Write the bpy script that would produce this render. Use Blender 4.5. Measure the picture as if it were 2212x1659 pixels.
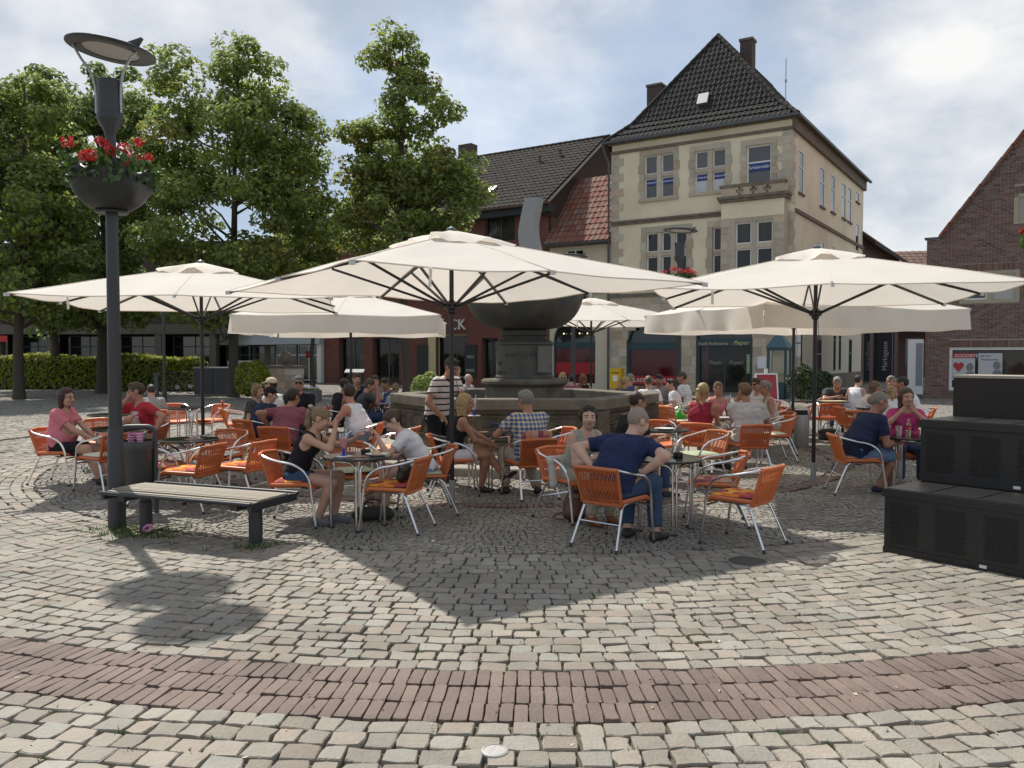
import bpy, bmesh, math, random
import numpy as np
from mathutils import Vector, Matrix
random.seed(7); RNG = np.random.default_rng(7)
R = math.radians
scene = bpy.context.scene
for o in list(bpy.data.objects): bpy.data.objects.remove(o)

# ---------------- camera
CAM_H = 1.74; FPX = 1794.0; PITCH = math.atan(63.5 / FPX)
cd = bpy.data.cameras.new('camera'); cam = bpy.data.objects.new('camera', cd)
scene.collection.objects.link(cam); scene.camera = cam
cd.sensor_width = 36; cd.lens = 36 * FPX / 2212; cd.clip_end = 3000; cd.clip_start = 0.05
cam.location = (0, 0, CAM_H); cam.rotation_euler = (R(90) - PITCH, 0, 0)

# ---------------- sky with clouds, sun, exposure
SUN_EL = R(53); SUN_H = (-math.sin(R(33)), math.cos(R(33)))      # towards the sun, ahead and to the left
w = bpy.data.worlds.new('World'); scene.world = w; w.use_nodes = True
nt = w.node_tree; N = nt.nodes; Lk = nt.links; N.clear()
def wn(t, **kw):
    n = N.new(t)
    for k, v in kw.items(): setattr(n, k, v)
    return n
out = wn('ShaderNodeOutputWorld'); bg = wn('ShaderNodeBackground'); bg.inputs[1].default_value = 0.15
sky = wn('ShaderNodeTexSky', sky_type='NISHITA'); sky.sun_disc = False
sky.sun_elevation = SUN_EL; sky.sun_rotation = math.atan2(SUN_H[0], SUN_H[1]); sky.air_density = 1.0; sky.dust_density = 0.4; sky.ozone_density = 1.5
tc = wn('ShaderNodeTexCoord'); sep = wn('ShaderNodeSeparateXYZ'); Lk.new(tc.outputs['Generated'], sep.inputs[0])
def wmath(op, a, b=None, c=None):
    n = wn('ShaderNodeMath', operation=op)
    for i, x in enumerate((a, b, c)):
        if x is None: continue
        if isinstance(x, (int, float)): n.inputs[i].default_value = x
        else: Lk.new(x, n.inputs[i])
    return n.outputs[0]
mp = wn('ShaderNodeMapping'); Lk.new(tc.outputs['Generated'], mp.inputs[0]); mp.inputs['Scale'].default_value = (1.0, 1.0, 1.7); mp.inputs['Location'].default_value = (4.52, 19.05, 4.34)
def wnoise(scale, detail, rough, dist=0.0):
    n = wn('ShaderNodeTexNoise'); n.inputs['Scale'].default_value = scale; n.inputs['Detail'].default_value = detail
    n.inputs['Roughness'].default_value = rough; n.inputs['Distortion'].default_value = dist
    Lk.new(mp.outputs[0], n.inputs['Vector']); return n.outputs[0]
def wramp(x, stops):
    n = wn('ShaderNodeValToRGB'); Lk.new(x, n.inputs[0]); cr = n.color_ramp
    while len(cr.elements) < len(stops): cr.elements.new(0.5)
    for e, (p, c) in zip(cr.elements, stops):
        e.position = p; e.color = c if len(c) == 4 else (*c, 1)
    return n.outputs[0]
big = wnoise(2.1, 14, 0.50, 0.15); fine = wnoise(5.0, 12, 0.55, 0.2)
dens = wmath('ADD', wmath('MULTIPLY', big, 0.8), wmath('MULTIPLY', fine, 0.2))
mask = wramp(dens, [(0.43, (0.80, 0.80, 0.80)), (0.49, (0.92, 0.92, 0.92)), (0.54, (1, 1, 1))])
shade = wramp(wmath('ADD', wmath('MULTIPLY', wnoise(3.4, 13, 0.56), 0.62), wmath('MULTIPLY', dens, 0.38)),
              [(0.42, (2.45, 2.9, 3.55)), (0.50, (3.15, 3.5, 4.0)), (0.55, (4.2, 4.4, 4.65)), (0.64, (5.9, 5.8, 5.6))])
mixs = wn('ShaderNodeMix', data_type='RGBA'); Lk.new(wmath('MULTIPLY', mask, 0.93), mixs.inputs[0])
Lk.new(sky.outputs[0], mixs.inputs[6]); Lk.new(shade, mixs.inputs[7])
Lk.new(mixs.outputs[2], bg.inputs[0]); Lk.new(bg.outputs[0], out.inputs[0])
sd = bpy.data.lights.new('sun', 'SUN'); sd.energy = 4.5; sd.angle = R(0.9); sd.color = (1, 0.955, 0.88)
sun = bpy.data.objects.new('sun', sd); scene.collection.objects.link(sun)
sdir = Vector((SUN_H[0] * math.cos(SUN_EL), SUN_H[1] * math.cos(SUN_EL), math.sin(SUN_EL)))
sun.rotation_euler = sdir.to_track_quat('Z', 'Y').to_euler(); sun.location = sdir * 60
vs = scene.view_settings; vs.view_transform = 'Standard'; vs.look = 'None'; vs.gamma = 1; vs.exposure = 0.18; vs.use_curve_mapping = False
scene.render.engine = 'CYCLES'; scene.cycles.max_bounces = 6; scene.cycles.transparent_max_bounces = 8

# ---------------- measuring helpers (image measure 2212 x 1659 -> metres)
cp, sp = math.cos(PITCH), math.sin(PITCH)
def ray(u, v):
    a = (u - 1106) / FPX; b = (v - 829.5) / FPX
    return (a, cp - b * sp, -sp - b * cp)
def G(u, v, z=0.0):
    r = ray(u, v); t = (z - CAM_H) / r[2]; return (r[0] * t, r[1] * t)
def at(u, v, d):
    r = ray(u, v); t = d / r[1]; return Vector((r[0] * t, d, CAM_H + r[2] * t))
def X(u, d): return (u - 1106) / FPX * d

# ---------------- materials
MATS = {}
def M(name, col, rough=0.6, metal=0.0, var=0.0, ns=0.0, na=0.0, col2=None, bump=0.0, bs=40.0, transl=0.0, spec=0.5, alpha=1.0, trans=0.0, coat=0.0, huevar=0.0, big=0.0, bigs=0.7):
    if name in MATS: return MATS[name]
    m = bpy.data.materials.new(name); m.use_nodes = True; MATS[name] = m
    t = m.node_tree; b = t.nodes['Principled BSDF']; o = t.nodes['Material Output']
    def nn(ty): return t.nodes.new(ty)
    b.inputs['Roughness'].default_value = rough; b.inputs['Metallic'].default_value = metal
    b.inputs['Specular IOR Level'].default_value = spec; b.inputs['Transmission Weight'].default_value = trans
    b.inputs['Coat Weight'].default_value = coat; b.inputs['Alpha'].default_value = alpha
    rgb = nn('ShaderNodeRGB'); rgb.outputs[0].default_value = (*col, 1); src = rgb.outputs[0]
    tcn = nn('ShaderNodeTexCoord'); oil = nn('ShaderNodeObjectInfo'); va = nn('ShaderNodeVectorMath'); t.links.new(tcn.outputs['Object'], va.inputs[0]); t.links.new(oil.outputs['Location'], va.inputs[1]); OBJ = va.outputs[0]
    if na > 0:
        n = nn('ShaderNodeTexNoise'); n.inputs['Scale'].default_value = ns; n.inputs['Detail'].default_value = 6; n.inputs['Roughness'].default_value = 0.65
        t.links.new(OBJ, n.inputs['Vector'])
        r = nn('ShaderNodeMapRange'); r.inputs[1].default_value = 0.32; r.inputs[2].default_value = 0.68; t.links.new(n.outputs[0], r.inputs[0])
        mx = nn('ShaderNodeMix'); mx.data_type = 'RGBA'; c2 = col2 if col2 else tuple(c * 0.45 for c in col)
        f = nn('ShaderNodeMath'); f.operation = 'MULTIPLY'; f.inputs[1].default_value = na; t.links.new(r.outputs[0], f.inputs[0])
        t.links.new(f.outputs[0], mx.inputs[0]); t.links.new(src, mx.inputs[6]); mx.inputs[7].default_value = (*c2, 1); src = mx.outputs[2]
    if big > 0:
        n = nn('ShaderNodeTexNoise'); n.inputs['Scale'].default_value = bigs; n.inputs['Detail'].default_value = 7; n.inputs['Roughness'].default_value = 0.6; t.links.new(OBJ, n.inputs['Vector'])
        r = nn('ShaderNodeMapRange'); r.inputs[1].default_value = 0.35; r.inputs[2].default_value = 0.65; r.inputs[3].default_value = 1-big; r.inputs[4].default_value = 1+big*0.6; t.links.new(n.outputs[0], r.inputs[0])
        h2 = nn('ShaderNodeHueSaturation'); t.links.new(src, h2.inputs['Color']); t.links.new(r.outputs[0], h2.inputs['Value']); src = h2.outputs[0]
    if var > 0 or huevar > 0:
        g = nn('ShaderNodeNewGeometry'); oi = nn('ShaderNodeObjectInfo')
        a = nn('ShaderNodeMath'); a.operation = 'ADD'; t.links.new(g.outputs['Random Per Island'], a.inputs[0]); t.links.new(oi.outputs['Random'], a.inputs[1])
        fr = nn('ShaderNodeMath'); fr.operation = 'FRACT'; t.links.new(a.outputs[0], fr.inputs[0])
        hs = nn('ShaderNodeHueSaturation'); t.links.new(src, hs.inputs['Color'])
        mr = nn('ShaderNodeMapRange'); mr.inputs[3].default_value = 1 - var; mr.inputs[4].default_value = 1 + var; t.links.new(fr.outputs[0], mr.inputs[0]); t.links.new(mr.outputs[0], hs.inputs['Value'])
        if huevar > 0:
            m7 = nn('ShaderNodeMath'); m7.operation = 'MULTIPLY'; m7.inputs[1].default_value = 7.31; t.links.new(fr.outputs[0], m7.inputs[0])
            f2 = nn('ShaderNodeMath'); f2.operation = 'FRACT'; t.links.new(m7.outputs[0], f2.inputs[0])
            m2 = nn('ShaderNodeMapRange'); m2.inputs[3].default_value = 0.5 - huevar; m2.inputs[4].default_value = 0.5 + huevar; t.links.new(f2.outputs[0], m2.inputs[0]); t.links.new(m2.outputs[0], hs.inputs['Hue'])
            m3 = nn('ShaderNodeMapRange'); m3.inputs[3].default_value = 1.25; m3.inputs[4].default_value = 0.75; t.links.new(f2.outputs[0], m3.inputs[0]); t.links.new(m3.outputs[0], hs.inputs['Saturation'])
        src = hs.outputs[0]
    t.links.new(src, b.inputs['Base Color'])
    if bump > 0:
        n = nn('ShaderNodeTexNoise'); n.inputs['Scale'].default_value = bs; n.inputs['Detail'].default_value = 5
        t.links.new(OBJ, n.inputs['Vector'])
        bp = nn('ShaderNodeBump'); bp.inputs['Strength'].default_value = bump; bp.inputs['Distance'].default_value = 0.02
        t.links.new(n.outputs[0], bp.inputs['Height']); t.links.new(bp.outputs[0], b.inputs['Normal'])
    if transl > 0:
        tr = nn('ShaderNodeBsdfTranslucent'); t.links.new(src, tr.inputs['Color'])
        ms = nn('ShaderNodeMixShader'); ms.inputs[0].default_value = transl
        t.links.new(b.outputs[0], ms.inputs[1]); t.links.new(tr.outputs[0], ms.inputs[2]); t.links.new(ms.outputs[0], o.inputs['Surface'])
    return m

def pattern_mat(name, fn, rough=0.8):
    """fn(nodes_helper) -> colour socket"""
    if name in MATS: return MATS[name]
    m = bpy.data.materials.new(name); m.use_nodes = True; MATS[name] = m
    t = m.node_tree; b = t.nodes['Principled BSDF']; b.inputs['Roughness'].default_value = rough
    class H: pass
    h = H(); h.t = t
    def new(ty, **kw):
        n = t.nodes.new(ty)
        for k, v in kw.items(): setattr(n, k, v)
        return n
    h.new = new
    def math_(op, a, b2=None):
        n = new('ShaderNodeMath', operation=op)
        for i, x in enumerate((a, b2)):
            if x is None: continue
            if isinstance(x, (int, float)): n.inputs[i].default_value = x
            else: t.links.new(x, n.inputs[i])
        return n.outputs[0]
    h.math = math_
    tcn = new('ShaderNodeTexCoord'); s = new('ShaderNodeSeparateXYZ'); t.links.new(tcn.outputs['Object'], s.inputs[0]); h.xyz = s.outputs; h.obj = tcn.outputs['Object']
    def mix(f, c1, c2):
        n = new('ShaderNodeMix', data_type='RGBA')
        if isinstance(f, (int, float)): n.inputs[0].default_value = f
        else: t.links.new(f, n.inputs[0])
        for i, c in ((6, c1), (7, c2)):
            if isinstance(c, tuple): n.inputs[i].default_value = (*c, 1)
            else: t.links.new(c, n.inputs[i])
        return n.outputs[2]
    h.mix = mix
    def stripe(coord, period, duty, off=0.0):
        x = math_('FRACT', math_('ADD', math_('DIVIDE', coord, period), off)); return math_('LESS_THAN', x, duty)
    h.stripe = stripe
    t.links.new(fn(h), b.inputs['Base Color']); h.bsdf = b
    return m

# ---------------- mesh building
COL = scene.collection
def link(o, parent=None):
    COL.objects.link(o)
    if parent is not None: o.parent = parent
    return o
class MB:
    def __init__(s): s.v = []; s.f = []; s.mi = []; s.cm = 0
    def add(s, vs_, fs_):
        b = len(s.v); s.v.extend([tuple(p) for p in vs_]); s.f.extend([tuple(i + b for i in f) for f in fs_]); s.mi.extend([s.cm] * len(fs_)); return s
    def box(s, x0, x1, y0, y1, z0, z1):
        return s.add([(x0,y0,z0),(x1,y0,z0),(x1,y1,z0),(x0,y1,z0),(x0,y0,z1),(x1,y0,z1),(x1,y1,z1),(x0,y1,z1)],
                     [(0,3,2,1),(4,5,6,7),(0,1,5,4),(1,2,6,5),(2,3,7,6),(3,0,4,7)])
    def bar(s, p0, p1, wx, wz, up=(0,0,1)):
        p0 = Vector(p0); p1 = Vector(p1); d = (p1 - p0).normalized(); u = Vector(up); sx = d.cross(u)
        if sx.length < 1e-4: sx = d.cross(Vector((0,1,0)))
        sx.normalize(); uz = sx.cross(d)
        vs_ = [p + sx * a * wx / 2 + uz * b * wz / 2 for p in (p0, p1) for a, b in ((-1,-1),(1,-1),(1,1),(-1,1))]
        return s.add(vs_, [(3,2,1,0),(4,5,6,7),(0,1,5,4),(1,2,6,5),(2,3,7,6),(3,0,4,7)])
    def tube(s, path, r, n=8, cap=True, closed=False):
        P = [Vector(p) for p in path]; m = len(P); rs = r if isinstance(r, (list, tuple)) else [r] * m
        vs_ = []; prev = None
        for i in range(m):
            if closed: t = P[(i+1) % m] - P[i-1]
            else: t = P[min(i+1, m-1)] - P[max(i-1, 0)]
            t.normalize()
            if prev is None:
                a = Vector((0,0,1)) if abs(t.z) < 0.9 else Vector((1,0,0)); x = t.cross(a).normalized()
            else:
                x = prev - t * prev.dot(t); x.normalize()
            prev = x; y = t.cross(x)
            for k in range(n):
                an = 2 * math.pi * k / n; vs_.append(P[i] + (x * math.cos(an) + y * math.sin(an)) * rs[i])
        fs_ = []
        for i in range(m if closed else m - 1):
            j = (i + 1) % m
            for k in range(n): fs_.append((i*n+k, i*n+(k+1) % n, j*n+(k+1) % n, j*n+k))
        if cap and not closed: fs_.append(tuple(range(n-1, -1, -1))); fs_.append(tuple(range((m-1)*n, m*n)))
        return s.add(vs_, fs_)
    def cyl(s, p0, p1, r0, r1=None, n=12, cap=True): return s.tube([p0, p1], [r0, r0 if r1 is None else r1], n, cap)
    def lathe(s, prof, n=32, c=(0,0,0), a0=0.0, cap=False):
        vs_ = []; fs_ = []; m = len(prof)
        for (r, z) in prof:
            for k in range(n):
                an = a0 + 2*math.pi*k/n; vs_.append((c[0]+r*math.cos(an), c[1]+r*math.sin(an), c[2]+z))
        for i in range(m-1):
            for k in range(n): fs_.append((i*n+k, i*n+(k+1)%n, (i+1)*n+(k+1)%n, (i+1)*n+k))
        if cap: fs_.append(tuple(range(n-1,-1,-1))); fs_.append(tuple(range((m-1)*n, m*n)))
        return s.add(vs_, fs_)
    def prism(s, poly, y0, y1):
        """poly in (x,z), extruded along y"""
        n = len(poly); vs_ = [(p[0], y0, p[1]) for p in poly] + [(p[0], y1, p[1]) for p in poly]
        fs_ = [tuple(range(n)), tuple(range(2*n-1, n-1, -1))] + [(i, n+i, n+(i+1)%n, (i+1)%n) for i in range(n)]
        return s.add(vs_, fs_)
    def build(s, name, mats, parent=None, smooth=True, angle=40, loc=None, rot=None):
        me = bpy.data.meshes.new(name); me.from_pydata([tuple(p) for p in s.v], [], s.f)
        return mkobj(name, me, mats, parent, smooth, angle, s.mi if s.cm else None, loc, rot)
def mkobj(name, me, mats, parent=None, smooth=True, angle=40, mi=None, loc=None, rot=None):
    if not isinstance(mats, (list, tuple)): mats = [mats]
    for m in mats: me.materials.append(m)
    if mi is not None: me.polygons.foreach_set('material_index', np.asarray(mi, dtype=np.int32))
    me.polygons.foreach_set('use_smooth', np.full(len(me.polygons), bool(smooth)))
    if smooth and angle: me.set_sharp_from_angle(angle=R(angle))
    me.update()
    o = bpy.data.objects.new(name, me); link(o, parent)
    if loc is not None: o.location = loc
    if rot is not None: o.rotation_euler = rot
    return o
def np_mesh(name, V, F):
    """V (n,3), F (m,k) same-size faces"""
    me = bpy.data.meshes.new(name); V = np.asarray(V, dtype=np.float32); F = np.asarray(F, dtype=np.int32)
    me.vertices.add(len(V)); me.vertices.foreach_set('co', V.ravel())
    k = F.shape[1]; me.loops.add(F.size); me.loops.foreach_set('vertex_index', F.ravel())
    me.polygons.add(len(F)); me.polygons.foreach_set('loop_start', np.arange(0, F.size, k, dtype=np.int32))
    me.update(calc_edges=True); return me
def tag(o, label=None, cat=None, group=None, kind=None):
    if label: o['label'] = label
    if cat: o['category'] = cat
    if group: o['group'] = group
    if kind: o['kind'] = kind
    return o
def empty(name, loc=(0,0,0), rz=0.0, label=None, cat=None, group=None):
    o = bpy.data.objects.new(name, None); link(o); o.location = loc; o.rotation_euler = (0,0,rz); o.empty_display_size = 0.2
    return tag(o, label, cat, group)
def copy_tree(o, parent=None):
    c = o.copy(); COL.objects.link(c); c.parent = parent
    for ch in list(o.children): copy_tree(ch, c)
    return c
def text_mesh(name, body, size, mat, parent, loc, rz=0.0, extrude=0.008, align='LEFT', rx=90, shear=0.0, ry=0.0):
    cu = bpy.data.curves.new(name, 'FONT'); cu.body = body; cu.size = size; cu.extrude = extrude; cu.resolution_u = 3; cu.align_x = align; cu.shear = shear
    ob = bpy.data.objects.new(name + '_tmp', cu); COL.objects.link(ob); dg = bpy.context.evaluated_depsgraph_get()
    me = bpy.data.meshes.new_from_object(ob.evaluated_get(dg)); bpy.data.objects.remove(ob); bpy.data.curves.remove(cu)
    me.materials.clear(); me.name = name
    return mkobj(name, me, mat, parent, False, None, None, loc, (R(rx), R(ry), rz))
def pieces(name, items, mat, parent, nmax=300, key=None, angle=30, smooth=True):
    """items: list of (verts, faces, centre); the nmax that show largest become parts of their own, the rest one part of kind stuff"""
    if key: items = sorted(items, key=key)
    for vs_, fs_, c in items[:nmax]:
        c = Vector(c); me = bpy.data.meshes.new(name); me.from_pydata([tuple(Vector(p) - c) for p in vs_], [], fs_)
        mkobj(name, me, mat, parent, smooth, angle, None, c)
    if len(items) > nmax:
        mb = MB()
        for vs_, fs_, c in items[nmax:]: mb.add(vs_, fs_)
        o = mb.build(name + 's', mat, parent, smooth, angle); o['kind'] = 'stuff'
# ================= ground and paving
FC = (0.22, 14.8)                      # fountain centre: the paving rings run round it
def ground_material():
    m = bpy.data.materials.new('ground_paving'); m.use_nodes = True; t = m.node_tree; b = t.nodes['Principled BSDF']; b.inputs['Roughness'].default_value = 0.92
    b.inputs['Specular IOR Level'].default_value = 0.2
    tc_ = t.nodes.new('ShaderNodeTexCoord')
    vo = t.nodes.new('ShaderNodeTexVoronoi'); vo.inputs['Scale'].default_value = 8; t.links.new(tc_.outputs['Object'], vo.inputs['Vector'])
    vd = t.nodes.new('ShaderNodeTexVoronoi'); vd.feature = 'DISTANCE_TO_EDGE'; vd.inputs['Scale'].default_value = 8; t.links.new(tc_.outputs['Object'], vd.inputs['Vector'])
    rp = t.nodes.new('ShaderNodeValToRGB'); t.links.new(vd.outputs[0], rp.inputs[0]); rp.color_ramp.elements[0].position = 0.03; rp.color_ramp.elements[1].position = 0.09
    hs = t.nodes.new('ShaderNodeHueSaturation'); hs.inputs['Color'].default_value = (0.27, 0.25, 0.22, 1)
    sx = t.nodes.new('ShaderNodeSeparateColor'); t.links.new(vo.outputs['Color'], sx.inputs[0])
    mr = t.nodes.new('ShaderNodeMapRange'); mr.inputs[3].default_value = 0.7; mr.inputs[4].default_value = 1.25; t.links.new(sx.outputs[0], mr.inputs[0]); t.links.new(mr.outputs[0], hs.inputs['Value'])
    no = t.nodes.new('ShaderNodeTexNoise'); no.inputs['Scale'].default_value = 1.3; no.inputs['Detail'].default_value = 8; t.links.new(tc_.outputs['Object'], no.inputs['Vector'])
    r2 = t.nodes.new('ShaderNodeValToRGB'); t.links.new(no.outputs[0], r2.inputs[0])
    r2.color_ramp.elements[0].position = 0.48; r2.color_ramp.elements[0].color = (0.055, 0.045, 0.035, 1); r2.color_ramp.elements[1].position = 0.62; r2.color_ramp.elements[1].color = (0.05, 0.075, 0.02, 1)
    mx = t.nodes.new('ShaderNodeMix'); mx.data_type = 'RGBA'; t.links.new(rp.outputs[0], mx.inputs[0]); t.links.new(r2.outputs[0], mx.inputs[6]); t.links.new(hs.outputs[0], mx.inputs[7])
    t.links.new(mx.outputs[2], b.inputs['Base Color'])
    return m
mb = MB(); mb.add([(-600,-60,-0.03),(600,-60,-0.03),(600,1200,-0.03),(-600,1200,-0.03)], [(0,1,2,3)])
ground = mb.build('ground', ground_material(), smooth=False); tag(ground, 'paved town square ground running to the buildings', None, kind='structure')
def joint_material():
    def fn(h):
        no = h.new('ShaderNodeTexNoise'); no.inputs['Scale'].default_value = 2.2; no.inputs['Detail'].default_value = 9; h.t.links.new(h.obj, no.inputs['Vector'])
        r2 = h.new('ShaderNodeValToRGB'); h.t.links.new(no.outputs[0], r2.inputs[0])
        r2.color_ramp.elements[0].position = 0.50; r2.color_ramp.elements[0].color = (0.12, 0.10, 0.078, 1); r2.color_ramp.elements[1].position = 0.64; r2.color_ramp.elements[1].color = (0.06, 0.085, 0.025, 1)
        return r2.outputs[0]
    return pattern_mat('joint_sand', fn, 0.95)
mb = MB(); mb.add([(-20,0,-0.026),(18,0,-0.026),(18,16.2,-0.026),(-20,16.2,-0.026)], [(0,1,2,3)])
bed = mb.build('paving_bed', joint_material(), smooth=False); tag(bed, 'dark sand bed with moss under the cobbles', None, kind='structure')

def stone_mat(name, base, hv, var, bump):
    m = M(name, base, rough=0.78, var=var, ns=22, na=0.45, col2=tuple(c*0.7 for c in base), bump=bump, bs=55, huevar=hv, spec=0.35, big=.22, bigs=.9); return m
m_cob = stone_mat('cobble_stone', (0.298, 0.268, 0.220), 0.018, 0.16, 0.45)
m_mos = stone_mat('mosaic_stone', (0.265, 0.245, 0.208), 0.025, 0.2, 0.3)
m_brk = stone_mat('clinker_brick', (0.194, 0.144, 0.120), 0.0, 0.14, 0.35)
def inview(x, y, m=2.8): return (y > 1.9) & (np.abs(x) < y * 0.625 + m)
def octo(cx, cy, ang, a, b, jit, dome, hz, simple, rng):
    """stones as 8- or 4-gons with bevelled, slightly domed tops; returns V (n,k,3), faces"""
    n = len(cx)
    if simple: L = np.array([(-1,-1),(1,-1),(1,1),(-1,1)], float)
    else: L = np.array([(-.95,-.94),(0,-1.0),(.95,-.94),(1.0,0),(.95,.94),(0,1.0),(-.95,.94),(-1.0,0)], float)
    k = len(L); P = np.repeat(L[None], n, 0) * np.stack([a, b], -1)[:, None, :] + rng.normal(0, 1, (n, k, 2)) * jit
    inn = P * (0.945 if not simple else 0.93) + rng.normal(0, 1, (n, k, 2)) * jit * 0.35
    ca, sa = np.cos(ang)[:, None], np.sin(ang)[:, None]
    def w(Q, z):
        x = cx[:, None] + Q[..., 0]*ca - Q[..., 1]*sa; y = cy[:, None] + Q[..., 0]*sa + Q[..., 1]*ca
        return np.stack([x, y, z], -1)
    tilt = rng.normal(0, 0.028, (n, 1, 2)); top = hz[:, None] + (inn * tilt).sum(-1)
    base = w(P, np.full((n, k), -0.032)); edge = w(P, top - dome * 1.0); face = w(inn, top)
    cen = np.stack([cx, cy, hz + dome * 0.35], -1)[:, None, :]
    V = np.concatenate([base, edge, face, cen], 1)
    F = []
    for i in range(k):
        j = (i+1) % k
        F += [(i, j, k+j, k+i), (k+i, k+j, 2*k+j, 2*k+i), (2*k+i, 2*k+j, 3*k, 3*k)]
    return V, F
def lay(name, mat, parts, parent, nmax=300):
    """parts: list of (cx,cy,ang,a,b,jit,dome,simple)"""
    allV = []; near = []
    for (cx, cy, ang, a, b, jit, dome, simple) in parts:
        hz = RNG.normal(0, 0.0028 if name != 'brick' else 0.0015, len(cx)); V, F = octo(cx, cy, ang, a, b, jit, dome, hz, simple, RNG); allV.append((V, F, cx, cy))
    # choose nearest in frame as single parts
    dist = [np.where((np.abs(cx) < cy*0.60) & (cy > 3.45), np.hypot(cx, cy), 1e9) for (_, _, cx, cy) in allV]
    cut = np.sort(np.concatenate(dist)); cut = cut[min(nmax, len(cut)-1)]
    tri = lambda F: [tuple(dict.fromkeys(f)) for f in F]
    rest = []
    for (V, F, cx, cy), dd in zip(allV, dist):
        F3 = tri(F)
        for i in np.nonzero(dd < cut)[0]:
            c = np.array([cx[i], cy[i], 0.0]); me = bpy.data.meshes.new(name); me.from_pydata([tuple(p) for p in (V[i]-c)], [], F3)
            mkobj(name, me, mat, parent, True, 22, None, tuple(c))
        keep = dd >= cut; Vk = V[keep]
        if len(Vk): rest.append((Vk, F))
    Vs = []; Fs = []; off = 0
    for Vk, F in rest:
        n, k, _ = Vk.shape; Fa = np.array(F)[None] + (np.arange(n) * k)[:, None, None] + off
        Vs.append(Vk.reshape(-1, 3)); Fs.append(Fa.reshape(-1, 4)); off += n * k
    Vs = np.concatenate(Vs); Fs = np.concatenate(Fs); t = Fs[:, 2] == Fs[:, 3]
    me = bpy.data.meshes.new(name + 's'); nq = (~t).sum(); ntr = t.sum()
    loops = np.concatenate([Fs[~t].ravel(), Fs[t][:, :3].ravel()]).astype(np.int32)
    me.vertices.add(len(Vs)); me.vertices.foreach_set('co', Vs.astype(np.float32).ravel()); me.loops.add(len(loops)); me.loops.foreach_set('vertex_index', loops)
    st = np.concatenate([np.arange(nq)*4, nq*4 + np.arange(ntr)*3]).astype(np.int32); me.polygons.add(nq+ntr); me.polygons.foreach_set('loop_start', st)
    me.update(calc_edges=True)
    o = mkobj(name + 's', me, mat, parent, True, 22); o['kind'] = 'stuff'
    return o
def ring(r0, r1, pitch, wmin, wmax, gap, wav=None):
    C = []; r = r0 + pitch/2; row = 0
    while r < r1:
        th = -math.pi + random.random()*0.05; L = []
        n = int(2*math.pi*r/((wmin+wmax)/2)*1.3); ws = RNG.uniform(wmin, wmax, n); t = th + np.cumsum(ws)/r - ws/2/r; ok = t < math.pi; t = t[ok]; ws = ws[ok]
        rr = r + RNG.normal(0, pitch*0.035, len(t))
        if wav is not None:
            ph = t*wav[0]/(2*math.pi); s = ph - np.floor(ph); rr = rr + wav[1]*(4*s*(1-s) - 0.5); sl = wav[1]*4*(1-2*s)*wav[0]/(2*math.pi)/r
        else: sl = 0
        x = FC[0] + rr*np.cos(t); y = FC[1] + rr*np.sin(t)
        C.append(np.stack([x, y, t + math.pi/2 - np.arctan(sl), (ws-gap)/2, np.full(len(t), (pitch-gap)/2)], -1)); r += pitch; row += 1
    return np.concatenate(C)
cob = np.concatenate([ring(7.602, 10.28, 0.1339, 0.11, 0.175, 0.009), ring(10.925, 24.0, 0.1405, 0.11, 0.18, 0.010)])
cob = cob[inview(cob[:,0], cob[:,1]) & (cob[:,1] < 22)]
dn = np.hypot(cob[:,0], cob[:,1])
def sub(a, msk, jit, dome, simple): b = a[msk]; return (b[:,0], b[:,1], b[:,2], b[:,3], b[:,4], jit, dome, simple)
lay('cobblestone', m_cob, [sub(cob, dn < 7.5, 0.005, 0.0055, False), sub(cob, dn >= 7.5, 0.005, 0.006, True)], bed)
brk = np.concatenate([ring(10.283, 10.92, 0.2125, 0.0715, 0.0735, 0.006)])
brk = brk[inview(brk[:,0], brk[:,1]) & (brk[:,1] < 14)]
ringb = ring(5.16, 5.38, 0.212, 0.073, 0.075, 0.008); ringb = ringb[inview(ringb[:,0], ringb[:,1])]
lay('brick', m_brk, [sub(brk, brk[:,1] < 99, 0.0012, 0.0022, False), sub(ringb, ringb[:,1] < 99, 0.001, 0.005, True)], bed)
mos = np.concatenate([ring(3.2, 5.17, 0.071, 0.06, 0.085, 0.010, (17, 0.16)), ring(5.37, 7.78, 0.071, 0.06, 0.085, 0.010, (25, 0.2))])
rr = np.hypot(mos[:,0]-FC[0], mos[:,1]-FC[1]); mos = mos[inview(mos[:,0], mos[:,1], 1.0) & (mos[:,1] < 16) & ((rr < 5.14) | (rr > 5.40)) & (rr < 7.565)]
lay('mosaic_stone', m_mos, [sub(mos, mos[:,1] > 0, 0.003, 0.008, True)], bed)
# weeds in the joints
def blades(n_t, spots, h0, h1, name, mat, label):
    V = []; F = []
    for (x, y, hh) in spots:
        for k in range(n_t):
            a = random.random()*6.28; r = random.random()*0.03; lx = x + math.cos(a)*r; ly = y + math.sin(a)*r; h = hh*random.uniform(h0, h1); b = random.random()*6.28; wd = 0.0045 + 0.004*random.random()
            tx = lx + math.cos(a)*h*0.8; ty = ly + math.sin(a)*h*0.8; i = len(V)
            V += [(lx+math.cos(b)*wd, ly+math.sin(b)*wd, -0.02), (lx-math.cos(b)*wd, ly-math.sin(b)*wd, -0.02), (tx, ty, h*0.9-0.004)]; F.append((i, i+1, i+2))
    me = np_mesh(name, V, F); o = mkobj(name, me, mat, None, False); tag(o, label, 'weeds', kind='stuff'); return o
m_weed = M('weed_green', (0.085, 0.14, 0.03), 0.7, var=0.3, huevar=0.02, transl=0.25)
sp_ = []
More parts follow.
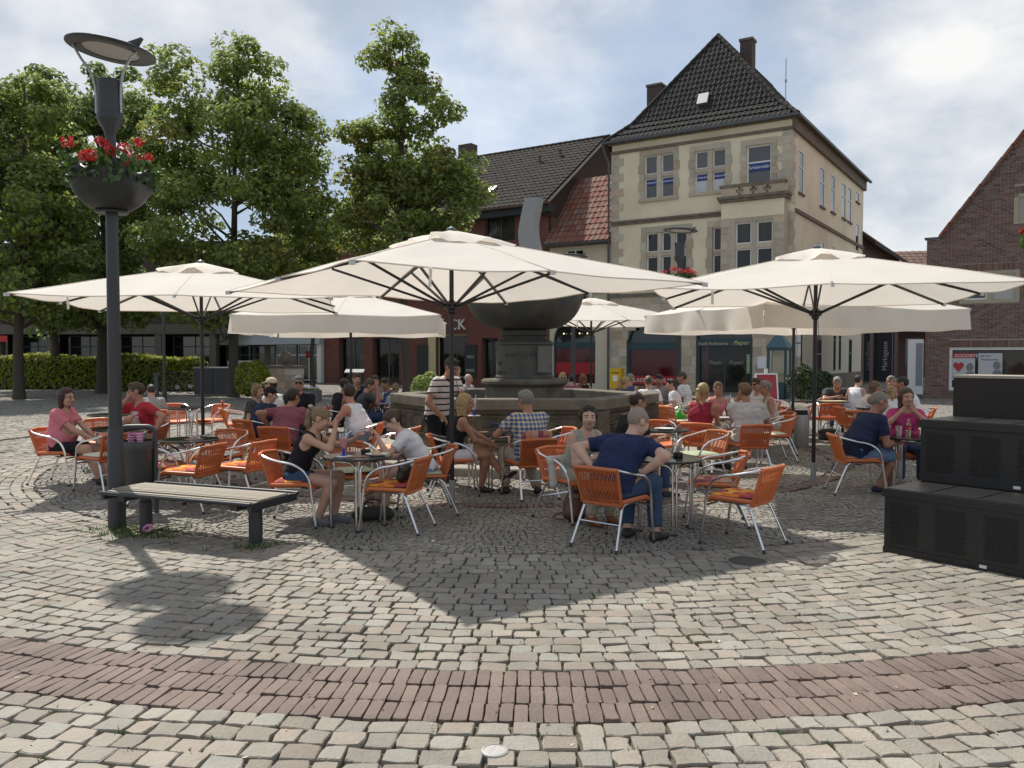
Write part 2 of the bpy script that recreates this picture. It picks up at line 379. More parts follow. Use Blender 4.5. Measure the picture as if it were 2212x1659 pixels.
for i in np.random.default_rng(3).choice(len(cob), 900, replace=False):
    x, y, an, a, b = cob[i]
    if y < 11 and rr.size: 
        g = random.choice([(-1,1),(1,1),(1,-1)]); q = (x + math.cos(an)*a*g[0]*1.12 - math.sin(an)*b*g[1]*1.12, y + math.sin(an)*a*g[0]*1.12 + math.cos(an)*b*g[1]*1.12)
        sp_.append((q[0], q[1], 0.022))
for (cx, cy, n, s) in ((-3.75, 8.15, 110, 0.40), (-2.35, 7.45, 30, 0.2), (-3.4, 7.9, 40, 0.3)):
    for k in range(n): sp_.append((cx + random.gauss(0, s*0.6), cy + random.gauss(0, s*0.4), 0.05))
blades(7, sp_, 0.5, 1.3, 'joint_weeds', m_weed, 'small green weeds growing in the joints between cobbles')
# round covers let into the paving
def disc(name, c, r, mat, mat2, label, cat):
    e = empty(name, (c[0], c[1], 0), 0, label, cat); mb = MB(); mb.lathe([(r, -0.03), (r, 0.006), (r*0.86, 0.009), (r*0.84, 0.006), (0.001, 0.007)], 40); mb.build('cover', mat, e)
    mb = MB(); mb.lathe([(r*1.07, -0.03), (r*1.07, 0.004), (r*1.012, 0.004), (r*1.012, -0.02)], 40); mb.build('rim', mat2, e)
disc('ground_spotlight', G(1068, 1623), 0.058, M('white_enamel', (0.46,0.44,0.40), 0.6, ns=30, na=.5), M('rim_grey', (0.25,0.25,0.25), 0.5), 'white round ground light set flush among the nearest cobbles', 'ground light')
disc('manhole_cover', G(1615, 1213), 0.16, M('cast_iron', (0.06,0.058,0.055), 0.55, 0.3, bump=0.3, bs=90), M('rim_grey', (0.25,0.25,0.25), 0.5), 'small dark round manhole cover in front of the right chairs', 'manhole cover')
# litter
def litter():
    m = M('paper_litter', (0.7,0.66,0.6), 0.8); k = 0
    spots = [(1085,1345,'scrap of pale paper in the tip of the parasol shadow'),(935,1172,'small pale crumb of paper right of the girls table'),(495,1166,'orange peel lying between the bench legs'),(745,1100,'crumpled bit of tissue by the black top girl chair')]
    for (u, v, lb) in spots[1:]:
        x, y = G(u, v); mb = MB(); V = []; n = 7
        for i in range(n): a = 6.28*i/n; rr_ = random.uniform(0.012, 0.026); V.append((math.cos(a)*rr_, math.sin(a)*rr_*0.8, random.uniform(0.004, 0.016)))
        V += [(0,0,0.022),(0,0,0.001)]; mb.add(V, [(i,(i+1)%n,n) for i in range(n)] + [((i+1)%n,i,n+1) for i in range(n)])
        o = mb.build('litter', M('orange_peel',(0.6,0.2,0.05),0.6) if 'orange' in lb else m, smooth=False, loc=(x,y,0.004)); tag(o, lb, 'litter')
litter()

def crumbs():
    V = []; F = []
    for k in range(420):
        y = random.uniform(3.5, 13); x = random.uniform(-1, 1)*(y*.62); s_ = random.uniform(.004, .011); a = random.random()*6.28; i = len(V)
        V += [(x+math.cos(a)*s_*1.8, y+math.sin(a)*s_*1.8, .006), (x-math.sin(a)*s_*.6, y+math.cos(a)*s_*.6, .012), (x-math.cos(a)*s_*1.8, y-math.sin(a)*s_*1.8, .006), (x+math.sin(a)*s_*.6, y-math.cos(a)*s_*.6, .005)]; F.append((i,i+1,i+2,i+3))
    o = mkobj('ground_crumbs', np_mesh('ground_crumbs', V, F), M('crumb_mix', (.42,.36,.27), .9, var=.7, huevar=.03), None, False); tag(o, 'scattered crumbs, petals and cigarette ends on the cobbles', 'litter', kind='stuff')
crumbs()
# ================= cafe furniture
m_alu = M('aluminium_tube', (0.72,0.72,0.73), 0.22, 1.0)
m_foot = M('black_plastic_foot', (0.03,0.03,0.03), 0.6)
m_wick = M('orange_wicker', (0.62,0.168,0.052), 0.5, var=0.12, ns=60, na=0.25, col2=(0.42,0.07,0.015), spec=0.5)
_t = m_wick.node_tree; _b = _t.nodes['Principled BSDF']; _l = _b.inputs['Base Color'].links[0].from_socket; _mx = _t.nodes.new('ShaderNodeMix'); _mx.data_type = 'RGBA'; _mx.blend_type = 'MULTIPLY'; _mx.inputs[0].default_value = 1.0
_oc = _t.nodes.new('ShaderNodeObjectInfo'); _t.links.new(_l, _mx.inputs[6]); _t.links.new(_oc.outputs['Color'], _mx.inputs[7]); _t.links.new(_mx.outputs[2], _b.inputs['Base Color'])   # sun fading differs from chair to chair
m_top = M('black_table_top', (0.018,0.017,0.017), 0.13, ns=3, na=0.3, col2=(0.03,0.03,0.03), spec=0.7)
m_rim = M('table_rim', (0.03,0.03,0.032), 0.35)
def smooth_path(pts, n=6):
    P = [Vector(p) for p in pts]; out_ = []
    for i in range(len(P)-1):
        p0 = P[max(i-1,0)]; p1 = P[i]; p2 = P[i+1]; p3 = P[min(i+2,len(P)-1)]
        for k in range(n):
            t = k/n; out_.append(0.5*((2*p1)+(p2-p0)*t+(2*p0-5*p1+4*p2-p3)*t*t+(3*p1-p0-3*p2+p3)*t**3))
    out_.append(P[-1]); return out_
def make_chair():
    e = empty('wicker_chair')
    for s in (-1, 1):
        arm = smooth_path([(s*.262,.285,0.012),(s*.258,.245,.30),(s*.262,.225,.46),(s*.272,.17,.575),(s*.280,.06,.645),(s*.282,-.07,.672),(s*.268,-.19,.70),(s*.222,-.272,.725)], 5)
        fr = MB(); fr.tube(arm, 0.0125, 8); fr.build('arm_frame', m_alu, e)
        leg = smooth_path([(s*.19,.12,.405),(s*.19,-.06,.402),(s*.197,-.15,.385),(s*.212,-.20,.30),(s*.245,-.325,0.012)], 5)
        lg = MB(); lg.tube(leg, 0.0125, 8); lg.build('rear_leg', m_alu, e)
        ft = MB(); ft.cyl((s*.262,.287,0),(s*.262,.284,.03),.0148,n=8); ft.build('rubber_foot', m_foot, e); ft = MB(); ft.cyl((s*.2455,-.328,0),(s*.243,-.316,.03),.0148,n=8); ft.build('rubber_foot', m_foot, e)
    st = MB(); st.cyl((-.222,-.235,.235),(.222,-.235,.235),.009,n=8); st.build('stretcher', m_alu, e)
    st = MB(); st.cyl((-.26,.236,.365),(.26,.236,.365),.011,n=8); st.build('stretcher', m_alu, e)
    # seat: rolled edge + woven strips
    def seat_pt(u, v):      # u across -1..1, v 0 front..1 back
        wdt = .235 - .02*v; return Vector((u*wdt, .235 - .43*v, .425 + .018*(abs(u)**2) - .012*v - .028*max(0, (0.15-v)/0.15)**2))
    mb = MB(); nu, nv = 12, 12; V = []; F = []
    for sgn, dz in ((1, .012), (-1, -.014)):
        b0 = len(V)
        for i in range(nv+1):
            for j in range(nu+1): p = seat_pt(-1+2*j/nu, i/nv); V.append((p.x, p.y, p.z + dz + (.004 if (i+j) % 2 else 0)*sgn))
        for i in range(nv):
            for j in range(nu):
                a = b0+i*(nu+1)+j; q = (a, a+nu+1, a+nu+2, a+1) if sgn > 0 else (a, a+1, a+nu+2, a+nu+1); F.append(tuple(reversed(q)) if sgn < 0 else tuple(reversed(q)))
    mb.add(V, F); mb.build('seat', m_wick, e, True, 60)
    mb = MB(); edge_ = [seat_pt(-1+2*j/10, 0) for j in range(11)] + [seat_pt(1, i/8) for i in range(1,9)]; edge_ = [seat_pt(-1, i/8) for i in range(8,0,-1)] + edge_
    mb.tube(edge_, 0.021, 8); mb.build('seat_roll', m_wick, e)
    def back_pt(u, h):      # h 0..1 up
        wdt = .205 + .022*h; cur = .055*(1-u*u); y = -.185 - .105*h - .06*(h**2)*0 - cur*(0.35+0.65*h) + .055; z = .40 + .325*h + .012*(1-abs(u))*h
        return Vector((u*wdt, y - .055, z))
    mb = MB(); ns = 25
    for k in range(ns):
        u = -1 + 2*k/(ns-1); mb.tube([back_pt(u, h) + Vector((0, (.0035 if (k+i) % 2 else -.0035), 0)) for i, h in enumerate((0,.14,.28,.36,.44,.52,.60,.68,.84,1))], 0.0064, 4, cap=False)
    mb.build('backrest', m_wick, e, True, 80)
    mb = MB()
    for h in (.06,.12,.40,.44,.48,.52,.56,.60,.64,.90,.95):
        mb.tube([back_pt(-1+2*j/12, h) + Vector((0, (.005 if j % 2 else -.005), 0)) for j in range(13)], 0.0062, 4, cap=False)
    mb.build('weave_band', m_wick, e, True, 80)
    mb = MB(); mb.tube([back_pt(-1+2*j/14, 1.0) for j in range(15)], 0.0195, 8)
    for s in (-1, 1): mb.tube([back_pt(s, h/6) for h in range(7)], 0.016, 8)
    mb.tube([back_pt(-1+2*j/8, 0) for j in range(9)], 0.018, 8)
    mb.build('back_roll', m_wick, e)
    return e
def make_table():
    e = empty('bistro_table'); mb = MB(); r = .35
    mb.lathe([(r-.02,.698),(r-.003,.700),(r,.708),(r,.716),(r-.004,.7215),(r-.012,.7225)], 48); mb.build('table_rim', m_rim, e)
    mb = MB(); mb.lathe([(0.001,.699),(r-.0125,.699),(r-.0125,.7222),(0.001,.7222)], 48); mb.build('table_top', m_top, e, True, 30)
    for k in range(4):
        a0 = R(90*k+4.5); a1 = R(90*k+85.5); rr_ = .265
        p = Vector((rr_*math.cos(a0), rr_*math.sin(a0), 0)); q = Vector((rr_*math.cos(a1), rr_*math.sin(a1), 0)); d = (q-p).normalized(); o_ = (p+q).normalized(); c = .10
        path = [p+Vector((0,0,.01)), p+Vector((0,0,.45)), p+Vector((0,0,.686-c))]
        for t in range(1,6): an = R(18*t); path.append(p + (d*0.6+o_*0.4).normalized()*c*(1-math.cos(an)) + Vector((0,0,.686-c+c*math.sin(an))))
        path2 = [q+Vector((0,0,.01)), q+Vector((0,0,.45)), q+Vector((0,0,.686-c))]
        for t in range(1,6): an = R(18*t); path2.append(q + (-d*0.6+o_*0.4).normalized()*c*(1-math.cos(an)) + Vector((0,0,.686-c+c*math.sin(an))))
        mb = MB(); mb.tube(path + path2[::-1], .0125, 8); mb.build('leg_hoop', m_alu, e)
    for k in range(4):
        a = R(90*k); mb = MB(); mb.cyl((.265*math.cos(a),.265*math.sin(a),0),(.265*math.cos(a),.265*math.sin(a),.018),.036,.034,n=12); mb.build('rubber_foot', m_foot, e)
    return e
chair0 = make_chair(); table0 = make_table(); first = {'c': True, 't': True}
def place(proto, key, x, y, rz, label, cat, group):
    o = proto if first[key] else copy_tree(proto); first[key] = False
    o.location = (x, y, 0); o.rotation_euler = (0, 0, rz); return tag(o, label, cat, group)
def chair(x, y, heading, label): return place(chair0, 'c', x, y, R(heading-90), 'orange wicker chair with aluminium arms ' + label, 'chair', 'orange cafe chairs')
def table(x, y, label, rz=0.0): return place(table0, 't', x, y, R(rz), label, 'table', 'round black cafe tables')

TB = {}
def T(key, x, y, label, rz=0): TB[key] = (x, y); table(x, y, 'round black bistro table ' + label, rz)
T('A', -1.56, 8.36, 'where two girls eat ice cream', 12)
T('B', 1.52, 8.17, 'with a phone, beside the man in blue polo', 8)
T('C', -3.9, 10.0, 'empty but for a glass ashtray, behind the bench', 20)
T('D', -5.5, 11.55, 'in front of the woman in pink', 30)
T('E', -6.9, 14.2, 'with an ashtray, behind the red shirt man, far left', 10)
T('F', -6.35, 16.0, 'farthest back on the left, among empty chairs', 40)
T('G', -2.85, 12.1, 'before the man in white vest', 15)
T('G2', -3.35, 13.9, 'with beer glass and bottles', 35)
T('H', -2.75, 17.2, 'of the big family group left of the fountain', 20)
T('I', -.30, 10.85, 'between blonde woman and checked shirt man', 5)
T('J', 2.08, 11.35, 'with menu and plates, right of the fountain', 22)
T('K', 3.45, 13.4, 'between burgundy top and pale grey shirt backs', 0)
T('K2', 4.15, 16.0, 'carrying a tall milkshake, in front of the perfume shop', 30)
T('L', 3.05, 18.0, 'of the family in front of the red shop window', 15)
T('M', 6.45, 18.6, 'empty, left of the one with the unfolded map', 25)
T('M2', 7.05, 18.2, 'with an unfolded map', 0)
T('N', 7.0, 16.0, 'behind the steel bin where a woman in white vest leans', 33)
T('O', 5.0, 10.3, 'with cola bottle, next to the black storage boxes', 10)

CH = [
 (-2.22, 8.5, -4, 'under the girl in the black top'), (-1.15, 8.2, 166, 'holding a plaid cushion and a black handbag'), (-.95, 9.05, 193, 'under the girl in the white T-shirt'),
 (-1.78, 9.22, -62, 'with a green cushion, behind the girls table'),
 (-3.60, 9.3, 165, 'nearest the bench, back turned right'), (-3.15, 9.72, 160, 'second from the bench, beside the glass ashtray table'),
 (-4.15, 9.75, 15, 'left of the glass ashtray table, facing right'), (-3.78, 10.75, -100, 'with cream cushion, behind the glass ashtray table'),
 (-6.1, 11.2, -6, 'under the woman in pink'), (-5.2, 10.6, 150, 'with a pale cushion, just left of the lamp post'), (-6.3, 12.7, -60, 'directly behind the table of the woman in pink'), (-5.45, 12.25, -130, 'under the man in red'),
 (-6.7, 15.0, -90, 'at the far left ashtray table, facing us'), (-6.6, 15.2, 115, 'under the boy in grey'),
 (-5.95, 16.4, -115, 'with an orange cushion, at the farthest left table'), (-6.75, 16.6, -60, 'half hidden behind the farthest left table'),
 (-5.15, 15.6, 20, 'with a plaid cushion folded over its back'),
 (-4.0, 13.0, 55, 'under the person in the black cap'), (-3.25, 11.75, 78, 'under the man in mauve'), (-3.85, 15.0, -85, 'under the man in black with grey flat cap'), (-4.2, 14.75, 165, 'under the person in cream cap'),
 (-2.22, 12.25, 178, 'under the man in white vest'), (-1.62, 11.5, 172, 'with a yellow striped cushion, left of the waiter'),
 (-2.3, 16.5, 120, 'under the girl in light blue'), (-3.35, 15.9, 15, 'empty, in front of the family group'),
 (-.72, 10.35, 8, 'under the blonde woman in black'), (.22, 10.1, 112, 'under the man in checked shirt'), (.52, 11.25, 200, 'half hidden beyond the checked shirt man'),
 (.62, 8.75, -48, 'under the dark-haired woman with sunglasses'), (.93, 7.58, 50, 'under the man in blue polo, nearest of all'),
 (2.12, 7.6, 139, 'empty with bright plaid cushion, nearest on the right'), (2.08, 8.5, 172, 'empty with dull plaid cushion, behind the nearest right one'),
 (2.45, 10.75, 205, 'with pale green cushion, right of the fountain'), (1.38, 10.0, 22, 'under the man in black with glasses'), (2.15, 12.3, -95, 'beyond the table with menu and plates'),
 (2.82, 12.35, 62, 'under the woman in burgundy'), (3.45, 12.1, 98, 'under the man in pale grey'), (4.25, 13.5, 183, 'with white cushion, beside the pale grey shirt man'),
 (3.55, 14.7, -70, 'under the short-haired woman facing the milkshake'), (4.55, 14.4, 190, 'under the grey-haired woman in white'), (4.85, 15.7, 200, 'under the man in sunglasses behind the grey-haired woman'),
 (2.8, 16.9, 92, 'under the woman in dotted white blouse'), (3.25, 16.2, 25, 'with a bright green bag'), (3.85, 18.9, -150, 'under the man in white plaid'), (3.55, 17.6, 175, 'under the boy in white'),
 (5.35, 17.6, 170, 'with two orange cushions, left of the steel bin'), (5.9, 17.1, 160, 'between the steel bin and the empty table'), (6.1, 19.3, -40, 'behind the empty table on the right'),
 (7.3, 19.0, -110, 'under the man in dark grey'), (6.5, 17.3, 100, 'half behind the steel bin, near the map table'), (6.55, 15.9, 5, 'under the woman in white vest'), (6.3, 15.0, 60, 'behind the navy shirt man'), (7.6, 15.6, 160, 'under the man in white T-shirt at right'),
 (4.33, 10.4, -6, 'under the man in navy T-shirt'), (5.3, 11.1, -100, 'under the woman in magenta'), (5.45, 9.75, 120, 'almost hidden behind the black boxes'),
]
for c in CH:
    o = chair(*c); fd = random.uniform(.72, 1.12); fs = random.uniform(.9, 1.12)
    for ch in o.children: ch.color = (fd, fd*fs, fd*fs, 1)

# ---- cushions lie on the chairs
def plaid(name, cols, per=0.1):
    def fn(h):
        x = h.math('FLOOR', h.math('DIVIDE', h.xyz[0], per)); y = h.math('FLOOR', h.math('DIVIDE', h.xyz[1], per))
        cb = h.new('ShaderNodeCombineXYZ'); h.t.links.new(x, cb.inputs[0]); h.t.links.new(y, cb.inputs[1])
        wn_ = h.new('ShaderNodeTexWhiteNoise'); h.t.links.new(cb.outputs[0], wn_.inputs['Vector'])
        r = h.new('ShaderNodeValToRGB'); r.color_ramp.interpolation = 'CONSTANT'; h.t.links.new(wn_.outputs['Value'], r.inputs[0])
        while len(r.color_ramp.elements) < len(cols): r.color_ramp.elements.new(0.5)
        for i, c in enumerate(cols): r.color_ramp.elements[i].position = i/len(cols); r.color_ramp.elements[i].color = (*c, 1)
        return h.mix(h.stripe(h.xyz[0], per, 0.08), r.outputs[0], cols[0])
    return pattern_mat(name, fn, 0.9)
PL = {'bright': plaid('plaid_bright', [(.62,.20,.02),(.75,.36,.03),(.42,.05,.05),(.65,.16,.03),(.28,.03,.06)], .085), 'dull': plaid('plaid_dull', [(.45,.22,.15),(.25,.06,.08),(.55,.25,.08),(.35,.10,.10),(.48,.30,.22)], .075),
      'green': M('cushion_green', (.33,.38,.25), .9, ns=9, na=.4, col2=(.45,.49,.37)), 'cream': M('cushion_cream', (.62,.62,.48), .9, ns=9, na=.3, col2=(.5,.55,.38)), 'orange': M('cushion_orange', (.68,.25,.12), .9, ns=12, na=.5, col2=(.7,.36,.2)), 'stripe': pattern_mat('cushion_stripe', lambda h: h.mix(h.stripe(h.xyz[0], .09, .5), (.78,.52,.2), (.75,.3,.24)), .9)}
CUSH = {}
def cushion_mesh(kind):
    if kind in CUSH: return CUSH[kind]
    n = 18; V = []; F = []; a = .205; th = .024
    for s in (1, -1):
        for i in range(n+1):
            for j in range(n+1):
                x = -1+2*j/n; y = -1+2*i/n; e_ = (1-abs(x)**4)*(1-abs(y)**4); dim = sum(math.exp(-((x-px)**2+(y-py)**2)/.02) for px in (-.4,.4) for py in (-.4,.4))
                k = 1 - .06*(abs(x*y))**2
                V.append((x*a*k, y*a*k, .028 + s*th*(max(e_,0)**.45)*(1-.55*dim if s > 0 else .8)))
    w_ = (n+1)**2
    for s in (0, 1):
        for i in range(n):
            for j in range(n):
                q = (s*w_+i*(n+1)+j, s*w_+i*(n+1)+j+1, s*w_+(i+1)*(n+1)+j+1, s*w_+(i+1)*(n+1)+j); F.append(q if s == 0 else q[::-1])
    me = np_mesh('seat_cushion', V, F); me.materials.append(PL[kind]); me.polygons.foreach_set('use_smooth', np.full(len(F), True)); CUSH[kind] = me; return me
def cushion(ci, kind, label, dz=0.0, tilt=0, dy=0.0, face=None):
    x, y, hd, _ = CH[ci]; o = bpy.data.objects.new('seat_cushion', cushion_mesh(kind)); link(o)
    fw = Vector((math.cos(R(hd)), math.sin(R(hd)), 0)); o.location = Vector((x, y, .432+dz)) + fw*(.03+dy); o.rotation_euler = (R(tilt), 0, R(hd-90))
    tag(o, label, 'cushion', 'seat cushions'); return o
cushion(1, 'bright', 'plaid orange and red cushion under the black handbag'); cushion(2, 'green', 'green cushion under the girl in white'); cushion(0, 'bright', 'plaid cushion under the girl in the black top')
cushion(3, 'green', 'pale green cushion on the empty chair behind the girls'); cushion(4, 'bright', 'orange plaid cushion on the chair nearest the bench'); cushion(5, 'bright', 'orange plaid cushion on the second chair from the bench')
cushion(6, 'dull', 'faded plaid cushion on the chair left of the glass ashtray table'); cushion(7, 'cream', 'cream cushion on the chair beyond the glass ashtray table'); cushion(9, 'cream', 'pale cushion on the chair left of the lamp post')
cushion(14, 'orange', 'orange cushion on the farthest left chair'); cushion(16, 'bright', 'plaid cushion folded over a chair back near the cap wearer', .27, 96, -.27); cushion(22, 'stripe', 'yellow and pink striped cushion on the chair by the waiter')
cushion(30, 'bright', 'bright plaid cushion with red and yellow patches, nearest right chair'); cushion(31, 'dull', 'wine and salmon plaid cushion behind the bright plaid one'); cushion(32, 'green', 'long pale green cushion right of the fountain')
cushion(37, 'cream', 'white cushion beside the pale grey shirt man'); cushion(26, 'dull', 'ochre plaid cushion propped behind the checked shirt man', .20, 98, -.20); cushion(45, 'orange', 'orange cushion left of the steel bin'); cushion(46, 'orange', 'orange cushion between the bin and the empty table')
cushion(53, 'orange', 'salmon cushion under the navy shirt man'); cushion(42, 'cream', 'cream cushion under the bright green bag'); cushion(51, 'cream', 'cream cushion on the chair behind the navy shirt man')

# ================= parasols
m_fab = M('parasol_canvas', (0.88,0.82,0.735), 0.85, transl=0.38, bump=0.25, bs=4, ns=2.5, na=0.16, col2=(.76,.70,.61), big=.06)
m_rib = M('parasol_black_metal', (0.016,0.015,0.015), 0.4)
m_gal = M('galvanised_steel', (0.42,0.43,0.44), 0.45, 0.8, ns=12, na=.3, col2=(.3,.3,.3))
m_cap = M('rib_end_cap', (0.6,0.6,0.6), 0.4)
def parasol(x, y, ang, label, valance=0.0, seed=1, zap=3.11, ze=2.53):
    rnd = random.Random(seed); e = empty('market_parasol', (x, y, 0), R(ang), label, 'parasol', 'cream square market parasols'); S = 2.02
    def edge_pt(t):     # t 0..8 round the square, integers are ribs: 0 corner,1 mid...
        t = t % 8; k = int(t//2); f = (t - 2*k)/2; c = [(-S,-S),(S,-S),(S,S),(-S,S)]; a = c[k]; b = c[(k+1)%4]; return (a[0]+(b[0]-a[0])*f, a[1]+(b[1]-a[1])*f)
    def cano(t, r):
        ex, ey = edge_pt(t); fr = t - math.floor(t); sag = (.05+.02*math.sin(3.1*math.floor(t)+seed))*math.sin(math.pi*fr)*r*(1.2-r*0.5)+.006*math.sin(t*9+r*14+seed)*r; cor = math.hypot(ex, ey)/S
        inn = .03*math.sin(math.pi*((t/2) % 1))*r**4       # edges pulled slightly in between corners
        k = 1-inn/S; z = zap - (zap-ze)*(r**1.06)*(0.985+0.06*(cor-1)) - sag*0.8
        return (ex*r*k, ey*r*k, z)
    nT, nR = 64, 14; V = [(0,0,zap)]; F = []
    for i in range(1, nR+1):
        for j in range(nT): V.append(cano(8*j/nT, i/nR))
    for j in range(nT): F.append((0, 1+j, 1+(j+1)%nT))
    for i in range(1, nR):
        for j in range(nT): a = 1+(i-1)*nT+j; b = 1+(i-1)*nT+(j+1)%nT; F.append((a, a+nT, b+nT, b))
    mb = MB(); mb.add(V, F); can = mb.build('canopy', m_fab, e, True, 60)
    # hem band at the edge
    mb = MB(); hem = [Vector(cano(8*j/nT, 1.0)) for j in range(nT)]; mb.tube([p+Vector((0,0,-.004)) for p in hem], .007, 5, closed=True); mb.build('hem', m_fab, can)
    for k in range(8):
        mb = MB(); mb.tube([tuple(Vector(cano(k, q/10))+Vector((0,0,.003))) for q in range(2, 11)], .0045, 5); mb.build('seam', m_fab, can)
    # vent cap with rippled edge
    V = [(0,0,zap+.07)]; F = []; nT2 = 64
    for i, (r, dz) in enumerate(((.12,.06),(.2,.05),(.27,.03))):
        for j in range(nT2):
            t = 8*j/nT2; rip = (.034*math.sin(t*5.3+seed)+.024*math.sin(t*8.9+2*seed))*(i/2)
            q = cano(t, r*(1+.05*rip)); V.append((q[0], q[1], q[2]+dz+rip))
    for j in range(nT2): F.append((0, 1+j, 1+(j+1)%nT2))
    for i in range(2):
        for j in range(nT2): a = 1+i*nT2+j; b = 1+i*nT2+(j+1)%nT2; F.append((a, a+nT2, b+nT2, b))
    mb = MB(); mb.add(V, F); mb.build('vent_cap', m_fab, e, True, 60)
    if valance:
        for k in range(4):
            V = []; F = []; n = 26
            for i in range(n+1):
                t = 2*k+2*i/n; px, py, pz = cano(min(t, 2*k+1.9999), 1.0) if i == n else cano(t, 1.0)
                nx, ny = [(0,-1),(1,0),(0,1),(-1,0)][k]
                for q in range(5):
                    d = q/4; fl = (.05*math.sin(i*.55+seed+k)+.03*math.sin(i*1.3+2*k))*d; tuck = .0 if 0 < i < n else -.03*d
                    V.append((px+nx*(.012+fl), py+ny*(.012+fl), pz+.002-valance*d*(1-.02*math.sin(i*.9)) ))
            for i in range(n):
                for q in range(4): a = i*5+q; F.append((a, a+5, a+6, a+1))
            mb = MB(); mb.add(V, F); mb.build('valance', m_fab, e, True, 70)
    zs = 2.30
    for k in range(8):
        ex, ey = edge_pt(k); ez = cano(k, 1.0)[2]-.02; L = math.hypot(ex, ey); ux, uy = ex/L, ey/L
        mb = MB(); mb.bar((ux*.06,uy*.06,zap-.06), (ex*.5,ey*.5,cano(k,.5)[2]-.03), .022, .035); mb.bar((ex*.5,ey*.5,cano(k,.5)[2]-.03), (ex*1.0,ey*1.0,ez), .022, .032); rb = mb.build('rib', m_rib, e, False)
        mb = MB(); mb.bar((ux*.07,uy*.07,zs), (ex*.52,ey*.52,cano(k,.52)[2]-.055), .018, .028); mb.build('strut', m_rib, e, False)
        mb = MB(); mb.bar((ex*.99,ey*.99,ez), (ex*1.012,ey*1.012,ez-.004), .035, .042); mb.build('end_cap', m_cap, rb, False)
    mb = MB(); mb.cyl((0,0,.26),(0,0,zap-.04),.0265,n=14); pole = mb.build('pole', m_rib, e)
    mb = MB(); mb.lathe([(.03,zs-.09),(.05,zs-.07),(.05,zs-.045),(.085,zs-.03),(.085,zs+.03),(.045,zs+.05),(.03,zs+.07)], 16); mb.build('runner', m_rib, e)
    mb = MB(); mb.lathe([(.03,zap-.16),(.075,zap-.14),(.075,zap-.05),(.03,zap-.03)], 16); mb.build('crown_hub', m_rib, e)
    mb = MB(); mb.lathe([(.06,zap+.065),(.055,zap+.085),(.02,zap+.10),(.001,zap+.115)], 14); mb.build('finial', M('finial_grey',(.10,.12,.14),.4), e)
    mb = MB(); mb.lathe([(.036,-.02),(.036,.27),(.0275,.275)], 16); mb.build('ground_socket', m_gal, e)
    # dangling cord down the pole
    cord = smooth_path([(.03,-.03,zs-.08),(.045,-.05,1.9),(.034,-.035,1.5),(.06,-.05,1.32),(.034,-.03,1.2)], 5); mb = MB(); mb.tube(cord, .004, 5); mb.build('cord', m_rib, e)
    # loose strap over the edge
    if not valance:
        p = Vector(cano(0.35, 1.0)); mb = MB(); V = []
        for q in range(6): V += [(p.x-.015, p.y-.012-.01*math.sin(q), p.z-.035*q), (p.x+.015, p.y-.012-.01*math.sin(q+.5), p.z-.035*q)]
        mb.add(V, [(2*i,2*i+1,2*i+3,2*i+2) for i in range(5)]); mb.build('strap', m_fab, e)
    return e
parasol(-.70, 9.65, 32.6, 'cream parasol in the middle, largest, shading the girls and blue polo man', 0, 1)
parasol(4.10, 11.25, -15, 'cream parasol on the right over the navy shirt man', 0, 2)
parasol(-4.85, 13.0, 11, 'cream parasol on the left behind the lamp post', 0, 3)
parasol(-3.55, 18.3, 3, 'cream parasol with hanging valance, left behind the middle one', .36, 4)
parasol(5.25, 15.5, 17.5, 'cream parasol with hanging valance in front of the perfume shop', .36, 5)
parasol(2.0, 21.0, 20, 'cream parasol behind the fountain bowl', 0, 6)
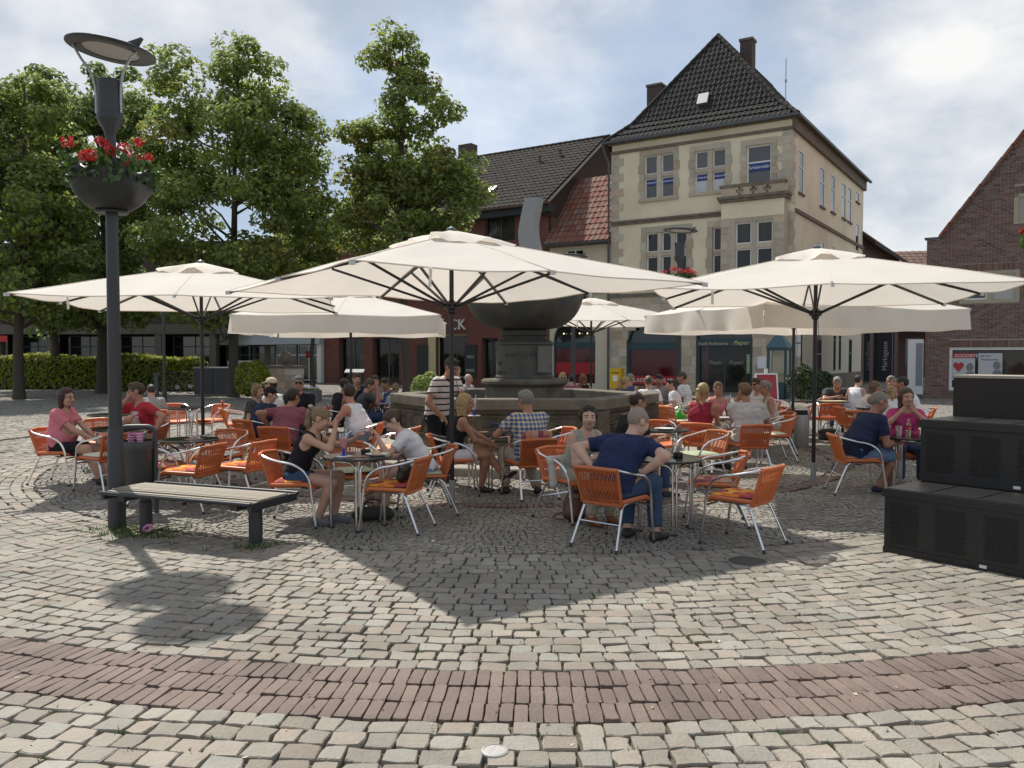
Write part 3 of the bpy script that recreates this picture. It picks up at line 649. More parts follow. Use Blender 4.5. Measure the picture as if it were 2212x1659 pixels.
# ================= people: bodies grown as smooth blends of tapered limbs
class SDF:
    def __init__(s, h): s.h = h; s.p = []; s.cuts = []
    def rc(s, a, b, ra, rb, w=None, ratio=1.0, k=0.03, sub=False):
        s.p.append(('c', np.array(a, float), np.array(b, float), ra, rb, None if w is None else np.array(w, float), ratio, k, sub)); return s
    def el(s, c, rad, Rm=None, k=0.03, sub=False):
        s.p.append(('e', np.array(c, float), np.array(rad, float), np.eye(3) if Rm is None else np.array(Rm, float), k, sub)); return s
    def cut(s, fn): s.cuts.append(fn); return s          # keep where fn(P) <= 0
    def mesh(s, noise=0.0, nf=30.0, seed=0):
        h = s.h; lo = np.full(3, 1e9); hi = -lo
        for q in s.p:
            if q[-1]: continue
            if q[0] == 'c': m = max(q[3], q[4])*max(1, q[6]) + q[7]*.5; pts = (q[1], q[2])
            else: m = q[2].max() + q[4]*.5; pts = (q[1],)
            for c in pts: lo = np.minimum(lo, c-m); hi = np.maximum(hi, c+m)
        lo -= 2*h; n = np.ceil((hi+2*h-lo)/h).astype(int)+1; D = np.full(n, 0.2)
        ax = [lo[i]+h*np.arange(n[i]) for i in range(3)]
        for q in s.p:
            if q[0] == 'c': m = max(q[3], q[4])*max(1, q[6]) + q[7] + 3*h; l = np.minimum(q[1], q[2])-m; u = np.maximum(q[1], q[2])+m
            else: m = q[2].max() + q[4] + 3*h; l = q[1]-m; u = q[1]+m
            i0 = np.clip(((l-lo)/h).astype(int), 0, n-1); i1 = np.clip(((u-lo)/h).astype(int)+2, 1, n)
            sl = tuple(slice(a, b) for a, b in zip(i0, i1)); g = np.stack(np.meshgrid(*[ax[i][sl[i]] for i in range(3)], indexing='ij'), -1)
            if q[0] == 'c':
                v = g - q[1]; ba = q[2]-q[1]
                if q[5] is not None: v = v - (v @ q[5])[..., None]*q[5]*(1-1/q[6])
                L2 = max(ba @ ba, 1e-9); t = np.clip((v @ ba)/L2, 0, 1); d = np.linalg.norm(v - t[..., None]*ba, axis=-1) - (q[3]+(q[4]-q[3])*t); k = q[7]
            else:
                v = (g - q[1]) @ q[3]; k0 = np.linalg.norm(v/q[2], axis=-1); d = (k0-1)*q[2].min(); k = q[4]
            A = D[sl]
            if q[-1]: D[sl] = np.maximum(A, -d)
            else:
                hh = np.maximum(k-np.abs(A-d), 0)/k; D[sl] = np.minimum(A, d) - hh*hh*k*.25
        if s.cuts or noise:
            g = np.stack(np.meshgrid(*ax, indexing='ij'), -1)
            if noise:
                x, y, z = g[...,0]*nf, g[...,1]*nf, g[...,2]*nf
                D += noise*(np.sin(x+1.7*np.sin(z*.6+seed))*np.sin(y*1.1+seed)+.6*np.sin(z*1.7+1.3*np.sin(x*.9)+y*.7))
            for fn in s.cuts: D = np.maximum(D, fn(g))
        return surf_nets(D, lo, h)
def surf_nets(D, lo, h):
    s = D < 0; n = np.array(D.shape); C = {}
    act_any = np.zeros(n-1, bool); act_all = np.ones(n-1, bool)
    offs = [(i,j,k) for i in (0,1) for j in (0,1) for k in (0,1)]
    def sh(A, o): return A[o[0]:o[0]+n[0]-1, o[1]:o[1]+n[1]-1, o[2]:o[2]+n[2]-1]
    for o in offs: act_any |= sh(s, o); act_all &= sh(s, o)
    act = act_any & ~act_all; idx = np.full(n-1, -1, np.int64); ii = np.argwhere(act); idx[act] = np.arange(len(ii))
    P = np.zeros((len(ii), 3)); cnt = np.zeros(len(ii))
    for a in offs:
        for ax in range(3):
            if a[ax]: continue
            b = list(a); b[ax] = 1
            da = D[ii[:,0]+a[0], ii[:,1]+a[1], ii[:,2]+a[2]]; db = D[ii[:,0]+b[0], ii[:,1]+b[1], ii[:,2]+b[2]]; cr = (da < 0) != (db < 0)
            t = da/np.where(cr, da-db, 1); p = np.repeat(np.array(a, float)[None], len(ii), 0); p[:, ax] += t
            P[cr] += p[cr]; cnt += cr
    V = lo + h*(ii + P/np.maximum(cnt, 1)[:, None]); F = []
    for ax in range(3):
        o1, o2 = [(1,2),(2,0),(0,1)][ax]
        sl0 = [slice(None)]*3; sl1 = [slice(None)]*3; sl0[ax] = slice(0,-1); sl1[ax] = slice(1,None)
        A = s[tuple(sl0)]; B = s[tuple(sl1)]; cr = A != B; e = np.argwhere(cr)
        ok = (e[:,o1] > 0) & (e[:,o2] > 0) & (e[:,o1] < n[o1]-1) & (e[:,o2] < n[o2]-1); e = e[ok]
        if not len(e): continue
        fl = A[e[:,0], e[:,1], e[:,2]]; q = []
        for d1, d2 in ((-1,-1),(0,-1),(0,0),(-1,0)):
            c = e.copy(); c[:,o1] += d1; c[:,o2] += d2; q.append(idx[c[:,0], c[:,1], c[:,2]])
        q = np.stack(q, -1); q[~fl] = q[~fl][:, ::-1]; F.append(q)
    return V, np.concatenate(F) if F else np.zeros((0,4), int)
def nrm(v): v = np.asarray(v, float); return v/max(np.linalg.norm(v), 1e-9)
def ik(a, b, l1, l2, hint):
    a = np.asarray(a, float); b = np.asarray(b, float); d = b-a; L = np.linalg.norm(d); L2 = min(max(L, abs(l1-l2)+.02), (l1+l2)*.995); dn_ = d/max(L, 1e-6); b = a + dn_*L2
    x = (l1*l1-l2*l2+L2*L2)/(2*L2); hgt = math.sqrt(max(l1*l1-x*x, 0)); hint = np.asarray(hint, float); hv = nrm(hint - dn_*(hint @ dn_)); return a + dn_*x + hv*hgt, b
SKIN = {}
def skin(tone):
    t = {'pale': (.56,.36,.27), 'fair': (.50,.295,.21), 'tan': (.38,.20,.13), 'red': (.46,.235,.17)}[tone]
    if tone not in SKIN:
        m = M('skin_'+tone, t, .55, ns=14, na=.22, col2=(t[0]*.82, t[1]*.66, t[2]*.62), spec=.35); m.node_tree.nodes['Principled BSDF'].inputs['Subsurface Weight'].default_value = 0.06
        m.node_tree.nodes['Principled BSDF'].inputs['Subsurface Radius'].default_value = (.02,.008,.004); SKIN[tone] = m
    return SKIN[tone]
m_eye = M('eye_dark', (.03,.022,.018), .25); m_white = M('eye_white', (.38,.33,.30), .3); m_lip = M('lips', (.36,.125,.105), .5); m_brow = M('brow', (.06,.035,.022), .8)
def hairm(c):
    def mk():
        m = M('hair_%d_%d_%d' % tuple(int(x*999) for x in c), c, .45, ns=70, na=.55, col2=tuple(x*.45 for x in c), bump=.5, bs=120); return m
    return mk()
HC = {'black': (.012,.010,.009), 'dkbrown': (.028,.017,.011), 'brown': (.07,.04,.022), 'ltbrown': (.16,.095,.05), 'blonde': (.42,.30,.14), 'dkblonde': (.24,.155,.075), 'buzz': (.33,.25,.20), 'grey': (.24,.225,.20), 'white': (.5,.48,.45), 'auburn': (.052,.012,.010), 'red': (.2,.08,.035)}
def rotm(yaw, pitch, roll=0):
    return np.array(Matrix.Rotation(yaw, 3, 'Z') @ Matrix.Rotation(pitch, 3, 'X') @ Matrix.Rotation(roll, 3, 'Y'))
def cloth(name, col): return M('cloth_'+name, col, .88, ns=9, na=.4, col2=tuple(c*.7 for c in col), bump=.5, bs=30, spec=.25)
m_shoe = {'dark': M('shoe_dark', (.03,.024,.02), .6), 'grey': M('shoe_grey', (.14,.15,.17), .8), 'navy': M('shoe_navy', (.025,.03,.05), .8), 'brown': M('shoe_brown', (.2,.07,.025), .6), 'sandal': M('shoe_sandal', (.04,.025,.02), .6)}
m_sole = M('shoe_sole', (.6,.58,.55), .7); m_lens = M('dark_lens', (.01,.01,.012), .08); m_frame = M('spectacle_frame', (.03,.028,.028), .35)

def person(label, x, y, hd, seat=.45, lean=8, curl=6, side=0, twist=0, yaw=0, pitch=0, roll=0, sc=1.0, tone='fair', hair='short', hcol='brown', top=('tee', None), bottom=('jeans', None), shoes='dark',
           hands=None, elbows=None, feet=None, knees=None, fem=False, belly=0.0, det=1, glasses=None, cap=None, legs=True, group='cafe guests', z0=0.0, wide=1.0, handdir=None):
    e = empty('person', (x, y, z0), R(hd-90), label, 'person', group)
    hb = {2: .0155, 1: .0215, 0: .028}[det]; hh = {2: .0074, 1: .0102, 0: .0135}[det]; s = sc
    if seat: seat -= .015
    ln = R(lean); P = np.array([0, -.02 if seat else 0, (seat+.072*s) if seat else .93*s]); sd = R(side)
    sp1 = nrm((math.sin(sd), math.sin(ln)*math.cos(sd), math.cos(ln))); sp2 = nrm((math.sin(sd)*1.1, math.sin(ln+R(curl)*1.6), math.cos(ln+R(curl)*1.6)))
    kq = .93 if seat else 1.0; W = P + sp1*.16*s*kq; C = W + nrm(sp1+sp2)*.20*s*kq; Nk = C + sp2*.165*s*kq
    tw = R(twist); rt0 = np.array([1,0,0.]); rt = nrm((math.cos(tw), -math.sin(tw), -math.sin(sd)*.6)); fwd = nrm(np.cross((0,0,1.), rt))
    shw = (.165 if fem else .192)*s*wide; hipw = .093*s; shf = Nk - sp2*.045*s
    SL, SR = shf - rt*shw, shf + rt*shw
    ht = R(pitch); Hm = rotm(-tw + R(-yaw), ht, R(roll)); up_h = Hm @ np.array([0,0,1.]); fw_h = Hm @ np.array([0,1.,0])
    nb = Nk + nrm(sp2+np.array([0,0,.6]))*.055*s; HCn = nb + nrm(up_h+.25*np.array([0,0,1.]))*.125*s + fw_h*.022*s
    def Hd(p): return HCn + Hm @ (np.array(p, float)*s)
    # arms
    hands = hands or {}; elbows = elbows or {}; A = {}
    for key, S_, sg in (('L', SL, -1), ('R', SR, 1)):
        tgt = hands.get(key)
        if tgt is None: tgt = (sg*.17, .30, (seat+.2) if seat else .82) if seat else (sg*.27, .08, .80*s)
        hint = elbows.get(key, (sg*.5, -.5, -.8)); A[key] = (S_, *ik(S_, np.array(tgt, float), .285*s, .255*s, hint))
    LG = {}; feet = feet or {}; knees = knees or {}
    for key, sg in (('L', -1), ('R', 1)):
        Hp = P + np.array([sg*hipw, .01, -.03*s]); tgt = feet.get(key, (sg*.13, .44*s, .085) if seat else (sg*.11, .0, .085))
        LG[key] = (Hp, *ik(Hp, np.array(tgt, float), .43*s, .425*s, knees.get(key, (sg*.12, 1, .9) if seat else (0, 1, 0))))
    sw = 1.36 if fem else 1.46; r_p = (.122 if fem else .116)*s; r_w = ((.092 if fem else .104)+belly*.5)*s; r_c = (.104 if fem else .112)*s
    def torso(S_, d, k=.05, lower=True, upper=True):
        wd = lambda a: rt if a else rt0
        if lower: S_.rc(P-sp1*.02*s, W, r_p+d, r_w+d+.008, rt0, sw*wide, k)
        S_.rc(W, C, r_w+d+.004, r_c+d, nrm(rt+rt0), sw*.98*wide, k); S_.rc(C, Nk-sp2*.075*s, r_c+d, .085*s+d, rt, 1.5*wide, k)
        if belly: S_.el(W+fwd*(.06+belly*.6)*s+sp1*.02, np.array([.14,.10,.13])*s*(1+belly)+d, None, k)
        if fem:
            for sg in (-1, 1): S_.el(C+fwd*.075*s+rt*sg*.068*s-sp2*.0*s, np.array([.062,.055,.066])*s+d, None, .04)
        if upper:
            S_.rc(shf-rt*shw*.86, shf+rt*shw*.86, .056*s+d, .056*s+d, None, 1, k)
    mats = [skin(tone), m_eye, m_white, m_lip, m_brow]
    b = SDF(hb); torso(b, 0)
    b.rc(Nk-sp2*.06*s, nb+up_h*.06*s, .062*s, .053*s if not fem else .046*s, None, 1, .045)
    for key, sg in (('L', -1), ('R', 1)):
        S_, E_, Wr = A[key]; th = 1 if not fem else .86
        b.rc(S_, E_, .052*s*th, .041*s*th, None, 1, .035); b.rc(E_, E_+(Wr-E_)*.35, .041*s*th, .043*s*th, None, 1, .02); b.rc(E_+(Wr-E_)*.35, Wr, .043*s*th, .029*s*th, None, 1, .02)
        if legs:
            Hp, Kn, An = LG[key]; b.rc(Hp, Kn, .086*s, .060*s, None, 1, .04); b.rc(Kn, Kn+(An-Kn)*.3, .058*s, .060*s, None, 1, .03); b.rc(Kn+(An-Kn)*.3, An, .060*s, .038*s, None, 1, .03)
    Vb, Fb = b.mesh(); parts = [(Vb, Fb, np.zeros(len(Fb), int))]
    # head on a finer grid
    hd_ = SDF(hh)
    hd_.el(Hd((0,-.012,.028)), np.array([.076,.096,.094])*s, Hm, .03); hd_.el(Hd((0,.030,-.035)), np.array([.060,.062,.082])*s, Hm, .03)
    hd_.rc(Hd((0,.055,-.088)), Hd((0,.052,-.080)), .026*s, .026*s, None, 1, .03); hd_.rc(Hd((-.028,.03,-.075)), Hd((.028,.03,-.075)), .030*s, .030*s, None, 1, .03)
    hd_.rc(Hd((0,.088,.012)), Hd((0,.112,-.026)), .009*s, .014*s, None, 1, .018); hd_.rc(Hd((-.012,.098,-.030)), Hd((.012,.098,-.030)), .009*s, .009*s, None, 1, .012)
    for sg in (-1, 1):
        hd_.el(Hd((sg*.079,-.008,-.004)), np.array([.010,.021,.032])*s, Hm, .012); hd_.el(Hd((sg*.032,.094,.004)), np.array([.019,.012,.010])*s, Hm, .01, True); hd_.el(Hd((sg*.031,.081,.004)), np.array([.013,.013,.011])*s, Hm, .006)
        hd_.rc(Hd((sg*.045,.07,-.035)), Hd((sg*.04,.075,-.03)), .018*s, .018*s, None, 1, .03); hd_.rc(Hd((sg*.016,.088,.024)), Hd((sg*.046,.076,.026)), .008*s, .007*s, None, 1, .014)
    hd_.rc(Hd((-.018,.083,-.066)), Hd((.018,.083,-.066)), .009*s, .009*s, None, 1, .014)
    hd_.rc(nb+up_h*.00*s, Hd((0,-.015,-.05)), .054*s if not fem else .047*s, .052*s if not fem else .045*s, None, 1, .03)
    Vh, Fh = hd_.mesh(); loc = ((Vh[Fh].mean(1) - HCn) @ Hm)/s; mi = np.zeros(len(Fh), int); ax_ = np.abs(loc[:,0])
    fr_ = loc[:,1] > .055
    mi[fr_ & (np.abs(ax_-.031) < .012) & (np.abs(loc[:,2]-.003) < .0045)] = 2
    mi[fr_ & (np.abs(ax_-.031) < .0075) & (np.abs(loc[:,2]-.003) < .0065)] = 1
    mi[fr_ & (np.abs(ax_-.033) < .021) & (np.abs(loc[:,2]-.0265-.1*(.035-ax_)) < .0036)] = 4
    mi[fr_ & (ax_ < .023) & (np.abs(loc[:,2]+.066) < .0085)] = 3
    parts.append((Vh, Fh, mi))
    # hands
    for key, sg in (('L', -1), ('R', 1)):
        S_, E_, Wr = A[key]; f = nrm(Wr-E_)
        if handdir and key in handdir: f = nrm(handdir[key])
        pn = nrm(np.cross(f, (sg*1.0, .2, .1))); sidev = nrm(np.cross(pn, f)); pn = nrm(np.cross(f, sidev)); pn = pn if pn[2] < 0 else -pn      # palm side points down
        H_ = SDF(.0085 if det == 2 else .012); H_.rc(Wr-f*.03, Wr+f*.02*s, .027*s, .024*s, None, 1, .02); H_.rc(Wr+f*.02*s, Wr+f*.075*s, .016*s, .015*s, sidev, 2.3, .02)
        for i, (o_, ln_) in enumerate(((-.027,.060),(-.009,.070),(.010,.066),(.027,.052))):
            k0 = Wr+f*.088*s+sidev*o_*s; k1 = k0+nrm(f+pn*.35)*ln_*.5*s; k2 = k1+nrm(f*.55+pn*1.0)*ln_*.5*s
            H_.rc(k0, k1, .0088*s, .0082*s, None, 1, .006); H_.rc(k1, k2, .0082*s, .007*s, None, 1, .004)
        tdir = sidev*(-sg if (sidev @ rt)*sg > 0 else sg)
        t0 = Wr+f*.03*s+tdir*.026*s; t1 = t0+nrm(f*.8+tdir*.7+pn*.3)*.04*s; t2 = t1+nrm(f+pn*.3)*.03*s
        H_.rc(t0, t1, .012*s, .0095*s, None, 1, .012); H_.rc(t1, t2, .0095*s, .008*s, None, 1, .004)
        Vq, Fq = H_.mesh(); parts.append((Vq, Fq, np.zeros(len(Fq), int)))
    off = 0; Vs = []; Fs = []; Ms = []
    for V_, F_, m_ in parts: Vs.append(V_); Fs.append(F_+off); Ms.append(m_); off += len(V_)
    def obj_(nm, V_, F_, mt, mi_=None):
        if len(F_) == 0: return None
        return mkobj(nm, np_mesh(nm, V_, F_), mt, e, True, None, mi_)
    obj_('body', np.concatenate(Vs), np.concatenate(Fs), mats, np.concatenate(Ms))
    # ---- clothing
    kind, tm = top
    if tm is not None:
        t = SDF(hb); d = .019 if kind != 'tank' else .012; torso(t, d, .05)
        up_n = nrm(sp2); base_n = Nk
        if kind in ('tee', 'polo', 'long'):
            for key in 'LR':
                S_, E_, Wr = A[key]; th = 1 if not fem else .86; fr2 = .62 if kind != 'long' else 1.0
                t.rc(S_, S_+(E_-S_)*fr2, .060*s*th+.006, .055*s*th+.011, None, 1, .04)
                if kind == 'long': t.rc(E_, Wr, .055*s, .042*s, None, 1, .03)
        neckc = Nk + up_n*.03*s; rn = (.082 if kind in ('tee','long') else .072 if kind == 'polo' else .105)*s
        t.el(neckc + (fwd*(.03 if kind != 'tank' else .05))*s, (rn, rn*1.05, rn*.95 if kind != 'tank' else rn*1.25), None, .01, True)
        if kind == 'tank':
            for key, sg in (('L',-1),('R',1)):
                S_ = A[key][0]; t.el(S_+rt*sg*.045*s-sp2*.035*s, (.088*s,.105*s,.125*s), None, .01, True)
        else:
            for key, sg in (('L',-1),('R',1)):
                S_, E_, Wr = A[key]; ax2 = nrm(E_-S_); lim = S_+(E_-S_)*(.62 if kind != 'long' else 1.0)
                if kind != 'long':
                    def cutf(g, lim=lim, ax2=ax2, S_=S_, E_=E_):
                        dd = (g-lim)@ax2; tt = np.clip(((g-S_)@(E_-S_))/max((E_-S_)@(E_-S_), 1e-9), 0, 2); far = np.linalg.norm(g-(S_+tt[..., None]*(E_-S_)), axis=-1)
                        return np.where((far < .105*s) & (dd > -.03), dd, -1.0)
                    t.cut(cutf)
        hem = P - sp1*(.05*s if seat else .10*s)
        t.cut(lambda g: -((g-hem)@sp1))
        V_, F_ = t.mesh(.0044, 40, x*7+y); obj_('shirt', V_, F_, tm)
        if kind == 'polo':
            c_ = SDF(hh); 
            for i in range(10):
                a0 = 2*math.pi*i/10; a1 = 2*math.pi*(i+1)/10; f_ = lambda a: Nk+up_n*(.012-.028*math.sin(a))*s+(rt*math.cos(a)*.072+fwd*math.sin(a)*.066)*s
                c_.rc(f_(a0), f_(a1), .015*s, .015*s, None, 1, .01)
            V_, F_ = c_.mesh(); obj_('collar', V_, F_, m_collar if 'stripe' in tm.name else tm)
    bk, bm = bottom
    if bm is not None and legs:
        t = SDF(hb); t.rc(P-sp1*.02*s, P+sp1*.07*s, r_p+.010, r_w+.014, rt0, sw*wide, .05)
        ends = []
        for key in 'LR':
            Hp, Kn, An = LG[key]; fr2 = {'shorts': .72, 'hot': .42, 'jeans': 1.0, 'bermuda': .93, 'skirt': .7}[bk]; K2 = Hp+(Kn-Hp)*fr2
            t.rc(Hp, K2, .098*s, (.098+(.074-.098)*fr2)*s+(.010 if bk != 'jeans' else .002), None, 1, .045)
            if bk == 'jeans': t.rc(Kn, An-(An-Kn)*.08, .075*s, .062*s, None, 1, .03)
            ends.append((Hp, Kn, K2, An))
        for Hp, Kn, K2, An in ends:
            if bk == 'jeans':
                lim = An-(An-Kn)*.10; ax2 = nrm(An-Kn)
                t.cut(lambda g, lim=lim, ax2=ax2, An=An: np.where(np.linalg.norm(g-An, axis=-1) < .16*s, (g-lim)@ax2, -1.0))
            else:
                ax2 = nrm(Kn-Hp); t.cut(lambda g, K2=K2, ax2=ax2: np.where(np.linalg.norm(g-K2-ax2*.05, axis=-1) < .17*s, (g-K2)@ax2, -1.0))
        t.cut(lambda g: np.where(np.linalg.norm(g-P, axis=-1) < .21*s, (g-(P+sp1*.085*s))@sp1, -1.0))
        V_, F_ = t.mesh(.0026, 36, x*3+y); obj_('trousers' if bk == 'jeans' else 'shorts', V_, F_, bm)
    if legs:
        for key, sg in (('L',-1),('R',1)):
            Hp, Kn, An = LG[key]; sh = nrm(An-Kn); f = np.array([sg*.15, 1.0, 0]); f = nrm(f - sh*(f@sh)*.75); f = nrm(f)
            t = SDF(.012 if det == 2 else .017); heel = An - np.array([0,0,1])*.0 + sh*.045*s - f*.03*s; toe = heel + f*.185*s
            if An[2] < .13: heel[2] = max(.035, heel[2]); toe[2] = .032; f = nrm(toe-heel)
            sv = nrm(np.cross(f, (0,0,1.)))
            t.rc(heel, toe, .036*s, .026*s, sv, 1.3, .02); t.rc(An+sh*.01, heel+f*.09*s, .040*s, .030*s, None, 1, .03)
            if An[2] < .13: t.cut(lambda g: .004-g[..., 2])
            V_, F_ = t.mesh(); cz = V_[F_].mean(1)[:, 2]; mi_ = (cz < .02).astype(int) if An[2] < .13 else np.zeros(len(F_), int)
            obj_('shoe', V_, F_, [m_shoe[shoes], m_sole if shoes in ('grey','navy') else m_shoe[shoes]], mi_)
    # ---- hair
    if hair != 'bald':
        t = SDF(hh*1.05); hm = hairm(HC[hcol]); inv = Hm
        def L_(g): return ((g-HCn) @ Hm)/s
        if hair in ('short', 'crop', 'balding', 'pony', 'bun'):
            ex = {'short': .011, 'crop': .006, 'balding': .007, 'pony': .008, 'bun': .008}[hair]; t.el(Hd((0,-.012,.030)), (np.array([.076,.096,.094])+ex)*s, Hm, .02)
            if hair == 'short': t.rc(Hd((-.03,.06,.105)), Hd((.035,.05,.110)), .020*s, .018*s, None, 1, .03)
            def cf(g):
                q = L_(g); yy = q[...,1]; ln_ = np.where(yy > 0, -.028+1.02*yy, -.028+.62*yy) - (0.012 if hair in ('pony','bun') else 0); ear = np.where((np.abs(q[...,0]) > .06) & (np.abs(yy+.006) < .028), .03, -.2)
                r_ = np.maximum(ln_-q[...,2], ear-q[...,2])
                if hair == 'balding': r_ = np.maximum(r_, .062-np.linalg.norm(q-np.array([0,.035,.10]), axis=-1))
                return r_*s
            t.cut(cf)
            V_, F_ = t.mesh(.0020 if hair != 'short' else .003, 120, y); obj_('hair', V_, F_, hm)
            if hair in ('pony', 'bun'):
                t2 = SDF(hh*1.2)
                dn2 = np.array([0,0,-1.]); p0 = Hd((0,-.105,.045)); t2.el(p0, np.array([.03,.03,.03])*s, None, .02)
                if hair == 'pony':
                    p1 = p0 - fw_h*.045*s + dn2*.03*s; p2 = p1 - fw_h*.012*s + dn2*.11*s; p3 = p2 + dn2*.13*s + fw_h*.02*s
                    t2.rc(p0, p1, .024*s, .030*s, None, 1, .02); t2.rc(p1, p2, .030*s, .036*s, None, 1, .02); t2.rc(p2, p3, .036*s, .012*s, None, 1, .02)
                V_, F_ = t2.mesh(.004, 90, x); obj_('ponytail' if hair == 'pony' else 'hair_bun', V_, F_, hm)
                mbt = MB(); ringp = [tuple(p0 - fw_h*.028*s + (Hm@np.array([math.cos(a), 0, math.sin(a)]))*.026*s) for a in [k*math.pi/5 for k in range(10)]]; mbt.tube(ringp, .007, 5, closed=True); mbt.build('hair_band', m_frame, e)
        else:
            long_ = {'bob': .13, 'long': .22, 'curly': .06, 'updo': .015}[hair]; t.el(Hd((0,-.015,.034)), np.array([.090,.106,.102])*s, Hm, .02)
            dn2 = nrm(-np.array([0,0,1.])*.8 - up_h*.4)
            for sg in (-1, 0, 1):
                a_ = Hd((sg*.062, -.03 if sg else -.07, .0)); t.rc(a_, a_+dn2*long_*s, .042*s, .036*s, None, 1, .04)
            def cf(g):
                q = L_(g); yy = q[...,1]; face = np.minimum(np.minimum(yy-.012-.0*q[...,2], .074-q[...,2]-.35*np.abs(q[...,0])), .066-np.abs(q[...,0])+.5*np.maximum(yy-.03, 0)); return face*s
            t.cut(cf); V_, F_ = t.mesh(.0035 if hair != 'curly' else .007, 80, y); obj_('hair', V_, F_, hm)
    if cap:
        cm = M('cap_'+cap, {'black': (.012,.012,.013), 'cream': (.55,.47,.33), 'grey': (.10,.10,.10)}[cap], .9, bump=.2, bs=200)
        t = SDF(hh); t.el(Hd((0,-.010,.040)), np.array([.092,.110,.100])*s, Hm, .02); t.cut(lambda g: (.042-(((g-HCn) @ Hm)/s)[..., 2]+.12*(((g-HCn) @ Hm)/s)[..., 1])*s)
        V_, F_ = t.mesh(); obj_('cap', V_, F_, cm)
        t = SDF(hh); t.el(Hd((0,.115 if cap != 'grey' else .09,.052)), np.array([.075,.075 if cap != 'grey' else .05,.009])*s, rotm(-tw+R(-yaw), ht-.15), .02); V_, F_ = t.mesh(); obj_('cap_brim', V_, F_, cm)
    if glasses:
        yg, zg = .101, .004
        if glasses == 'head': yg, zg = .075, .098
        mbg = MB()
        for sg in (-1, 1):
            cx_ = sg*.033; pts = [Hd((cx_+.023*math.cos(a), yg-.004*abs(math.cos(a)), zg+.016*math.sin(a))) for a in [k*math.pi/6 for k in range(12)]]
            mbg.tube([tuple(p) for p in pts], .0022*s, 5, closed=True); mbg.tube([tuple(Hd((sg*.056, yg-.004, zg+.005))), tuple(Hd((sg*.078, .05 if glasses != 'head' else .03, zg+.006))), tuple(Hd((sg*.080, -.01, zg+.004)))], .0022*s, 5)
        mbg.tube([tuple(Hd((-.010, yg, zg+.004))), tuple(Hd((.010, yg, zg+.004)))], .002*s, 5); gf = mbg.build('glasses', m_frame, e)
        if glasses in ('sun', 'head'):
            mbl = MB()
            for sg in (-1, 1):
                c_ = [tuple(Hd((sg*.033+.0225*math.cos(a), yg, zg+.0155*math.sin(a)))) for a in [k*math.pi/6 for k in range(12)]]; c2 = [tuple(np.array(p)-fw_h*.004) for p in c_]; n_ = 12
                mbl.add(c_+c2, [tuple(range(n_)), tuple(range(2*n_-1, n_-1, -1))]+[(i, n_+i, n_+(i+1)%n_, (i+1)%n_) for i in range(n_)])
            mbl.build('lens', m_lens, gf)
    return e, Hd, A
m_collar = cloth('collar_black', (.02,.02,.022))
stripes = pattern_mat('stripe_polo', lambda h: h.mix(h.stripe(h.xyz[2], .082, .24), (.60,.54,.52), (.015,.015,.02)), .9)
def check_fn(h):
    a = h.math('MULTIPLY', h.stripe(h.xyz[0], .052, .55), .5); b = h.math('MULTIPLY', h.stripe(h.xyz[2], .052, .55), .5); f = h.math('ADD', a, b)
    c = h.mix(f, (.62,.52,.34), (.035,.10,.30)); return h.mix(h.math('MULTIPLY', h.stripe(h.xyz[2], .104, .12), .6), c, (.05,.06,.08))
checks = pattern_mat('check_shirt', check_fn, .9)
wplaid = pattern_mat('white_plaid', lambda h: h.mix(h.math('MULTIPLY', h.math('ADD', h.stripe(h.xyz[0], .06, .18), h.stripe(h.xyz[2], .06, .18)), .4), (.72,.70,.70), (.12,.08,.12)), .9)
def dots_fn(h):
    v = h.new('ShaderNodeTexVoronoi'); v.inputs['Scale'].default_value = 42; v.inputs['Randomness'].default_value = .15; h.t.links.new(h.obj, v.inputs['Vector'])
    return h.mix(h.math('LESS_THAN', v.outputs[0], .2), (.72,.70,.70), (.45,.30,.30))
dots = pattern_mat('dotted_blouse', dots_fn, .9)
def redprint(h):
    n = h.new('ShaderNodeTexNoise'); n.inputs['Scale'].default_value = 26; h.t.links.new(h.obj, n.inputs['Vector'])
    inx = h.math('LESS_THAN', h.math('ABSOLUTE', h.xyz[0]), .115); inz = h.math('LESS_THAN', h.math('ABSOLUTE', h.math('SUBTRACT', h.xyz[2], .80)), .115); fy = h.math('GREATER_THAN', h.xyz[1], .04)
    f = h.math('MULTIPLY', h.math('MULTIPLY', inx, inz), fy); g_ = h.math('GREATER_THAN', n.outputs[0], .44)
    return h.mix(h.math('MULTIPLY', f, g_), (.42,.022,.035), (.58,.50,.52))
redshirt = pattern_mat('red_print_shirt', redprint, .9)
W_ = cloth('white', (.72,.71,.74)); BK = cloth('black', (.016,.016,.02)); NV = cloth('navy', (.022,.032,.075)); JN = cloth('denim', (.045,.075,.14)); LJ = cloth('light_denim', (.16,.24,.36)); GY = cloth('grey', (.33,.32,.31)); DG = cloth('dark_grey', (.07,.07,.075)); MV = cloth('mauve', (.25,.085,.115)); PK = cloth('pink', (.68,.22,.26)); MG = cloth('magenta', (.52,.06,.20)); BU = cloth('burgundy', (.26,.022,.05)); LB = cloth('light_blue', (.42,.48,.60)); BG = cloth('beige', (.42,.37,.29)); BL = cloth('blue', (.05,.09,.20)); PG = cloth('pale_grey', (.50,.48,.48)); POLO = cloth('polo_blue', (.019,.030,.082)); SG = cloth('sage', (.36,.38,.32)); CR = cloth('cream', (.55,.51,.45))
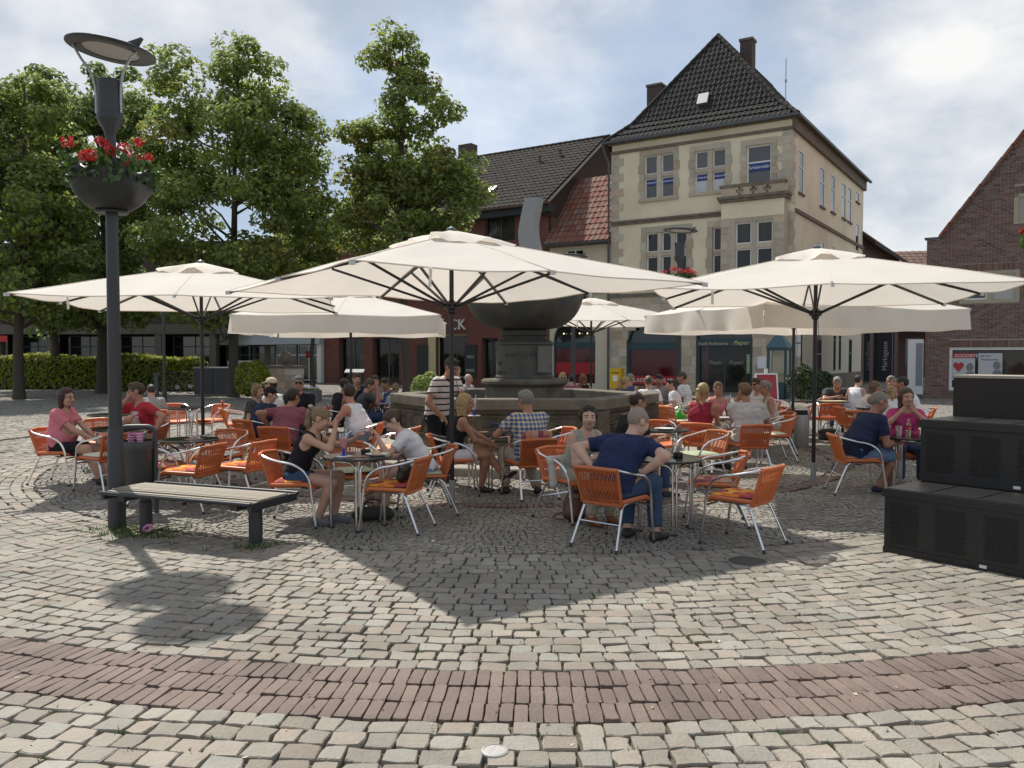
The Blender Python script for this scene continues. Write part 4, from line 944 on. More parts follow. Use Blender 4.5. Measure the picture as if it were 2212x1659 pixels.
# --- front row
person('girl in black sleeveless top spooning a pink milkshake, blonde ponytail', -2.20, 8.5, -4, .455, 17, 10, 0, 0, 0, -18, sc=.95, tone='fair', hair='pony', hcol='dkblonde', top=('tank', BK), bottom=('hot', JN), shoes='grey', fem=True, det=2,
       hands={'R': (.09,.42,1.00), 'L': (-.02,.60,.88)}, elbows={'R': (.6,.1,-1), 'L': (-.6,0,-1)}, feet={'R': (.10,.24,.085), 'L': (-.07,.36,.085)}, handdir={'R': (-.2,.0,1), 'L': (.4,.5,.5)})
person('girl in white T-shirt bending over her ice cream plate, brown ponytail', -.97, 9.05, 193, .455, 26, 12, 0, 0, -4, -28, sc=.95, tone='pale', hair='pony', hcol='brown', top=('tee', W_), bottom=('shorts', LJ), shoes='navy', fem=True, det=2,
       hands={'L': (-.10,.50,.86), 'R': (.14,.40,.60)}, elbows={'L': (-.6,-.2,-1)}, feet={'L': (-.04,.42,.085), 'R': (.12,.50,.085)}, glasses='clear')
person('bald man in blue polo rising from the nearest chair, seen from behind', .90, 7.56, 50, .47, 27, 14, 3, 0, 22, -22, sc=1.07, tone='pale', hair='balding', hcol='buzz', top=('polo', POLO), bottom=('jeans', JN), shoes='dark', det=2, wide=1.07,
       hands={'R': (.285,.12,.685), 'L': (-.22,.02,.70)}, elbows={'R': (1,-.5,-.1), 'L': (-1,-.6,-.1)}, feet={'R': (.24,.40,.085), 'L': (-.04,.36,.085)})
person('dark-haired woman facing us with sunglasses pushed up on her head', .66, 8.72, -48, .44, 16, 10, 0, 10, 30, -4, sc=.98, tone='pale', hair='updo', hcol='dkbrown', top=('tank', SG), bottom=('jeans', BG), shoes='brown', fem=True, det=2, glasses='head',
       hands={'R': (.05,.38,.70), 'L': (-.10,.42,.73)}, feet={'R': (.1,.34,.085), 'L': (-.1,.40,.085)})
person('grey-haired man in blue checked shirt reading a menu, seen from behind', .22, 10.12, 112, .45, 5, 5, 0, 0, -12, -14, sc=1.02, tone='tan', hair='short', hcol='grey', top=('tee', checks), bottom=('jeans', BG), shoes='dark', det=2, glasses='clear', wide=1.05,
       hands={'L': (-.20,.34,.84), 'R': (.02,.38,.84)}, elbows={'L': (-1,-.2,-.8), 'R': (1,-.3,-.8)}, feet={'L': (-.20,.30,.085), 'R': (.12,.05,.085)})
person('blonde woman in black top with crossed legs looking right', -.74, 10.35, 8, .45, 12, 6, 0, -6, 0, -4, sc=.97, tone='tan', hair='long', hcol='blonde', top=('tank', BK), bottom=('shorts', W_), shoes='sandal', fem=True, det=2, glasses='clear',
       hands={'R': (.06,.48,.60), 'L': (-.02,.50,.62)}, feet={'R': (.0,.36,.085), 'L': (.10,.62,.24)}, knees={'L': (.2,1,1.2)})
person('waiter in black and white striped polo bending to serve', -1.02, 11.2, -38, 0, 15, 10, 0, 0, 8, -24, sc=1.0, tone='tan', hair='short', hcol='black', top=('polo', stripes), bottom=('jeans', BK), shoes='dark', det=2,
       hands={'R': (.16,.24,.93), 'L': (-.06,.56,.93)}, elbows={'R': (1,-.6,-.4), 'L': (-1,-.5,-.6)}, feet={'R': (.12,-.02,.085), 'L': (-.12,.06,.085)})
person('man in black T-shirt and glasses turned right behind the blue polo man', 1.38, 10.0, 22, .45, 10, 6, 0, 0, 0, -8, sc=1.02, tone='tan', hair='balding', hcol='dkbrown', top=('tee', BK), bottom=('jeans', JN), shoes='navy', det=2, glasses='clear',
       hands={'R': (.20,.36,.73), 'L': (-.05,.44,.74)}, feet={'R': (.16,.46,.085), 'L': (-.1,.40,.085)})
# --- left
person('woman in pink T-shirt with dark red bob and glasses, far left', -6.08, 11.2, -6, .45, -2, 10, 0, 0, 8, -6, sc=1.0, tone='fair', hair='bob', hcol='auburn', top=('tee', PK), bottom=('shorts', BK), shoes='dark', fem=True, det=2, glasses='clear', belly=.06,
       hands={'R': (.02,.42,.62), 'L': (-.06,.44,.62)}, feet={'R': (.10,.58,.085), 'L': (-.08,.62,.085)})
person('man in red printed T-shirt with hand at his mouth behind the lamp post', -5.42, 12.2, -128, .45, 4, 6, 0, 0, 32, -8, sc=1.05, tone='red', hair='short', hcol='brown', top=('tee', redshirt), bottom=('bermuda', BG), shoes='grey', det=2, glasses='clear',
       hands={'R': (.07,.20,1.10), 'L': (-.46,.10,.62)}, elbows={'R': (.7,.3,-1), 'L': (-1,-.6,0)}, feet={'L': (.02,.44,.40), 'R': (.12,.42,.085)}, handdir={'R': (-.3,-.1,1)})
person('boy in grey T-shirt seen from behind, beside the lamp post', -6.58, 15.15, 115, .45, 14, 10, 0, 0, 0, -20, sc=.92, tone='fair', hair='short', hcol='dkbrown', top=('tee', GY), bottom=('jeans', JN), det=1)
person('person in navy shirt and black baseball cap, back to us', -4.0, 13.0, 52, .45, 18, 10, 0, 0, 38, -10, sc=.98, tone='fair', hair='crop', hcol='black', top=('tee', NV), bottom=('jeans', BK), det=1, cap='black', hands={'R': (.1,.44,.73), 'L': (-.1,.44,.73)})
person('man in mauve T-shirt seen from behind', -3.25, 11.78, 78, .45, 20, 12, 0, 0, 10, -8, sc=1.03, tone='tan', hair='short', hcol='dkbrown', top=('tee', MV), bottom=('jeans', BK), det=2, hands={'R': (.12,.42,.74), 'L': (-.30,.12,.72)}, wide=1.04)
person('person with tousled blond hair behind the black cap', -4.42, 14.05, -10, .45, 8, 6, 0, 0, 0, -5, sc=.95, tone='fair', hair='curly', hcol='dkblonde', top=('tee', DG), bottom=('jeans', JN), fem=True, det=1)
person('person in white T-shirt and cream cap turned away left', -4.2, 14.75, 160, .45, 5, 5, 0, 0, 0, -4, sc=1.04, tone='fair', hair='short', hcol='dkbrown', top=('tee', W_), bottom=('jeans', JN), det=1, cap='cream')
person('man in black polo, sunglasses and grey flat cap facing us', -3.85, 15.0, -85, .45, 2, 3, 0, 0, -8, 0, sc=1.06, tone='red', hair='crop', hcol='grey', top=('polo', BK), bottom=('jeans', JN), det=1, cap='grey', glasses='sun', hands={'R': (.10,.44,.74), 'L': (-.12,.42,.74)}, wide=1.08)
person('man in white vest with bare shoulders, leaning on the table', -2.22, 12.22, 176, .45, 14, 8, 0, 12, 45, -6, sc=1.05, tone='red', hair='short', hcol='dkbrown', top=('tank', W_), bottom=('shorts', LJ), det=2, belly=.08, wide=1.06, hands={'L': (-.12,.56,.76), 'R': (.16,.30,1.05)}, elbows={'R': (.8,.2,-1), 'L': (-.7,-.3,-.7)})
person('woman with piled dark hair left of the family group', -3.25, 15.75, 62, .45, 8, 5, 0, 0, 0, 0, sc=1.0, tone='tan', hair='bun', hcol='dkbrown', top=('tee', BK), bottom=('jeans', BK), fem=True, det=1)
person('man in the family group looking out over a cup, behind the vest man', -3.42, 18.2, -70, .45, 4, 5, 0, 0, 0, -6, sc=1.05, tone='fair', hair='short', hcol='brown', top=('tee', NV), bottom=('jeans', JN), det=1, hands={'R': (.05,.3,.95), 'L': (-.1,.4,.74)})
person('man holding a dark cup just beyond the vest man', -3.05, 16.55, 20, .45, 14, 10, 0, 0, 20, -10, sc=.98, tone='red', hair='short', hcol='brown', top=('tee', DG), bottom=('jeans', JN), det=1, hands={'R': (.05,.36,.98), 'L': (-.1,.4,.8)})
person('child peeking between two men of the family group', -3.25, 18.9, -85, .48, 2, 3, 0, 0, 0, -4, sc=.86, tone='pale', hair='short', hcol='ltbrown', top=('tee', LB), bottom=('jeans', JN), det=0)
person('man with sunglasses eating in the family group', -2.98, 18.2, -90, .45, 10, 6, 0, 0, -10, -8, sc=1.02, tone='red', hair='crop', hcol='dkbrown', top=('tee', GY), bottom=('jeans', JN), det=1, glasses='sun', hands={'R': (.08,.28,1.05), 'L': (-.06,.28,1.06)})
person('person in blue shirt behind the light blue girl', -2.55, 17.8, -140, .45, 12, 8, 0, 0, 0, -14, sc=.97, tone='tan', hair='short', hcol='dkbrown', top=('tee', BL), bottom=('jeans', JN), det=0)
person('girl in light blue T-shirt with ponytail, back to us', -2.28, 16.5, 118, .45, 8, 8, 0, 0, 12, -6, sc=.86, tone='fair', hair='pony', hcol='dkblonde', top=('tee', LB), bottom=('shorts', LJ), fem=True, det=1, hands={'L': (-.1,.38,.74), 'R': (.1,.38,.74)})
person('smiling man with glasses and dark top beyond the waiter', -1.42, 22.0, -100, .56, 6, 5, 0, 0, 10, -8, sc=1.05, tone='fair', hair='crop', hcol='grey', top=('tee', BK), bottom=('jeans', BK), det=1, glasses='clear')
person('white-haired man in light blue shirt behind the fountain rim', -1.22, 20.4, -35, .45, 14, 8, 0, 0, 0, -6, sc=1.0, tone='red', hair='balding', hcol='white', top=('tee', LB), bottom=('jeans', BG), det=1)
# --- beyond the fountain, right
person('woman with curly blonde hair and sunglasses behind the fountain', 1.25, 20.9, -70, .47, 4, 5, 0, 0, 15, -6, sc=.98, tone='fair', hair='curly', hcol='blonde', top=('tee', GY), bottom=('jeans', JN), fem=True, det=0, glasses='sun')
person('dark-haired person low behind the fountain rim', 1.48, 20.2, 100, .45, 12, 8, 0, 0, 0, -6, sc=.97, tone='fair', hair='short', hcol='black', top=('tee', MV), bottom=('jeans', JN), det=0)
person('red-haired woman in black behind the fountain rim', 1.80, 20.9, 95, .45, 6, 5, 0, 0, 10, -4, sc=.95, tone='fair', hair='long', hcol='red', top=('tank', BK), bottom=('jeans', BK), fem=True, det=0)
person('blonde woman in profile beside the yellow letter box', 2.35, 18.1, 15, .45, 10, 6, 0, 0, 0, -6, sc=.98, tone='fair', hair='pony', hcol='blonde', top=('tee', DG), bottom=('jeans', JN), fem=True, det=1)
person('grey-haired woman in blue sleeveless top behind the blonde in profile', 2.75, 19.5, 60, .45, 4, 5, 0, 0, 20, 0, sc=1.0, tone='fair', hair='bun', hcol='grey', top=('tank', BL), bottom=('jeans', JN), fem=True, det=0)
person('woman in white dotted blouse with clipped hair, back to us', 2.80, 16.9, 92, .45, 6, 6, 0, 0, 8, -4, sc=1.02, tone='fair', hair='bun', hcol='ltbrown', top=('tee', dots), bottom=('jeans', BK), fem=True, det=1, wide=1.1)
person('man in pale grey at the family table by the red window', 3.50, 19.4, -120, .45, 10, 8, 0, 0, 0, -14, sc=1.02, tone='tan', hair='short', hcol='dkbrown', top=('tee', GY), bottom=('jeans', JN), det=0)
person('boy in white T-shirt in profile at the family table', 3.52, 17.75, 172, .45, 8, 6, 0, 0, -8, -4, sc=.92, tone='fair', hair='short', hcol='dkbrown', top=('tee', W_), bottom=('jeans', JN), det=1)
person('man in white plaid shirt with his back to the stone pillar', 3.95, 18.9, 150, .45, 4, 4, 0, 0, -10, -4, sc=1.06, tone='tan', hair='crop', hcol='brown', top=('tee', wplaid), bottom=('jeans', JN), det=1)
person('woman in burgundy sleeveless top with long blonde ponytail, back to us', 2.82, 12.4, 60, .45, 6, 6, 0, 0, 12, -2, sc=1.03, tone='tan', hair='pony', hcol='blonde', top=('tank', BU), bottom=('shorts', JN), fem=True, det=2, wide=1.08, hands={'R': (.1,.42,.74), 'L': (-.1,.42,.74)})
person('woman with short blond hair and bare shoulders opposite the ponytail', 3.58, 14.7, -65, .45, 10, 6, 0, 0, 40, -4, sc=.98, tone='red', hair='short', hcol='dkblonde', top=('tank', PK), bottom=('jeans', BG), fem=True, det=1, glasses='clear')
person('broad man in pale grey T-shirt, back to us, hand at chin', 3.46, 12.1, 98, .45, 10, 6, 0, 0, -12, -4, sc=1.05, tone='tan', hair='short', hcol='ltbrown', top=('tee', PG), bottom=('shorts', BG), det=2, wide=1.12, hands={'L': (-.05,.30,1.0), 'R': (.26,.30,.72)})
person('man with sunglasses between grey shirt and grey-haired woman', 4.68, 15.6, -150, .45, 6, 5, 0, 0, 0, -4, sc=1.02, tone='red', hair='short', hcol='brown', top=('tee', wplaid), bottom=('jeans', JN), det=0, glasses='sun')
person('woman with short grey hair and sunglasses in white top, profile left', 4.52, 14.4, 178, .45, 8, 6, 0, 0, 0, -2, sc=1.0, tone='tan', hair='short', hcol='grey', top=('tank', CR), bottom=('jeans', BG), fem=True, det=1, glasses='sun')
# --- right
person('grey-haired man in dark grey T-shirt leaning over the map table', 7.42, 19.05, -105, .45, 26, 12, 0, 0, 0, -26, sc=1.08, tone='red', hair='short', hcol='grey', top=('tee', DG), bottom=('jeans', JN), det=1, wide=1.1, hands={'R': (.02,.46,.79), 'L': (-.14,.48,.77)}, elbows={'R': (1,.1,-.2), 'L': (-1,.1,-.2)})
person('woman with dark ponytail behind the white vest woman', 7.6, 18.4, 40, .47, 10, 6, 0, 0, 0, -10, sc=.98, tone='fair', hair='bun', hcol='dkbrown', top=('tank', W_), bottom=('jeans', BK), fem=True, det=0)
person('brown-haired woman in white vest with arms folded on the table', 6.78, 16.1, -12, .45, 18, 8, 0, 0, 18, -18, sc=.98, tone='tan', hair='bob', hcol='ltbrown', top=('tank', W_), bottom=('jeans', BK), fem=True, det=1, hands={'R': (-.06,.42,.77), 'L': (.08,.48,.77)})
person('frowning man with grey hair facing us on the right', 7.72, 17.0, -100, .45, 12, 6, 0, 0, 4, -6, sc=1.04, tone='red', hair='short', hcol='grey', top=('tee', DG), bottom=('jeans', JN), det=1, hands={'L': (-.05,.3,1.0), 'R': (.1,.4,.76)})
person('man in white T-shirt whispering, back to us, right of the group', 7.68, 15.75, 150, .46, 16, 10, 0, 0, 6, -6, sc=1.07, tone='tan', hair='crop', hcol='black', top=('tee', W_), bottom=('jeans', JN), det=1, wide=1.08, hands={'R': (.05,.40,1.0), 'L': (-.2,.36,.75)})
person('blonde child between navy shirt man and woman in magenta', 6.6, 14.4, 80, .48, 8, 6, 0, 0, 0, -6, sc=.86, tone='fair', hair='pony', hcol='blonde', top=('tee', W_), bottom=('jeans', JN), fem=True, det=1)
person('man in navy T-shirt and denim shorts leaning right, seen from behind', 4.33, 10.4, -2, .45, 18, 10, 0, -8, 6, -14, sc=1.05, tone='tan', hair='crop', hcol='grey', top=('tee', NV), bottom=('bermuda', LJ), shoes='navy', det=2, wide=1.1, belly=.05, hands={'R': (.10,.50,.66), 'L': (-.05,.50,.66)}, feet={'R': (.05,.26,.085), 'L': (-.05,.46,.085)})
person('smiling woman in magenta T-shirt with fringe, facing us', 5.28, 11.15, -104, .45, 4, 5, 0, 0, -14, -2, sc=1.0, tone='fair', hair='bob', hcol='brown', top=('tee', MG), bottom=('jeans', JN), fem=True, det=2, hands={'R': (.10,.24,.98), 'L': (-.08,.24,.99)}, elbows={'R': (1,.1,-1), 'L': (-1,.1,-1)})
# ================= fountain
m_sand = M('fountain_sandstone', (.18,.155,.118), .9, ns=3.0, na=.8, col2=(.075,.068,.055), bump=.5, bs=35, spec=.2)
m_sandl = M('fountain_rim_stone', (.215,.19,.15), .9, ns=4, na=.75, col2=(.10,.092,.075), bump=.4, bs=35, spec=.2)
m_brz = M('weathered_bronze', (.115,.10,.078), .62, .25, ns=3.2, na=.85, col2=(.04,.058,.055), bump=.25, bs=25)
m_step = M('fountain_step_stone', (.36,.33,.275), .9, ns=5, na=.5, col2=(.2,.18,.15), bump=.3, bs=40)
def poly_ring(rad, n=6, a0=0.0, rnd=0.0):
    return [(rad*math.cos(a0+2*math.pi*k/n), rad*math.sin(a0+2*math.pi*k/n)) for k in range(n)]
def poly_lathe(mb, prof, n=6, a0=0.0):
    return mb.lathe(prof, n, (0,0,0), a0)
FT = empty('market_fountain', (FC[0], FC[1], 0), 0, 'stone market fountain with hexagonal basin, bronze pedestal bowl and steel sculpture', 'fountain')
A0 = 0.0
for (r, z0, z1) in ((3.12, -.03, .12), (2.72, .12, .24)):
    mb = MB(); mb.lathe([(r, z0), (r, z1-.015), (r-.015, z1), (1.9, z1)], 48); mb.build('step', m_step, FT, True, 30)
mb = MB(); poly_lathe(mb, [(2.34,.24),(2.34,.34),(2.25,.37),(2.22,.37),(2.22,.80),(2.27,.83),(2.27,.88)], 6, A0); mb.build('basin_wall', m_sand, FT, False)
mb = MB(); poly_lathe(mb, [(2.27,.88),(2.38,.885),(2.40,.90),(2.40,1.04),(2.385,1.055),(1.97,1.055),(1.955,1.04),(1.955,.45)], 6, A0); mb.build('basin_rim', m_sandl, FT, False)
mb = MB(); poly_lathe(mb, [(1.96,.80),(.001,.80)], 6, A0); mb.build('water', M('fountain_water', (.02,.03,.028), .06, spec=.6), FT, False)
for k in range(6):                     # corner piers, panels, carved shells
    a = A0+2*math.pi*k/6; mb = MB(); c = Vector((2.30*math.cos(a), 2.30*math.sin(a), 0)); t = Vector((-math.sin(a), math.cos(a), 0)); rd = Vector((math.cos(a), math.sin(a), 0))
    mb.bar(c - rd*.03 + Vector((0,0,.245)), c - rd*.03 + Vector((0,0,.875)), .22, .22, up=rd); mb.build('corner_pier', m_sand, FT, False)
    am = a + math.pi/6; ap = 2.22*math.cos(math.pi/6); rd = Vector((math.cos(am), math.sin(am), 0)); t = Vector((-math.sin(am), math.cos(am), 0))
    pn = MB()
    for zz_ in (.42, .77): pn.bar(rd*(ap+.012) - t*.82 + Vector((0,0,zz_)), rd*(ap+.012) + t*.82 + Vector((0,0,zz_)), .03, .035)
    for s_ in (-1, 1): pn.bar(rd*(ap+.012) + t*.82*s_ + Vector((0,0,.43)), rd*(ap+.012) + t*.82*s_ + Vector((0,0,.76)), .035, .03)
    pn.build('panel_frame', m_sand, FT, False)
    for s_ in (-1, 1):                 # fan-shaped carving with ribs
        sh = MB(); base = rd*(ap+.012) + t*.12*s_ + Vector((0,0,.70))
        for q in range(9):
            an = R(200 + q*14) if s_ > 0 else R(-20 - q*14); an = R(-10-q*10); L_ = .56 - .03*q; d_ = t*s_*math.cos(an) + Vector((0,0,math.sin(an)))*.75
            sh.tube([base, base + d_*L_*.5 + rd*.03, base + d_*L_ + rd*.012], [.016,.026,.012], 6)
        sh.build('carved_shell', m_sand, FT)
    sc_ = MB(); base = rd*(ap+.03) + Vector((0,0,.62)); sc_.tube([base - t*.05, base + t*.05], .07, 10); sc_.tube([base+Vector((0,0,-.02)), base+Vector((0,0,.13))], [.07,.03], 8); sc_.build('carved_boss', m_sand, FT)
mb = MB(); mb.lathe([(.70,.5),(.70,1.18),(.74,1.20),(.77,1.235),(.77,1.275),(.74,1.31),(.50,1.32)], 40); mb.build('drum', m_sand, FT, True, 35)
mb = MB(); mb.lathe([(.515,1.315),(.515,1.36),(.50,1.38),(.50,1.90),(.52,1.92),(.52,1.95),(.47,1.99),(.40,2.03),(.385,2.06),(.43,2.08),(.445,2.12),(.43,2.16),(.38,2.175),(.36,2.20)], 40); mb.build('pedestal', m_brz, FT, True, 35)
prof = [(.36,2.19)] + [(.36+.70*math.sin(R(a))**.85, 2.19+.72*(1-math.cos(R(a)))) for a in range(8, 91, 8)] + [(1.09,2.93),(1.10,2.96),(1.03,2.96)] + [(.98*math.cos(R(a)), 2.94-.45*math.sin(R(a))) for a in range(5, 90, 12)] + [(.01,2.49)]
mb = MB(); mb.lathe(prof, 56); mb.build('bowl', m_brz, FT, True, 50)
# bands of raised lettering and plaque
def ring_text(body, rad, z, size, a_start, mat, parent, name):
    ang = a_start
    for ch in body:
        wdt = size*.72 if ch not in ' I1' else size*.5
        if ch != ' ': text_mesh(name, ch, size, mat, parent, (rad*math.cos(ang), rad*math.sin(ang), z), ang+math.pi/2, .006, 'CENTER')
        ang += wdt/rad
ring_text('RUDESTEINEN', .503, 1.71, .085, R(-128), m_brz, FT, 'raised_letter'); ring_text('1911', .503, 1.56, .085, R(-160), m_brz, FT, 'raised_letter'); ring_text('EMENS', .503, 1.40, .085, R(-162), m_brz, FT, 'raised_letter'); ring_text('UN', .503, 1.40, .085, R(-62), m_brz, FT, 'raised_letter')
mb = MB(); mb.box(-.16,.16,-.03,.01,-.23,.23); pq = mb.build('plaque', M('plaque_bronze', (.16,.165,.155), .45, .4, ns=9, na=.4), FT, False, loc=(.50*math.cos(R(-48)), .50*math.sin(R(-48)), 1.66), rot=(0,0,R(42)))
# stainless sculpture: bent folded sheet column
m_ss = M('stainless_sheet', (.27,.27,.265), .5, .6, ns=3, na=.4, col2=(.2,.2,.2))
def wavy(z): return .05*math.sin((z-3.0)*4.6+.4)
V = []; F = []; zs_ = [2.5+.08*i for i in range(26)]; prof4 = [(-.19,-.10),(.06,-.16),(.20,.02),(.12,.15),(-.15,.12)]
for i, z in enumerate(zs_):
    tw_ = R(16)*math.sin((z-2.5)*1.5); k = 1+.12*math.sin((z-2.5)*2.1)
    for (px, py) in prof4: V.append((wavy(z)+(px*math.cos(tw_)-py*math.sin(tw_))*k, (px*math.sin(tw_)+py*math.cos(tw_))*k, z))
for i in range(len(zs_)-1):
    for j in range(5): F.append((i*5+j, i*5+(j+1)%5, (i+1)*5+(j+1)%5, (i+1)*5+j))
F += [tuple(range(4,-1,-1)), tuple(range((len(zs_)-1)*5, len(zs_)*5))]
mb = MB(); mb.add(V, F); mb.build('sculpture', m_ss, FT, True, 35, loc=(.12,.0,0))
mb = MB(); mb.lathe([(.02,2.55),(.20,2.60),(.30,2.9),(.24,3.12),(.12,3.2),(.001,3.21)], 14, (.35,-.1,0)); mb.build('sculpture_orb', m_ss, FT)
mb = MB(); mb.tube(smooth_path([(-.1,0,2.6),(-.35,-.05,3.1),(-.2,-.1,3.25),(.0,-.1,3.35)],5), [.05]*15+[.01], 6); mb.build('sculpture_fin', m_ss, FT)

# ================= street lamps with flower baskets
m_ant = M('anthracite_paint', (.035,.037,.04), .45, ns=20, na=.25, col2=(.05,.05,.05), bump=.05, bs=80); m_lens2 = M('lamp_lens', (.45,.43,.40), .35, .2, bump=.9, bs=30); m_bask = M('basket_plastic', (.022,.026,.028), .45)
m_ger = M('geranium_red', (.60,.022,.015), .6, var=.25, huevar=.008, transl=.2); m_leaf = M('geranium_leaf', (.065,.12,.028), .6, var=.3, huevar=.02, transl=.25)
def leaf_quads(n, fn, size, seed):
    rg = np.random.default_rng(seed); P = np.array([fn(rg) for _ in range(n)]); a = rg.normal(size=(n,3)); a /= np.linalg.norm(a, axis=1)[:,None]; b = np.cross(a, rg.normal(size=(n,3))); b /= np.linalg.norm(b, axis=1)[:,None]
    sz = size*rg.uniform(.6,1.3,n)[:,None]; V = np.stack([P-a*sz, P+b*sz*.6, P+a*sz, P-b*sz*.6], 1).reshape(-1,3); F = np.arange(4*n).reshape(-1,4); return V, F
def street_lamp(x, y, label, seed, tilt=8, top=True, zsc=1.0, yaw=0.0):
    e = empty('street_lamp', (x, y, 0), R(yaw), label, 'street lamp', 'dark street lamps with flower baskets'); rnd = random.Random(seed)
    mb = MB(); mb.lathe([(.086,-.03),(.086,.62),(.078,.66),(.074,.98),(.066,1.0)], 20); mb.build('post_base', m_ant, e)
    mb = MB(); mb.lathe([(.065,.99),(.058,3.2),(.052,3.3),(.05,3.95)], 20); mb.build('post', m_ant, e)
    mb = MB(); mb.lathe([(.05,3.91),(.058,3.93),(.058,3.95),(.12,4.06),(.124,4.09),(.124,4.13),(.118,4.135),(.118,4.45),(.10,4.46),(.001,4.46)], 24); mb.build('lamp_housing', m_ant, e, True, 35)
    hd = Vector((math.sin(R(tilt)), 0, math.cos(R(tilt))))
    dsk = MB(); dsk.lathe([(.001,.05),(.20,.045),(.36,.02),(.415,.002),(.415,-.012),(.40,-.02),(.265,-.024),(.26,-.010)], 48); d_ = dsk.build('reflector_disc', m_ant, e, True, 35, loc=(.02,0,4.76), rot=(0,R(tilt),0))
    ln_ = MB(); ln_.lathe([(.262,-.014),(.15,-.03),(.001,-.036)], 40); ln_.build('lens_panel', m_lens2, d_)
    for s_ in (-1, 1):
        arm = smooth_path([(s_*.122,-.03,4.13),(s_*.126,-.035,4.38),(s_*.17,-.05,4.54),(s_*.25,-.07,4.66),(s_*.33,-.09,4.77-s_*.05)], 5); mb = MB(); mb.tube(arm, .013, 8); mb.build('bracket', m_gal, e)
    if True:                            # clip on the disc
        mb = MB(); mb.prism([(.20,4.77),(.38,4.83),(.30,4.70)], -.14, -.08); mb.build('disc_clamp', m_ant, e, False)
    # basket in two halves, scalloped rim
    for hf in (0, 1):
        V = []; F = []; n = 28
        for i in range(n+1):
            a = math.pi*hf + math.pi*(i+.02)/(n+.04); sc_ = .5+.5*math.cos(a*6)
            for q in range(9):
                t = q/8; r = .10+.285*math.sin(t*math.pi/2)**.75; z = 3.16 + (.34+.07*sc_)*t**1.25; V.append((r*math.cos(a), r*math.sin(a), z))
        for i in range(n):
            for q in range(8): a = i*9+q; F.append((a, a+9, a+10, a+1))
        V2 = [(v[0]*.94, v[1]*.94, v[2]+.012) for v in V]; b0 = len(V); F2 = [tuple(b0+j for j in reversed(f)) for f in F]
        rimf = [(i*9+8, (i+1)*9+8, b0+(i+1)*9+8, b0+i*9+8) for i in range(n)] + [(q, b0+q, b0+q+1, q+1) for q in range(8)] + [(n*9+q, n*9+q+1, b0+n*9+q+1, b0+n*9+q) for q in range(8)]
        mb = MB(); mb.add(V+V2, F+F2+rimf); mb.build('basket_half', m_bask, e, True, 50)
    mb = MB(); mb.lathe([(.05,3.145),(.15,3.145),(.16,3.165),(.05,3.175)], 24); mb.build('basket_plate', m_bask, e)
    def foliage(rg):
        a = rg.uniform(0, 6.283); r = .45*math.sqrt(rg.uniform()); return (r*math.cos(a), r*math.sin(a), 3.46+.24*rg.uniform()**1.3-.10*max(0,r-.34)/.1*rg.uniform())
    V, F = leaf_quads(1100, foliage, .042, seed); o = mkobj('foliage', np_mesh('foliage', V, F), m_leaf, e, False); o['kind'] = 'stuff'
    st = MB()
    for k in range(16):
        a = rnd.uniform(0, 6.28); r = rnd.uniform(.12, .48); c = Vector((r*math.cos(a), r*math.sin(a), 3.66+rnd.uniform(-.02,.18)-.15*max(0,r-.35)*2)); rad = rnd.uniform(.045,.07)
        def bl(rg, c=c, rad=rad):
            v = rg.normal(size=3); v /= np.linalg.norm(v); return np.array(c)+v*rad*rg.uniform(.75,1.05)*np.array((1,1,.8))
        V, F = leaf_quads(80, bl, .017, seed*31+k); mkobj('flower_head', np_mesh('flower_head', V, F), m_ger, e, False)
        st.tube([(c.x*.5, c.y*.5, 3.45), tuple(c)], .004, 4)
    st.build('flower_stems', m_leaf, e)
    return e
street_lamp(*G(253, 1138), 'dark street lamp with red geranium basket beside the bench', 5, 7)
street_lamp(X(1466, 20.3), 20.3, 'street lamp with red flowers in front of the cream corner house', 6, 4)
street_lamp(8.25, 12.7, 'street lamp cut off by the right picture edge, red flowers showing', 7, 5)
street_lamp(X(1238, 25.5), 25.5, 'dark lamp post behind the fountain bowl, left of the rear parasol pole', 9, 5)
def plain_post(x, y, h, label):
    e = empty('lamp_post', (x, y, 0), 0, label, 'lamp post'); mb = MB(); mb.lathe([(.075,-.03),(.075,.5),(.055,.52),(.05,h),(.001,h)], 14); mb.build('post', m_ant, e)
    mb = MB(); mb.lathe([(.05,h),(.22,h+.1),(.22,h+.16),(.001,h+.2)], 16); mb.build('lamp_head', m_ant, e)
plain_post(X(355, 29), 29, 4.2, 'slim grey post between the two left trees')

